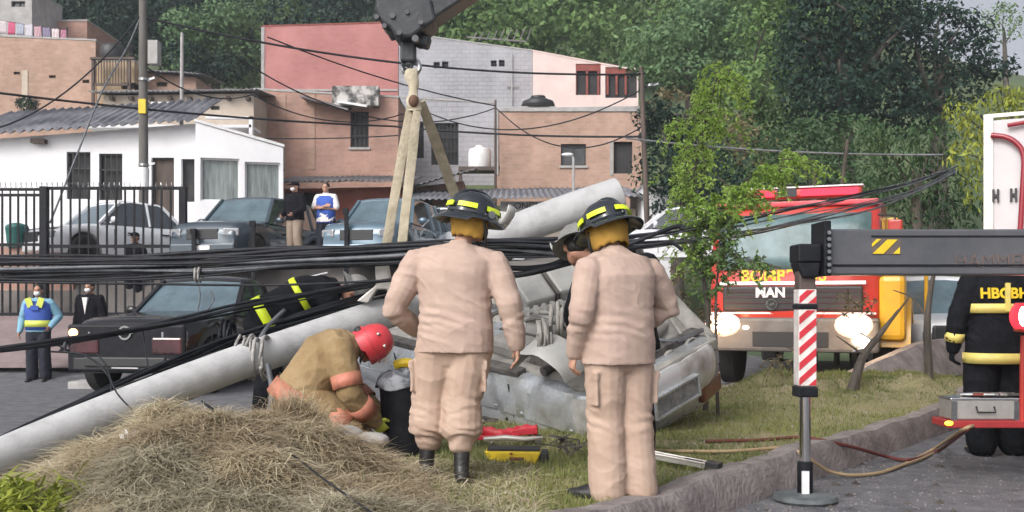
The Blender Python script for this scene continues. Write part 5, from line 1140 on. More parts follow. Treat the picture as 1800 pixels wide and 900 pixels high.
hd = hm.build('boom_head', M['boom'], crn, bevel=.025)
mb = MB()
for s in (-1,1):
    for (y,z,r_) in ((.02,.12,.05),(.14,-.10,.045),(.25,.2,.03),(-.08,-.02,.03)): mb.lathe([(0,s*.19),(r_,s*.19),(r_,s*.215),(0,s*.215)], 12, (0,0,0), axis='x'); 
mb = MB()
for (px,py,r_) in ((690,28,.035),(716,22,.025),(702,58,.03),(740,40,.03),(676,46,.028),(730,68,.04),(662,30,.03)): 
    c = P(px,py,8.50)-O; mb = MB(); mb.lathe([(0,-.02),(r_*.7,-.02),(r_*.8,.03),(0,.03)], 12, c, axis='y'); mb.build('head_bolt', M['beam'], hd)
mb = MB(); a = P(700,50,8.7)-O; mb.cbox(P(684,38,8.7)-O, (.12,.34,.24), rot=Euler((0,-.5,0))); mb.cbox(P(742,72,8.7)-O, (.14,.16,.10), rot=Euler((0,.3,0))); mb.build('sheave_housing', M['boom'], hd, bevel=.02)
# hook block
mb = MB(); mb.cbox(P(718,88,8.7)-O,(.13,.12,.22)); mb.ell(P(742,76,8.7)-O,(.07,.05,.05),10,7); mb.bar(P(718,98,8.7)-O,P(720,118,8.7)-O,.07); hk = mb.build('hook_block', M['boom'], crn, bevel=.02)
mb = MB(); c0 = P(723,116,8.7)-O; pts = []
for i in range(26):
    a = 2*PI*i/25; pts.append(c0+Vector((.072*math.sin(a),0,.072*math.cos(a)-.01)))
mb.tube(pts, .019, 8, caps=False); mb.build('shackle', M['steel'], hk, smooth=True)
mb = MB(); c0 = P(716,100,8.68)-O
for k in range(3): mb.tube([c0+Vector((.045*math.sin(a),.0 if k%2 else .045*math.sin(a)*.0,-.03*k+.045*math.cos(a))) for a in [2*PI*i/12 for i in range(13)]], .012, 6, caps=False)
mb.build('chain', M['boom'], hk, smooth=True)
# outrigger
OD = 6.75
mb = MB(); b0_ = P(1437,404,OD)-O; z0 = P(0,484,OD).z; z1 = P(0,405,OD).z; x0 = P(1440,0,OD).x-O.x; yy = OD-O.y
mb.box((x0,yy-.12,z0),(x0+4.2,yy+.12,z1)); ob = mb.build('outrigger_beam', M['beam'], crn, bevel=.012)
mb = MB(); mb.box((x0+.05,yy-.128,z0+.055),(x0+4.2,yy-.121,z0+.068)); mb.box((x0+.3,yy-.128,z1-.05),(x0+4.2,yy-.1215,z1-.042)); mb.build('weld_seam', M['black'], ob)
# hazard stripe sticker and weathered lettering
kx = OD/1800
def sq(pts, m, name, par):
    mb = MB(); V_ = [P(x,y,OD-.121-.0035)-O for x,y in pts]; n_ = len(V_); mb.add(V_+[v+Vector((0,.003,0)) for v in V_], [tuple(range(n_)), tuple(reversed(range(n_,2*n_)))]); return mb.build(name, m, par)
kf = (OD-.124)/OD
sq([(1533,420),(1583,420),(1583,447),(1533,447)], M['rustpatch'] if 'rustpatch' in M else M.setdefault('rustpatch', mat('rust_patch', (.16,.11,.08), .8, c2=(.09,.085,.08), sc=30)), 'sticker', ob)
def sq2(pts): 
    mb = MB(); V_ = [P(x,y,OD-.121-.008)-O for x,y in pts]; n_ = len(V_); mb.add(V_+[v+Vector((0,.003,0)) for v in V_], [tuple(range(n_)), tuple(reversed(range(n_,2*n_)))]); mb.build('yellow_stripe', M['yellow'], ob)
sq2([(1534,446),(1560,421),(1578,421),(1553,446)]); sq2([(1570,446),(1582,434),(1582,446)]); sq2([(1533,428),(1541,420),(1549,420),(1533,434)])
text('HAMMER', .125, mat('faded_letters', (.16,.11,.10), .8, c2=(.08,.07,.07), sc=20), ob, (P(1730,461,OD).x-O.x, yy-.124, P(0,461,OD).z), (R(90),R(0),0), ext=.002)
mb = MB(); mb.box((P(1437,0,OD).x-O.x, yy-.15, P(0,486,OD).z),(P(1449,0,OD).x-O.x, yy+.15, P(0,391,OD).z))
ep = mb.build('end_plate', M['black'], crn, bevel=.006)
mb = MB()
for k in range(7):
    c = P(1443,412+k*11,OD)-O; mb.lathe([(0,-.18),(.014,-.18),(.014,-.15),(0,-.15)], 6, c, axis='y')
mb.build('bolt', M['steel'], ep)
lx = P(1415,0,OD).x-O.x
mb = MB(); mb.box((lx-.075,yy-.11,P(0,462,OD).z),(lx+.08,yy+.11,P(0,430,OD).z)); 
mb.prism([(-.075,0),(.08,0),(.06,-.10),(-.04,-.10)], -.10,.10, 0, Matrix.Translation((lx,yy,P(0,462,OD).z))); hc = mb.build('leg_collar', M['black'], crn, bevel=.012)
mb = MB(); mb.box((lx-.055,yy-.06,P(0,694,OD).z),(lx+.055,yy+.06,P(0,462,OD).z)); lg = mb.build('outrigger_leg', M['rustpost'] if 'rustpost' in M else M.setdefault('rustpost', mat('post_dark', (.045,.04,.04), .55, c2=(.10,.07,.06), sc=5)), crn, bevel=.01)
# striped sleeve
zt, zb_ = P(0,508,OD).z, P(0,677,OD).z; w = .058
mb = MB(); fr = yy-.0645
def stripeband(za, zb2, ncell):
    hcell = (za-zb2)/ncell; me_ = MB()
    me_.box((lx-w,yy-.063,zb2),(lx+w,yy+.063,za))
    o = me_.build('striped_sleeve', M['stripewhite'], crn, bevel=.004); st = MB()
    for k in range(-2, ncell+1):
        z_ = zb2+k*hcell; a = [(-w,z_),(w,z_+2*w*.85),(w,z_+2*w*.85+hcell*.5),(-w,z_+hcell*.5)]
        cl = []                                   # clip to za,zb2
        def clip(poly, f):
            out = []
            for i in range(len(poly)):
                p, q_ = poly[i], poly[(i+1)%len(poly)]; fp_, fq = f(p), f(q_)
                if fp_ >= 0: out.append(p)
                if fp_*fq < 0: t = fp_/(fp_-fq); out.append((p[0]+(q_[0]-p[0])*t, p[1]+(q_[1]-p[1])*t))
            return out
        a = clip(a, lambda p: p[1]-zb2-.004); 
        if len(a) > 2: a = clip(a, lambda p: za-.004-p[1])
        if len(a) > 2: st.prism([(lx+x*.96,z) for x,z in a], fr-.0015, fr+.001)
    st.build('red_stripe', M['stripered'], o)
stripeband(P(0,509,OD).z, P(0,534,OD).z, 1); stripeband(P(0,544,OD).z, P(0,677,OD).z, 5)
mb = MB(); mb.box((lx-.068,yy-.07,P(0,697,OD).z),(lx+.068,yy+.07,P(0,679,OD).z)); mb.build('leg_clamp', M['black'], crn, bevel=.008); mb = MB(); mb.box((lx-.066,yy-.07,P(0,543,OD).z),(lx+.066,yy+.07,P(0,535,OD).z)); mb.build('leg_clamp', M['black'], crn, bevel=.008)
mb = MB(); mb.lathe([(.036,P(0,815,OD).z),(.036,P(0,694,OD).z)], 20, (lx,yy,0)); mb.build('chrome_rod', M['chrome'], crn, smooth=True)
mb = MB(); mb.lathe([(.05,.04),(.05,P(0,812,OD).z),(.04,P(0,810,OD).z)], 20, (lx,yy,0)); rf_ = mb.build('rod_foot', M['black'], crn, smooth=True)
mb = MB(); mb.box((lx-.035,yy-.057,P(0,870,OD).z),(lx+.012,yy-.045,P(0,826,OD).z)); mb.build('white_decal', M['whitetrim'], rf_)
mb = MB(); mb.lathe([(.0,.0),(.19,.0),(.21,.02),(.20,.045),(.06,.06),(0,.06)], 24, (lx,yy,0)); mb.build('foot_pad', mat('pad_grey', (.07,.08,.085), .8, c2=(.13,.145,.15), sc=9), crn, smooth=True)
# crane truck chassis out of frame on the right so that beam and boom are carried
mb = MB(); mb.box((-.9,-1.1,.55),(1.3,5.0,1.05)); mb.box((-.2,1.2,1.05),(1.0,2.6,2.6)); ch = mb.build('chassis', M['beam'], crn, bevel=.03)
mb = MB(); mb.bar(Vector((.4,2.0,2.5)), root_, .4); mb.build('boom_mast', M['boom'], crn)
for y in (-.4, 4.2): wheel(crn, (-.75,y,.5), .5, .3, -1); wheel(crn, (1.1,y,.5), .5, .3, 1)
# slings
def strap(label, a, b, w, t=.012, tw=0):
    a = Vector(a); b = Vector(b); n_ = 14; rings = []
    d = (b-a).normalized(); s = d.cross(Vector((0,1,0))).normalized()
    for i in range(n_+1):
        u = i/n_; p = a.lerp(b,u); ang = tw*(u-.5)+.12*math.sin(u*7); sv = (s*math.cos(ang)+Vector((0,1,0))*math.sin(ang)); nv = d.cross(sv).normalized(); ww = w*(.75+.25*min(1,u*4))
        rings.append([p+sv*ww/2+nv*t, p+sv*ww*.0+nv*t*1.6, p-sv*ww/2+nv*t, p-sv*ww/2-nv*t, p-sv*ww*.0-nv*t*.6, p+sv*ww/2-nv*t])
    mb = MB(); mb.rings(rings); return tag(mb.build('lifting_sling', M['sling'], smooth=True), label, 'sling', 'slings on the crane hook')
strap('tan webbing sling on the far left of the hook going down to the cables', P(721,190,8.72), P(678,438,9.1), .082, tw=.3)
strap('tan webbing sling just right of the leftmost one', P(733,195,8.62), P(706,436,8.9), .082, tw=-.3)
strap('tan webbing sling slanting right behind the nearest firefighter helmet', P(740,178,8.75), P(803,352,9.7), .095, tw=.3)
mb = MB(); kc = P(725,130,8.7)
rings = []
for i in range(15):
    u = i/14; p = P(724,122,8.69).lerp(P(728,195,8.69), u); ww = .05+.012*math.sin(u*9); rings.append([p+Vector((ww*math.cos(t)*(1-.15*math.sin(u*11+t)), .035*math.sin(t), 0)) for t in [2*PI*k/10 for k in range(10)]])
mb.rings(rings); mb.ell(P(727,182,8.69),(.06,.05,.07),12,8); tag(mb.build('sling_eye', M['sling'], smooth=True), 'gathered tan sling eye hanging directly in the crane shackle', 'sling', 'slings on the crane hook')
mb = MB(); mb.ell(P(727,178,8.66),(.045,.045,.055),12,8); tag(mb.build('sling_knot', mat('brown_leather', (.13,.07,.045), .8), smooth=True), 'dark brown knot wrapped round the slings just under the hook', 'knot')
# ---------------------------------------------------------------- white truck body, red rescue truck, case
wt = empty('white_truck', (P(1733,0,10.6).x,10.6,0), 'white box bodied truck with a dark red tube rail at the right edge', 'truck')
def swing(root, px, D, ang):
    """turn everything under a truck about its near left corner so that it stands along the road"""
    root.rotation_euler = (0,0,R(-ang))
x0 = 0; zt = P(0,212,10.6).z; y0 = 0
mb = MB(); mb.box((x0,y0,.75),(x0+2.3,y0+4.6,zt)); bx = mb.build('box_body', mat('box_white', (.60,.585,.60), .5, c2=(.54,.52,.53), sc=2), wt, bevel=.02)
mb = MB(); mb.box((x0-.02,y0-.02,.75),(x0+.07,y0-.002,zt+.02)); mb.box((x0-.02,y0-.025,zt+.022),(x0+2.32,y0+.02,zt+.06)); mb.build('corner_trim', M['alu'], bx)
kx_ = 10.6/1800; LX = lambda px: (px-1733)*kx_; LZ = lambda py: 1.3-(py-535)*kx_
mb = MB(); mb.tube(crv([(LX(px),-.06,LZ(py)) for px,py in ((1742,240),(1765,245),(1783,258),(1793,280),(1792,330),(1786,440),(1784,470))],6), .028, 10)
mb.tube([(LX(1768),-.06,LZ(225)), (LX(1840),-.06,LZ(218))], .022, 8); mb.build('tube_rail', mat('dark_red_tube', (.28,.02,.035), .35, coat=.4), wt, smooth=True)
for px in (1749,1777):
    mb = MB(); c = Vector((LX(px),-.015,LZ(345)))
    mb.cbox(c,(.06,.03,.03)); mb.cbox(c+Vector((-.022,0,0)),(.02,.04,.13)); mb.cbox(c+Vector((.022,0,0)),(.02,.04,.13)); mb.build('latch', M['plastic'], bx)
mb = MB(); mb.box((x0+.1,y0+.2,.45),(x0+2.2,y0+6.4,.75)); mb.build('chassis', M['underdark'], wt)
for yy_ in (y0+.9, y0+5.4): wheel(wt, (x0+.25,yy_,.45), .45, .28, -1); wheel(wt, (x0+2.05,yy_,.45), .45, .28, 1)
mb = MB(); mb.box((x0+.05,y0+4.8,.75),(x0+2.25,y0+6.6,2.4)); mb.build('cab', M['whitecar'], wt, bevel=.1)
wt.rotation_euler = (0,0,R(-30))
RD = 7.5; rt = empty('red_truck', (P(1800,0,RD).x+1.1,8.6,0), 'red truck tail with step deck and lit tail light at the right edge', 'truck')
o = rt.location; x1 = P(1664,0,RD).x-o.x; zt = P(0,739,RD).z; zb2 = P(0,752,RD).z
mb = MB(); mb.box((x1,RD-o.y-.02,zb2),(x1+2.6,RD-o.y+.27,zt)); dk = mb.build('deck', mat('deck_red', (.42,.035,.04), .4, c2=(.30,.03,.03), sc=5), rt, bevel=.008)
mb = MB(); mb.ell(P(1668,744,RD-.03)-o, (.032,.015,.018), 12, 8); mb.build('marker_lamp', emit('yellow_marker_lit', (.95,.85,.05), 2.2), dk, smooth=True)
xb = P(1806,0,RD).x-o.x
TB = Matrix.Translation((xb,RD-o.y+.03,0)) @ Matrix.Rotation(R(-32),4,'Z')
mb = MB(); mb.box((0,0,.42),(2.0,4.8,1.5),0,TB); mb.build('body', M['fred'], rt, bevel=.03)
mb = MB(); mb.box((.05,.1,.34),(1.95,4.7,.415),0,TB); mb.build('chassis', M['underdark'], rt)
mb = MB(); mb.box((xb-.10,RD-o.y-.12,P(0,584,RD).z),(xb+.12,RD-o.y+.028,P(0,532,RD).z)); lh = mb.build('lamp_housing', M['fred'], rt, bevel=.02)
mb = MB(); mb.ell(P(1800,556,RD-.125)-o, (.045,.02,.075), 14, 8); mb.build('tail_light', emit('tail_light_lit', (1,.42,.35), 16), lh, smooth=True)
mb = MB(); mb.ell(P(1792,556,RD-.115)-o, (.075,.018,.10), 14, 8); mb.build('tail_lens', emit('tail_lens_lit', (.75,.03,.05), 1.2), lh, smooth=True)
mb = MB(); mb.tube([P(1799,590,RD)-o, P(1797,650,RD)-o, P(1797,740,RD)-o], .02, 8); mb.build('hand_rail', M['fred'], rt, smooth=True)
for yy_ in (1.0, 4.0):
    for xx_, s in ((.2,-1),(1.8,1)): w_ = wheel(rt, TB@Vector((xx_,yy_,.4)), .4, .25, s); w_.rotation_euler = (0,0,R(-32))
cs = empty('metal_case', (P(1733,0,RD).x, RD+.11, zt), 'brushed aluminium case with a folding handle standing on the red truck deck', 'case')
hw_ = (P(1793,0,RD).x-P(1673,0,RD).x)/2; hh = .155
mb = MB(); mb.box((-hw_,-.10,.002),(hw_,.12,hh)); mb.build('box', M['alu'], cs, bevel=.012)
mb = MB(); mb.box((-hw_-.006,-.107,hh-.010),(hw_+.006,.127,hh+.008)); mb.build('lid_rim', M['chrome'], cs, bevel=.006)
for s in (-1,1):
    mb = MB(); mb.box((s*hw_*.92-.02,-.110,.0),(s*hw_*.92+.02,-.102,hh-.014)); mb.build('corner_plate', M['steel'], cs)
mb = MB(); mb.tube([(-.065,-.10,.100),(-.065,-.125,.060),(.065,-.125,.060),(.065,-.10,.100)], .007, 6); mb.build('handle', M['plastic'], cs)
for i in range(9):
    mb = MB(); c = Vector((cs.location.x+rg.uniform(-.1,.24)-.02+i*.012, RD+.12+rg.uniform(-.06,.06), zt+hh+.024)); a = rg.uniform(-.4,.4)
    dx = Vector((math.cos(a),math.sin(a),rg.uniform(-.03,.06)))*rg.uniform(.06,.13); mb.tube([c-dx, c, c+dx], [.010,.014,.009], 8); mb.ell(c+dx, (.02,.02,.012), 8, 6)
    tag(mb.build('hand_tool', [M['under'],M['underdark'],M['rust'],M['steel']][i % 4], smooth=True), 'worn metal hand tool lying in the heap on the aluminium case', 'tool', 'hand tools on the metal case')
# ---------------------------------------------------------------- things on the grass
def gp(px, py):      # point on the island seen at pixel
    lo, hi = 3.0, 14.0
    for _ in range(60):
        m_ = (lo+hi)/2; p = P(px,py,m_)
        if p.z > gz(p.x,p.y): lo = m_
        else: hi = m_
    return P(px,py,lo)
b = gp(905,812); tc_ = empty('tool_case', b, 'open bright yellow tool case on the grass between the two beige firefighters', 'tool case', rz=R(-4))
mb = MB(); mb.prism([(-.17,0),(.15,0),(.19,.085),(-.21,.085)], -.09, .12); mb.build('tray', M['yellow'], tc_, bevel=.012)
mb = MB(); mb.cbox((.02,-.095,.035),(.10,.006,.022)); mb.cbox((-.02,-.1,.072),(.02,.008,.014)); mb.build('latch', M['rust'], tc_)
mb = MB(); mb.cbox((.205,.02,.04),(.06,.18,.08)); mb.build('end_cap', M['plastic'], tc_, bevel=.01)
mb = MB(); mb.box((-.19,-.07,.088),(.18,.11,.10)); mb.build('inner_tray', M['plastic'], tc_)
b = gp(895,790); b.y += .15; mb = MB()
c = crv([(-.26,0,.10),(-.18,.02,.12),(-.08,-.02,.10),(.02,0,.11),(.12,.02,.13),(.22,0,.13)], 5)
mb.tube(c, [.02+.016*abs(math.sin(i*.7)) for i in range(len(c))], 12, ry=[.03+.015*abs(math.cos(i*.9)) for i in range(len(c))]); mb.cbox((-.2,0,.075),(.16,.10,.035)); mb.cbox((.12,.0,.12),(.2,.08,.05),rot=Euler((0,-.1,.1)))
tag(mb.build('rescue_tool', M['red'], loc=b, smooth=True, bevel=.01), 'red rescue tool lying across the yellow case', 'rescue tool')
mb = MB(); mb.tube([(-.22,0,0),(-.05,.02,.01),(.1,0,0),(.24,.03,.01)], [.018,.022,.02,.012], 8); tag(mb.build('pry_bar', M['alu'], loc=b+Vector((.02,-.08,.07)), smooth=True), 'pale metal bar lying under the red rescue tool', 'pry bar')
for i, (px,py,l) in enumerate(((985,790,'twisted black car debris lying right of the yellow case'),(1010,775,'torn dark trim strip beside the second firefighter knee'),(960,770,'crumpled dark shard under the side of the wreck'),(865,740,'splintered brown debris right of the nearest firefighter knee'))):
    mb = MB(); 
    for k in range(7):
        a = Vector((rg.uniform(-.16,.16),rg.uniform(-.06,.06),rg.uniform(.02,.09))); d = Vector((rg.uniform(-1,1),rg.uniform(-.3,.3),rg.uniform(-.4,.5)))*.09; mb.bar(a-d,a+d,rg.uniform(.012,.04),rg.uniform(.006,.015))
    tag(mb.build('debris', M['underdark'] if i < 3 else M['bark'], loc=gp(px,py+12)), l, 'debris')
b = gp(1192,822); mb = MB(); rotz = Euler((R(2),0,R(-28))); 
ld = empty('metal_rail', b+Vector((0,0,.03)), 'pale aluminium rail tool with a dark end lying across the kerb top', 'rail'); ld.rotation_euler = (0,R(6),R(-30))
mb = MB(); mb.box((-.30,-.035,0),(.20,.035,.03)); mb.box((-.30,-.045,.03),(.20,-.033,.045)); mb.box((-.30,.033,.03),(.20,.045,.045)); mb.build('rail', M['alu'], ld, bevel=.004)
mb = MB(); mb.box((.20,-.05,-.01),(.29,.05,.055)); mb.box((.04,-.03,.031),(.16,.03,.042)); mb.build('end_block', M['plastic'], ld, bevel=.006)
b = P(612,770,6.9); b.z = gz(b.x,b.y)
def rock(label, loc, s, m, seed):
    rr_ = random.Random(seed); mb = MB(); mb.ell((0,0,0),s,18,12); 
    mb.v = [tuple(Vector(v)*(1+.22*noise.noise(Vector(v)*4+Vector((seed,0,0))))) for v in mb.v]; return tag(mb.build('rock', m, loc=loc, smooth=True), label, 'rock')
rock('grey stone lying in front of the kneeling firefighter boots', P(600,762,6.55), (.13,.10,.055), M['concrete'], 3)
rock('flat grey broken slab right of the stone by the kneeling firefighter', P(645,772,6.55), (.14,.10,.05), M['concrete'], 8)
mb = MB(); 
for k in range(4):
    c = P(215+8*k,768-(k%2)*6,5.55); mb.cbox(c,(.035,.008,.03),rot=Euler((.3,rg.uniform(-1,1),rg.uniform(-1,1))))
tag(mb.build('paper_litter', M['whitetrim']), 'scraps of white paper litter on the hay heap', 'litter')
# black tub with liner
b = P(712,752,7.35); b.z = gz(b.x,b.y); tb = empty('black_tub', b, 'tapered black tub topped with a folded grey sheet beside the red helmeted firefighter', 'tub')
zt_ = P(0,672,7.35).z-b.z
mb = MB(); mb.lathe([(0,0),(.13,0),(.15,.02),(.185,zt_-.02),(.19,zt_),(.17,zt_),(.14,.05),(0,.04)], 26); mb.build('tub', M['black'], tb, smooth=True)
mb = MB(); rings = []
for i in range(6):
    rr_ = [.215,.21,.19,.15,.09,.03][i]; z = zt_+[-.03,.01,.045,.07,.075,.085][i]
    rings.append([Vector((rr_*math.cos(a)*(1+.06*math.sin(a*5+i)), rr_*.95*math.sin(a), z+.018*math.sin(a*4+i*1.3))) for a in [2*PI*k/32 for k in range(32)]])
mb.rings(rings); mb.build('folded_sheet', mat('grey_sheet', (.20,.21,.23), .6, c2=(.07,.075,.085), sc=12, contrast=(.45,.55)), tb, smooth=True)
mb = MB(); mb.tube(crv([(-.07,-.02,0),(0,-.03,.02),(.08,-.01,0)],4), .035, 8); tag(mb.build('yellow_glove', M['yellow'], loc=P(712,642,7.5), smooth=True), 'bright yellow tool resting on the grey sheet over the black tub', 'tool')
# hoses
def hose(label, pts, r, m): return wire('hydraulic_hose', label, pts, r, m, 'hydraulic hoses over the kerb', k=8, n=8, cat='hose')
M['hosered'] = mat('hose_red', (.12,.03,.025), .6); M['hosetan'] = mat('hose_tan', (.36,.26,.15), .6)
def g_(px, py, dz=.02): p = gp(px,py); return p+Vector((0,0,dz))
def rp(px, py, z=.02): D = (1.3-z)*1800/(py-535); return P(px,py,D)
hose('dark red hose looping from the grass over the kerb to the truck', [g_(1240,780), g_(1330,778), g_(1400,773), P(1430,771,8.0), P(1500,786,8.15), P(1560,803,8.5), P(1600,808,8.4), rp(1650,792), P(1690,762,7.6), P(1710,750,7.6)], .014, 'hosered')
hose('tan hose running under the striped leg and up to the red truck', [g_(1150,797), g_(1280,798), g_(1370,792), P(1400,793,7.45), P(1425,808,7.45), P(1460,829,7.6), rp(1510,835), rp(1570,824), rp(1640,790), P(1690,757,7.5), P(1712,748,7.5)], .013, 'hosetan')
hose('second tan hose hugging the first near the truck deck', [rp(1560,826), rp(1620,806), rp(1660,786), P(1700,755,7.5)], .012, 'hosetan')
# ---------------------------------------------------------------- people
def remesh(mb, name, m, parent, vox, smooth=3, wr=None, adapt=None):
    tmp = mb.build('tmp', m, None); md = tmp.modifiers.new('r','REMESH'); md.mode = 'VOXEL'; md.voxel_size = vox; md.adaptivity = 0
    sm = tmp.modifiers.new('s','SMOOTH'); sm.iterations = smooth; sm.factor = .5
    dg = bpy.context.evaluated_depsgraph_get(); me = bpy.data.meshes.new_from_object(tmp.evaluated_get(dg))
    bpy.data.objects.remove(tmp); me.name = name
    if wr:
        n = len(me.vertices); co = np.empty(n*3, np.float32); me.vertices.foreach_get('co', co); co = co.reshape(-1,3)
        no = np.array([v.normal[:] for v in me.vertices], np.float32)
        d = np.array([wr(Vector(c)) for c in co.tolist()], np.float32); co = co+no*d[:,None]; me.vertices.foreach_set('co', co.ravel())
    me.materials.clear(); 
    for q in (m if isinstance(m,(list,tuple)) else [m]): me.materials.append(q)
    me.polygons.foreach_set('use_smooth', [True]*len(me.polygons)); me.update()
    o = bpy.data.objects.new(name, me); COL.objects.link(o); o.parent = parent; return o
def wrink(seed, amp, zs=3.2, sc=9.0, big=.006, extra=None):
    off = Vector((seed*3.1, seed*1.7, seed)); sc = 7.0
    def f(c):
        q = Vector((c.x*sc*.6, c.y*sc*.6, c.z*sc+ c.x*sc*.5+.8*noise.noise(c*3+off)))+off
        r = 1-abs(noise.noise(q)*1.9); r2 = 1-abs(noise.noise(q*1.9+Vector((3,3,3)))*1.9)
        v = amp*(max(0,r)**3-.3)+amp*.5*(max(0,r2)**3-.3)+big*noise.noise(c*3.5+off)
        if extra: v += extra(c)
        return v
    return f
def hand(mb, w, d, palmn, thumb, s=1.0, curl=.5):
    """w wrist, d finger direction, palmn = palm normal, thumb = side of the thumb"""
    d = d.normalized(); thumb = (thumb-d*thumb.dot(d)).normalized(); pn = (palmn-d*palmn.dot(d)-thumb*palmn.dot(thumb)).normalized()
    mb.tube([w-d*.01, w+d*.03*s, w+d*.065*s, w+d*.092*s], [.028*s,.036*s,.041*s,.038*s], 12, xa=thumb, ry=[.021*s,.018*s,.016*s,.013*s], round_=True)
    for i, (o, l) in enumerate(((.030,.072),(.010,.080),(-.010,.074),(-.029,.058))):
        b = w+d*.088*s+thumb*o*s; c = curl*(1+.12*i); p = [b-d*.015*s]
        dd = d.copy(); 
        for k, f in enumerate((.45,.32,.23)):
            a = c*(.55 if k == 0 else .8); dd = (dd*math.cos(a)+pn*math.sin(a)).normalized() if k else (d*math.cos(a)+pn*math.sin(a)).normalized(); p.append(p[-1]+dd*l*f*s*1.15)
        mb.tube(p, [.0092*s,.0090*s,.0082*s,.0070*s], 8, round_=True)
    b = w+d*.025*s+thumb*.028*s; t1 = (d*.7+thumb*.75+pn*.35).normalized(); t2 = (d*.95+thumb*.15+pn*.45).normalized()
    mb.tube([b-t1*.01, b+t1*.032*s, b+t1*.032*s+t2*.028*s, b+t1*.032*s+t2*.050*s], [.014*s,.012*s,.0105*s,.0085*s], 8, round_=True)
DJ = dict(pel=(0,0,.95), chest=(0,.0,1.27), neck=(0,-.01,1.47), head=(0,.02,1.62), shL=(-.19,0,1.41), shR=(.19,0,1.41), elL=(-.25,-.03,1.13), elR=(.25,-.03,1.13), wrL=(-.26,.05,.88), wrR=(.26,.05,.88),
          hipL=(-.095,0,.92), hipR=(.095,0,.92), knL=(-.11,.02,.50), knR=(.11,.02,.50), anL=(-.12,-.02,.09), anR=(.12,-.02,.09), toL=(-.14,.15,.03), toR=(.14,.15,.03))
def person(label, loc, rz, J={}, sc=1.0, build=1.0, shirt='beige', pants='beige2', skin='skin', boots='boot', head=(0,0), vox=.011, sleeve=1.0, hem=-.14, handL=None, handR=None, gloves=None,
           hat=None, blouse=False, boot_h=.24, seed=1, wr=.006, coat=False, mask=None, hair=True, bands=None, cargo=False, group=None, collar=True, legw=1.0, curl=.5, low=False, shoe=False):
    root = empty('person', loc, label, 'person', rz=rz, group=group)
    j = {k: Vector(J.get(k, v))*sc for k, v in DJ.items()}
    up = (j['chest']-j['pel']).normalized(); xs = (j['shR']-j['shL']).normalized(); xh = (j['hipR']-j['hipL']).normalized(); B = build*sc
    Hh = Euler((head[1],0,head[0])).to_matrix()   # pitch, yaw of the head in body frame
    hc = j['head']
    # --- body (one continuous mesh)
    mb = MB()
    mb.ell(hc+Hh@Vector((0,-.012,.028))*sc, (.074*sc,.094*sc,.098*sc), 18, 12, rot=Hh); mb.ell(hc+Hh@Vector((0,.030,-.045))*sc, (.056*sc,.062*sc,.066*sc), 14, 10, rot=Hh)
    mb.ell(hc+Hh@Vector((0,.066,-.088))*sc, (.024*sc,.02*sc,.018*sc), 10, 7, rot=Hh)
    mb.tube([hc+Hh@Vector((0,.078,.022))*sc, hc+Hh@Vector((0,.100,-.012))*sc, hc+Hh@Vector((0,.092,-.024))*sc], [.009*sc,.015*sc,.012*sc], 8, round_=True)
    mb.ell(hc+Hh@Vector((0,.082,-.055))*sc, (.024*sc,.010*sc,.010*sc), 10, 6, rot=Hh); mb.ell(hc+Hh@Vector((0,.080,.040))*sc, (.048*sc,.012*sc,.009*sc), 12, 6, rot=Hh)
    for s in (-1,1): mb.ell(hc+Hh@Vector((s*.078,-.005,.0))*sc, (.010*sc,.02*sc,.032*sc), 8, 7, rot=Hh)
    mb.tube([j['neck']-up*.05*sc, j['neck'], hc+Hh@Vector((0,-.02,-.05))*sc], [.07*sc,.058*sc,.052*sc], 12, round_=True)
    mb.tube([j['pel'], (j['pel']+j['chest'])/2, j['chest'], j['neck']-up*.04*sc], [.14*B,.13*B,.15*B,.08*B], 14, xa=xs, ry=[.09*B,.09*B,.10*B,.06*B], round_=True)
    gm = MB() if gloves else mb
    for S, s in (('L',-1),('R',1)):
        mb.tube([j['sh'+S], j['el'+S], j['wr'+S]], [.045*sc,.038*sc,.026*sc], 10, round_=True); mb.tube([j['hip'+S], j['kn'+S], j['an'+S]], [.07*sc,.05*sc,.035*sc], 10, round_=True)
        mb.tube([j['an'+S], j['to'+S]], [.035*sc,.028*sc], 8, round_=True); mb.tube([j['neck']-up*.07*sc, j['sh'+S]], [.05*sc,.04*sc], 10, round_=True)
        dd = (j['wr'+S]-j['el'+S]).normalized(); hs = handL if S == 'L' else handR; inn = Vector((-s,.15,0)) if hs is None else Vector(hs[1]); th = Vector((0,1,0)) if hs is None else Vector(hs[2])
        fd = dd if hs is None else Vector(hs[0])
        if hs != 'none':
            if gloves: gg = MB(); hand(gg, j['wr'+S]+fd.normalized()*.005, fd, inn, th, sc*1.12, curl); gg.tube([j['wr'+S]-dd*.05*sc, j['wr'+S]+dd*.01], [.042*sc,.04*sc], 10, round_=True); remesh(gg, 'glove', M[gloves], root, .006, 1)
            else: hand(mb, j['wr'+S], fd, inn, th, sc, curl)
    remesh(mb, 'body', M[skin], root, .0065 if not low else .012, 2)
    for s in (-1,1):
        e = MB(); e.ell(hc+Hh@Vector((s*.030,.083,.014))*sc, (.011*sc,.006*sc,.007*sc), 8, 6, rot=Hh); e.build('eye', M['eye'], root, smooth=True)
    # --- trousers
    mb = MB(); ph = j['pel']
    mid_ = (j['hipL']+j['hipR'])/2
    mb.tube([ph+up*.07*sc, ph-up*.0, mid_-up*.07*sc], [.160*B,.178*B,.168*B], 20, xa=xh, ry=[.112*B,.128*B,.118*B], round_=True, pw=2.3)
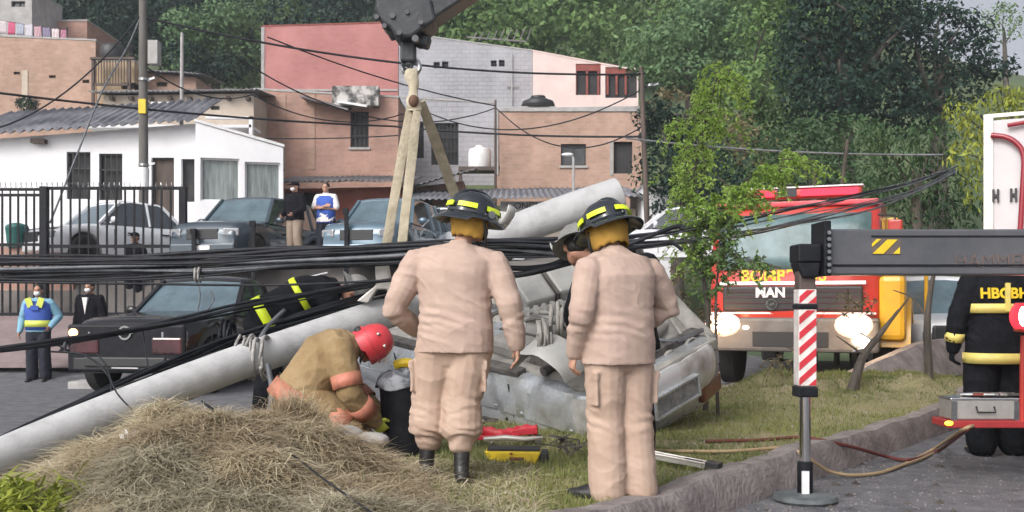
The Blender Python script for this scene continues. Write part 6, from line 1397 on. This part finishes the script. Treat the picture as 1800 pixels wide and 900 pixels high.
    for S, s in (('L',-1),('R',1)):
        h_, k_, a_ = j['hip'+S], j['kn'+S], j['an'+S]; end = a_+(k_-a_).normalized()*((boot_h-.09) if blouse or boot_h > .3 else .0)*sc
        if shoe: end = a_-(k_-a_).normalized()*.045*sc
        pts = [h_-up*.01, h_.lerp(k_,.35), h_.lerp(k_,.75), k_, k_.lerp(end,.35), k_.lerp(end,.75), end]
        rr = [.112,.110,.101,.097,.098,.098,.082 if blouse else .094]; rr = [r*B**.8*legw for r in rr]
        if blouse: rr[-1] *= .80; rr[-2] *= 1.06
        mb.tube(pts, rr, 16, ry=[r*1.08 for r in rr], round_=True)
        if cargo:
            c = h_.lerp(k_,.62); rad = .1*B*legw; mb.cbox(c+Vector((s*rad*.93,-.03,0))*1, (.022*sc,.13*sc,.18*sc),rot=Euler((0,0,s*.12))); mb.cbox(c+Vector((s*rad*.96,-.03,.08*sc)), (.026*sc,.14*sc,.05*sc),rot=Euler((0,0,s*.12)))
    hemf = None
    kz = j['knL'].z; az = j['anL'].z+boot_h*sc*.7
    def ext(c): 
        v = 0
        if blouse: v += .006*math.sin(c.z*85+c.x*25+7*noise.noise(c*7))*math.exp(-((c.z-az-.02)/.07)**2)
        v += .004*math.sin(c.z*62+c.x*30+8*noise.noise(c*5))*math.exp(-((c.z-kz)/.10)**2)
        return v
    remesh(mb, 'trousers', M[pants], root, vox, 3, wrink(seed, wr, extra=ext if not low else None))
    # --- shirt / coat
    mb = MB(); nk = j['neck']; hemp = ph+up*hem*sc; ch = j['chest']
    ww = [.197,.192,.184,.186,.200,.198,.120,.070]; dp = [.148,.146,.136,.134,.138,.120,.088,.066]
    if coat: ww = [.215,.208,.200,.205,.215,.205,.130,.085]; dp = [.165,.160,.152,.152,.152,.132,.100,.08]
    pts = [hemp, ph+up*.0, ph.lerp(ch,.4), ph.lerp(ch,.72), ch+up*.03*sc, ch.lerp(nk,.66), ch.lerp(nk,.90), nk+up*.02*sc]
    if hem > -.02: pts = pts[1:]; ww = ww[1:]; dp = dp[1:]
    mb.tube(pts, [w*B for w in ww], 24, xa=xs, ry=[w*B for w in dp], pw=2.35)
    for S, s in (('L',-1),('R',1)):
        sh, el, w_ = j['sh'+S], j['el'+S], j['wr'+S]
        mb.tube([nk-up*.035*sc, nk.lerp(sh,.55)-up*.02*sc, sh-up*.015*sc], [.062*B,.074*B,.078*B], 12, round_=True)
        if sleeve >= 1: pts = [sh, sh.lerp(el,.4), sh.lerp(el,.85), el, el.lerp(w_,.3), el.lerp(w_,.7), w_]; rr = [.078,.077,.068,.064,.061,.056,.047]
        else: pts = [sh, sh.lerp(el,.4), sh.lerp(el,.8)]; rr = [.074,.07,.066]
        if coat: rr = [r*1.16+.002 for r in rr]
        rr = [r*B**.8 for r in rr]; mb.tube(pts, rr, 14, round_=True)
        if sleeve >= 1: mb.tube([w_-(w_-el).normalized()*.055*sc, w_], [.043*sc*(1.2 if coat else 1)]*2, 12)
        if not low:
            mb.cbox(sh.lerp(nk,.5)+up*.045*sc, (.10*sc,.045*sc,.012*sc), rot=Euler((0,s*.35,0)))
    if collar: mb.tube([nk-up*.005*sc, nk+up*.045*sc], [.072*sc,.064*sc], 16, round_=False)
    ce = {S: j['el'+S] for S in 'LR'}
    def exs(c):
        v = 0
        for S in 'LR': d_ = (c-ce[S]).length; v += .004*math.sin(d_*95+c.x*20+7*noise.noise(c*7))*math.exp(-(d_/.12)**2)
        if not coat: v += -.0045*math.exp(-((c.x-.0)/.004)**2)*0 + .004*math.sin(c.z*75+c.x*18+8*noise.noise(c*5))*math.exp(-((c.z-j['pel'].z-.10)/.09)**2)
        return v
    remesh(mb, 'coat' if coat else 'shirt', M[shirt], root, vox, 3, wrink(seed+5, wr, extra=exs if not low else None))
    # --- boots
    for S, s in (('L',-1),('R',1)):
        mb = MB(); a_, t_ = j['an'+S], j['to'+S]; f = (t_-a_); f.z = 0
        if f.length < .02: f = Vector((0,.1,0))
        f.normalize(); heel = a_-f*.055*sc; heel.z = t_.z; zax = Vector((0,0,1)) if abs((j['kn'+S]-a_).normalized().z) > .4 else (j['kn'+S]-a_).normalized()
        mb.tube([heel+Vector((0,0,.008)), a_*1.0+Vector((0,0,t_.z-a_.z+.012)), t_-f*.04*sc, t_+f*.035*sc], [.036*sc,.042*sc,.050*sc,.038*sc], 14, xa=f.cross(Vector((0,0,1))), ry=[.040*sc,.046*sc,.036*sc,.026*sc], round_=True, pw=2.6)
        mb.tube([heel+f*.03*sc+Vector((0,0,.02)), a_, a_+(j['kn'+S]-a_).normalized()*(max(boot_h-.07,.02))*sc], [.044*sc,.047*sc,.054*sc if boot_h > .15 else .04*sc], 14, round_=False)
        mb.tube([a_+f*.01+Vector((0,0,-.01)), t_-f*.02*sc+Vector((0,0,.012))], [.045*sc,.030*sc], 12, round_=True)
        remesh(mb, 'shoe' if shoe else 'boot', M[boots], root, .007 if not low else .012, 2)
    # --- head gear
    Tm = Matrix.Translation(hc) @ Hh.to_4x4() @ Matrix.Scale(sc,4)
    if hat == 'fire': Tm = Tm @ Matrix.Translation((0,0,.03)) @ Matrix.Scale(1.18,4) @ Matrix.Translation((0,0,-.03))
    def part(mb, name, m, bevel=0, smooth=True): mb.v = [tuple(Tm@Vector(v)) for v in mb.v]; return mb.build(name, m, root, smooth=smooth, bevel=bevel)
    if hat in ('fire','firegrey'):
        m = M['helmet'] if hat == 'fire' else M['helmetgrey']
        mb = MB(); rings = []
        for k in range(9):
            t = k/8; zz = .045+.125*math.sin(t*PI/2); rr = math.cos(t*PI/2)**.8 if t < 1 else .05; rr = max(rr,.06)
            rings.append([Vector((.118*rr*math.cos(a)*(1+.018*math.cos(a*8)), .140*rr*math.sin(a)*(1+.018*math.cos(a*8))-.01, zz)) for a in [2*PI*q/48 for q in range(48)]])
        mb.rings(rings); part(mb, 'helmet', m)
        mb = MB(); rings = []
        for (k, z_) in ((.92,.050),(1.0,.046),(1.18,.030),(1.34,.018),(1.36,.012),(1.30,.012),(1.12,.026),(.96,.036),(.92,.038)):
            rings.append([Vector((.118*k*math.cos(a), .140*(k+(.34*(k-.95) if math.sin(a) < 0 else 0))*math.sin(a)-.01, z_-(.02*(k-.95)/.4 if math.sin(a) < -.3 else 0))) for a in [2*PI*q/48 for q in range(48)]])
        mb.rings(rings); part(mb, 'helmet_brim', m)
        mb = MB(); 
        for k in range(5): 
            yk = -.13+.26*k/4
        c_ = [Vector((0, .142*math.cos(t)-.01, .05+.128*math.sin(t))) for t in [PI*q/14 for q in range(15)]]; mb.tube(c_, .009, 6); part(mb, 'helmet_comb', m)
        if hat == 'fire':
            for a0 in (-90-62,-90-8 if False else -90+2,-90+58, -90+122, -90+182, -90-118):
                mb = MB(); vs = []; a1, a2 = R(a0-21), R(a0+21); n_ = 7
                for zz, k in ((.066,1.02),(.092,.985)):
                    for q in range(n_): a = a1+(a2-a1)*q/(n_-1); vs.append(Vector((.1215*k*math.cos(a), .1435*k*math.sin(a)-.01, zz)))
                vo = [v*1.0+Vector((v.x,v.y+.01,0)).normalized()*.006 for v in vs]
                mb.add(vs+vo, [(q,q+1,q+n_+1,q+n_) for q in range(n_-1)]+[(2*n_+q,2*n_+n_+q,2*n_+n_+q+1,2*n_+q+1) for q in range(n_-1)]+[(q,2*n_+q,2*n_+q+1,q+1) for q in range(n_-1)]+[(n_+q,n_+q+1,3*n_+q+1,3*n_+q) for q in range(n_-1)]); part(mb, 'reflective_strip', M['lime'])
        if mask != 'nov':
            mb = MB(); vs = []; n_ = 11                     # face shield flipped up at the front
            for k,(z_, r_) in enumerate(((.015,.165),(.045,.182),(.09,.20),(.125,.205))):
                for q in range(n_): a = R(90-58)+R(116)*q/(n_-1); vs.append(Vector((r_*.86*math.cos(a), r_*math.sin(a)+.01, z_)))
            mb.add(vs, [(k*n_+q, k*n_+q+1, (k+1)*n_+q+1, (k+1)*n_+q) for k in range(3) for q in range(n_-1)]); o = part(mb, 'face_shield', M['visor']); s_ = o.modifiers.new('t','SOLIDIFY'); s_.thickness = .005
            mb = MB(); [mb.lathe([(0,-.008),(.02,-.008),(.02,.008),(0,.008)], 12, (s*.125,.045,.052), axis='x') for s in (-1,1)]; part(mb, 'shield_pivot', M['steel'])
        if hat == 'fire':
            mb = MB(); vs = []; n_ = 24
            for k,(z_, rx, ry) in enumerate(((.050,.102,.118),(.0,.100,.116),(-.035,.094,.108),(-.065,.090,.100),(-.080,.086,.092))):
                for q in range(n_): a = R(180-28)+R(236)*q/(n_-1); vs.append(Vector((rx*math.cos(a)*(1+.03*math.sin(q*1.7+k)), ry*math.sin(a)*(1+.03*math.sin(q*1.3+k*2))-.005, z_+.006*math.sin(q*2.1))))
            mb.add(vs, [(k*n_+q, k*n_+q+1, (k+1)*n_+q+1, (k+1)*n_+q) for k in range(4) for q in range(n_-1)]); o = part(mb, 'neck_flap', M['flap']); s_ = o.modifiers.new('t','SOLIDIFY'); s_.thickness = .006
            mb = MB(); [mb.tube(crv([(s*.095,.02,.02),(s*.085,.05,-.05),(s*.03,.085,-.105),(0,.088,-.11)],4), .008, 6) for s in (-1,1)]; part(mb, 'chin_strap', M['plastic'])
    if hat == 'red':
        mb = MB(); rings = []
        for k in range(10):
            t = k/9; rr = max(math.cos(t*PI/2)**.75, .05); zz = -.01+.165*math.sin(t*PI/2); rings.append([Vector((.112*rr*math.cos(a), .130*rr*math.sin(a)-.008, zz)) for a in [2*PI*q/40 for q in range(40)]])
        mb.rings([[Vector((v.x*1.0,v.y,v.z-.05-(.02 if v.y < 0 else 0))) for v in rings[0]]]+rings); hh_ = part(mb, 'helmet', M['helmetred'])
        mb = MB(); mb.lathe([(.116,-.012),(.122,-.008),(.122,.0),(.114,.002)], 36, (0,-.008,0)); mb.v = [(x,y*1.15,z) for x,y,z in mb.v]; part(mb, 'helmet_rim', M['helmetred'])
        mb = MB(); [mb.ell((s*.10,yv,.07),(.012,.012,.012),8,6) for s in (-1,1) for yv in (-.05,.04)]; mb.cbox((0,.125,.0),(.06,.03,.03)); mb.cbox((0,.13,.04),(.05,.03,.03)); part(mb, 'lamp_clip', M['alu'])
        mb = MB(); mb.ell((0,-.13,-.03),(.05,.03,.03),10,7); mb.tube([(-.1,0,-.03),(-.08,.04,-.1),(0,.07,-.12),(.08,.04,-.1),(.1,0,-.03)], .006, 6); part(mb, 'strap', M['plastic'])
    if hat == 'cap':
        mb = MB(); rings = []
        for k in range(7): t = k/6; rr = max(math.cos(t*PI/2)**.7,.05); rings.append([Vector((.090*rr*math.cos(a), .110*rr*math.sin(a)-.01, .045+.085*math.sin(t*PI/2))) for a in [2*PI*q/24 for q in range(24)]])
        mb.rings(rings); mb.cbox((0,.12,.05),(.13,.10,.012)); part(mb, 'cap', M['turnblack'])
    if hair and hat in (None,'cap','fire','firegrey'):
        mb = MB(); mb.ell((0,-.022,.038),(.081,.097,.098 if hat is None else .07),16,10); mb.ell((0,-.05,-.01),(.074,.062,.06),12,8)
        mb.v = [tuple(Tm@Vector(v)) for v in mb.v]; remesh(mb, 'hair', M['hair'], root, .01, 1)
    Tm = Matrix.Translation(hc) @ Hh.to_4x4() @ Matrix.Scale(sc,4)
    if mask == 'white':
        mb = MB(); mb.ell((0,.062,-.042),(.056,.048,.045),14,9); part(mb, 'face_mask', M['facemask'])
    if mask == 'black':
        mb = MB(); mb.ell((0,.058,-.045),(.060,.052,.055),14,9); mb.ell((0,.03,-.03),(.083,.05,.02),14,9); part(mb, 'face_mask', M['turnblack'])
    return root, j
def ring_band(root, name, pts, r, m, xa=None, ry=None, n=24, t=.004, pw=2.35):
    """reflective band: short tube slightly proud of the cloth"""
    mb = MB(); mb.tube(pts, r, n, xa=xa, ry=ry, pw=pw, caps=False); o = mb.build(name, M[m], root, smooth=True); s = o.modifiers.new('t','SOLIDIFY'); s.thickness = t; s.offset = 1; return o
def limb_band(root, name, a, b, t0, t1, r, m): a = Vector(a); b = Vector(b); return ring_band(root, name, [a.lerp(b,t0), a.lerp(b,t1)], r, m, n=18, pw=2)
# nearest firefighter in beige
m1 = P(800,0,6.35); z1 = gz(m1.x, m1.y)
p1, j1 = person('broad beige uniformed firefighter seen from behind in black helmet and tall black boots', (m1.x, m1.y, z1), R(-4),
    dict(shL=(-.245,0,1.345), shR=(.245,0,1.335), elL=(-.385,-.03,1.06), wrL=(-.27,.20,.93), elR=(.345,-.06,1.10), wrR=(.385,-.01,.85), neck=(.03,.01,1.45), head=(.105,.05,1.60), pel=(.0,0,.93), hipL=(-.10,0,.88), hipR=(.10,0,.88),
         knL=(-.155,.06,.50), anL=(-.185,.03,.10), toL=(-.215,.19,.03), knR=(.045,.0,.50), anR=(.05,-.08,.10), toR=(.035,.07,.03)),
    sc=1.0, build=1.22, head=(R(-62),R(-12)), vox=.008, blouse=True, boot_h=.24, seed=1, wr=.0065, cargo=True, mask='black', hem=-.13, hat='fire', skin='skin2', legw=1.08,
    handL=((.6,.5,-.3),(0,-.2,-1),(0,1,0)), handR=((.05,.05,-1),(-1,.2,0),(-.1,1,0)), curl=.45)
# second firefighter in beige
m2 = P(1088,0,5.95); z2 = .165
p2, j2 = person('beige uniformed firefighter standing at the kerb in flat black shoes and tilted helmet', (m2.x, m2.y, z2), R(28),
    dict(shL=(-.215,-.01,1.325), shR=(.225,.0,1.325), elL=(-.275,-.03,1.08), wrL=(-.245,.09,.86), elR=(.37,.02,1.12), wrR=(.22,.2,.98), neck=(-.01,.05,1.43), head=(-.015,.11,1.55), chest=(0,0,1.25), pel=(0,0,.93), hipL=(-.09,0,.90), hipR=(.09,0,.90),
         knL=(-.075,.03,.49), anL=(-.075,.0,.085), toL=(-.18,.17,.03), knR=(.10,.0,.49), anR=(.11,-.04,.085), toR=(.05,.11,.03)),
    sc=1.0, build=1.14, head=(R(8),R(-22)), vox=.008, seed=3, wr=.006, cargo=True, hem=-.14, hat='fire', boot_h=.10, shoe=True, skin='skin2', legw=1.0,
    handL=((-.1,.25,-1),(1,.1,0),(.1,1,0)), handR=((-.5,.6,-.4),(0,-.2,-1),(0,1,0)), curl=.7, mask='nov')
# hidden black-coated firefighter behind the second
m3 = P(1098,0,7.35); z3 = gz(m3.x,m3.y)
person('black coated firefighter mostly hidden behind the second beige one with a grey helmet', (m3.x,m3.y,z3), R(12),
    dict(neck=(-.16,.08,1.36), head=(-.33,.10,1.475), chest=(-.03,.0,1.2), shL=(-.26,.02,1.28), shR=(.17,.02,1.36), elL=(-.33,.1,1.05), wrL=(-.3,.25,.95), elR=(.28,.05,1.08), wrR=(.22,.22,.92)),
    sc=1.03, build=1.05, coat=True, shirt='turnblack', pants='turnblack', hat='firegrey', head=(R(-5),R(-30)), hem=-.2, low=True, vox=.013, seed=7, gloves='turnblack')
# kneeling
m4 = P(528,0,7.2); z4 = gz(m4.x,m4.y)
m4.z = .24; rzk = R(-78)
p4, j4 = person('kneeling firefighter in tan gear with salmon bands and a red helmet', (m4.x-.0,m4.y,m4.z), rzk,
    dict(pel=(0,0,.40), chest=(.0,.15,.63), neck=(-.02,.33,.755), head=(-.03,.47,.725), shL=(-.19,.27,.72), shR=(.21,.25,.70), elL=(-.25,.33,.44), wrL=(-.15,.50,.28), elR=(.27,.31,.42), wrR=(.15,.47,.24),
         hipL=(-.10,0,.38), hipR=(.10,0,.38), knL=(-.16,.40,.16), knR=(.17,.36,.14), anL=(-.14,-.04,.10), anR=(.15,-.06,.09), toL=(-.14,-.16,.03), toR=(.15,-.18,.03)),
    sc=1.06, build=1.12, coat=True, shirt='tan', pants='tan', hat='red', head=(R(0),R(-62)), hem=-.10, vox=.011, seed=9, wr=.009, gloves='limeband', legw=1.2, boot_h=.2)
s_ = 1.06
for S in 'LR':
    limb_band(p4, 'sleeve_band', j4['el'+S], j4['wr'+S], .32, .70, .089, 'salmon'); limb_band(p4, 'sleeve_band', j4['sh'+S], j4['el'+S], .55, .85, .103, 'salmon')
    limb_band(p4, 'knee_band', j4['hip'+S], j4['kn'+S], .50, .82, .142, 'salmon')
upk = (j4['chest']-j4['pel']).normalized()
ring_band(p4, 'coat_band', [j4['pel']-upk*.09, j4['pel']+upk*.03], [.268,.262], 'salmon', xa=(1,0,0), ry=[.213,.206])
# leaning black-coated over the pole
m5 = P(470,0,9.75)
p5_, j5 = person('firefighter in black coat with lime bands leaning over the cables behind the fallen pole', (m5.x,m5.y,.17), R(-80),
    dict(pel=(0,.0,.98), chest=(0,.30,1.15), neck=(0,.62,1.22), head=(0,.76,1.18), shL=(-.19,.52,1.20), shR=(.19,.52,1.20), elL=(-.26,.62,.93), wrL=(-.2,.75,.72), elR=(.27,.60,.93), wrR=(.22,.75,.74), hipL=(-.095,-.02,.93), hipR=(.095,-.02,.93)),
    sc=1.05, build=1.16, coat=True, shirt='turnblack', pants='turnblack', hat='firegrey', head=(0,R(-70)), hem=-.12, vox=.014, seed=12, low=True, gloves='turnblack')
upk = (j5['chest']-j5['pel']).normalized()
ring_band(p5_, 'lime_band', [j5['pel']-upk*.06, j5['pel']+upk*.03], [.262,.256], 'lime', xa=(1,0,0), ry=[.203,.199])
ring_band(p5_, 'lime_band', [j5['chest']-upk*.03, j5['chest']+upk*.03], [.266,.266], 'lime', xa=(1,0,0), ry=[.193,.193])
for S in 'LR': limb_band(p5_, 'sleeve_band', j5['el'+S], j5['wr'+S], .3, .5, .084, 'lime')
mb = MB(); mb.cbox(j5['chest'].lerp(j5['neck'],.45)+Vector((.0,-.02,.165)),(.22,.24,.012),rot=Euler((R(14),0,0))); mb.build('back_patch', M['whitetrim'], p5_)
# right firefighter with letters
m6 = P(1752,0,8.8)
p6, j6 = person('firefighter in black and yellow turnout gear walking away at the right edge', (m6.x,m6.y,.0), R(-6),
    dict(elL=(-.31,-.02,1.12), wrL=(-.33,.03,.88), elR=(.31,-.02,1.12), wrR=(.3,.1,.9), anL=(-.115,-.0,.10), anR=(.15,.05,.10), toL=(-.15,.15,.03), toR=(.2,.2,.03), knL=(-.12,.03,.5), knR=(.14,.04,.5)),
    sc=1.06, build=1.12, coat=True, shirt='turnblack', pants='turnblack', hat='fire', boot_h=.30, hem=-.20, vox=.012, seed=15, wr=.008, gloves='turnblack', legw=1.2, curl=.9)
pe = j6['pel']; ch = j6['chest']
ring_band(p6, 'lime_band', [pe+Vector((0,0,-.21)), pe+Vector((0,0,-.12))], [.268,.268], 'yband', xa=(1,0,0), ry=[.206,.203])
ring_band(p6, 'lime_band', [ch+Vector((0,0,-.12)), ch+Vector((0,0,-.04))], [.268,.268], 'yband', xa=(1,0,0), ry=[.190,.190])
for S in 'LR':
    limb_band(p6, 'sleeve_band', j6['el'+S], j6['wr'+S], .50, .80, .076, 'yband'); limb_band(p6, 'trouser_band', j6['kn'+S], j6['an'+S], .30, .56, .128, 'yband'); limb_band(p6, 'trouser_band', j6['kn'+S], j6['an'+S], .66, .80, .124, 'yband')
text('HBCBH', .122, M['yellow'], p6, (0,-.186,1.39), (R(86),0,0), bold=.004)
mb = MB(); mb.ell((0,-.10,1.60),(.09,.06,.05),14,8); mb.cbox((.02,-.196,1.36),(.04,.02,.24)); mb.build('collar_tab', M['yband'], p6, smooth=True)
# policeman
def small(label, px, D, z, rz, **k): p = P(px,0,D); return person(label, (p.x,p.y,H(p.x,p.y) if z is None else z), rz, low=True, vox=.014, **k)

M['lblue'] = mat('light_blue_shirt', (.22,.42,.55), .85, c2=(.18,.36,.48), sc=8); M['navyp'] = mat('navy_trousers', (.012,.014,.025), .85); M['vblue'] = mat('blue_vest', (.04,.10,.42), .7, c2=(.03,.08,.34), sc=9)
M['suit'] = mat('black_suit', (.008,.008,.011), .9, spec=.15); M['wshirt'] = mat('white_shirt', (.70,.68,.68), .85); M['khaki'] = mat('khaki', (.28,.22,.17), .9); M['bshirt'] = mat('royal_blue_shirt', (.05,.12,.50), .8, c2=(.04,.10,.42), sc=9)
p7, j7 = small('traffic policeman in light blue shirt and blue vest facing the camera at the far left', 68, 17.2, 0, R(184),
    sc=.94, shirt='lblue', pants='navyp', mask='white', hem=-.06, seed=20, J=dict(elL=(-.34,-.05,1.17), wrL=(-.24,.08,.99), elR=(.30,-.06,1.14), wrR=(.31,.05,.90)), build=1.05)
pe, ch, nk = j7['pel'], j7['chest'], j7['neck']
def vest(root, j, m, name='vest', lo=-.02, hi=.8, extra=1.05):
    pe, ch, nk = j['pel'], j['chest'], j['neck']; return ring_band(root, name, [pe+Vector((0,0,lo)), pe.lerp(ch,.5), ch, ch.lerp(nk,.5), ch.lerp(nk,hi)], [.196*extra,.19*extra,.212*extra,.215*extra,.16*extra], m, xa=(1,0,0), ry=[.145*extra,.142*extra,.148*extra,.138*extra,.105*extra], t=.008)
vest(p7, j7, 'vblue')
ring_band(p7, 'reflective_band', [pe+Vector((0,0,.03)), pe+Vector((0,0,.14))], [.214,.210], 'limeband', xa=(1,0,0), ry=[.162,.160])
mb = MB(); [mb.cbox((s*.09,.172,1.33),(.10,.02,.16),rot=Euler((0,s*.3,0))) for s in (-1,1)]; mb.build('reflective_patch', M['limeband'], p7)
mb = MB(); mb.cbox((0,.182,1.24),(.13,.02,.08)); mb.build('chest_badge', M['vblue'], p7)
p8, j8 = small('person in open black jacket over a white shirt standing by the pickup front', 158, 17.8, .08, R(172), sc=.93, shirt='suit', pants='suit', mask='white', coat=True, hem=-.12, seed=22, J=dict(elL=(-.27,0,1.13), wrL=(-.25,.08,.9)))
mb = MB(); mb.prism([(-.05,1.34),(.05,1.34),(.0,1.05)], .125, .166); mb.build('white_shirt', M['wshirt'], p8)
# car park people
p9, j9 = small('person in black cap black jacket and tan trousers standing by the slate car', 519, 22.7, P(0,458,22.7).z, R(150), shirt='suit', pants='khaki', hat='cap', mask='white', coat=True, hem=-.06, seed=24, skin='skin2', boots='wshirt',
    J=dict(elL=(-.27,.04,1.14), wrL=(-.16,.22,1.02), elR=(.26,.03,1.13), wrR=(.2,.2,1.0), knL=(-.13,.08,.5), anL=(-.17,.02,.09), toL=(-.2,.17,.03)))
p10, j10 = small('person with folded arms in a blue and white shirt beside the black jacketed one', 573, 22.9, P(0,458,22.9).z, R(172), shirt='wshirt', pants='navyp', hem=-.10, seed=26, skin='skin2', sleeve=.6, build=1.1,
    J=dict(elL=(-.27,.06,1.13), wrL=(.05,.20,1.16), elR=(.27,.06,1.14), wrR=(-.06,.22,1.20)), handL=((1,.1,.1),(0,1,0),(0,0,1)), handR=((-1,.1,.1),(0,1,0),(0,0,1)))
vest(p10, j10, 'bshirt', 'blue_front', lo=-.12)
small('person in dark cap and dark clothes beside the white car behind the fence', 238, 23.0, P(0,545,23.0).z, R(160), shirt='suit', pants='suit', hat='cap', seed=28)
# ---------------------------------------------------------------- haze
DENS = .0013
mb = MB(); mb.box((-270,-85,-6),(310,505,90)); hz = mb.build('haze', None, None) if False else None
hm_ = bpy.data.materials.new('haze_air'); hm_.use_nodes = True; nt = hm_.node_tree
for n in list(nt.nodes): nt.nodes.remove(n)
oo = nt.nodes.new('ShaderNodeOutputMaterial'); pv = nt.nodes.new('ShaderNodeVolumePrincipled'); pv.inputs['Density'].default_value = DENS; pv.inputs['Color'].default_value = (.80,.86,.95,1); pv.inputs['Anisotropy'].default_value = .2
nt.links.new(pv.outputs[0], oo.inputs['Volume'])
if DENS > 0: tag(mb.build('haze', hm_), 'thin pale air between the camera and the far hillside', 'haze', kind='stuff')
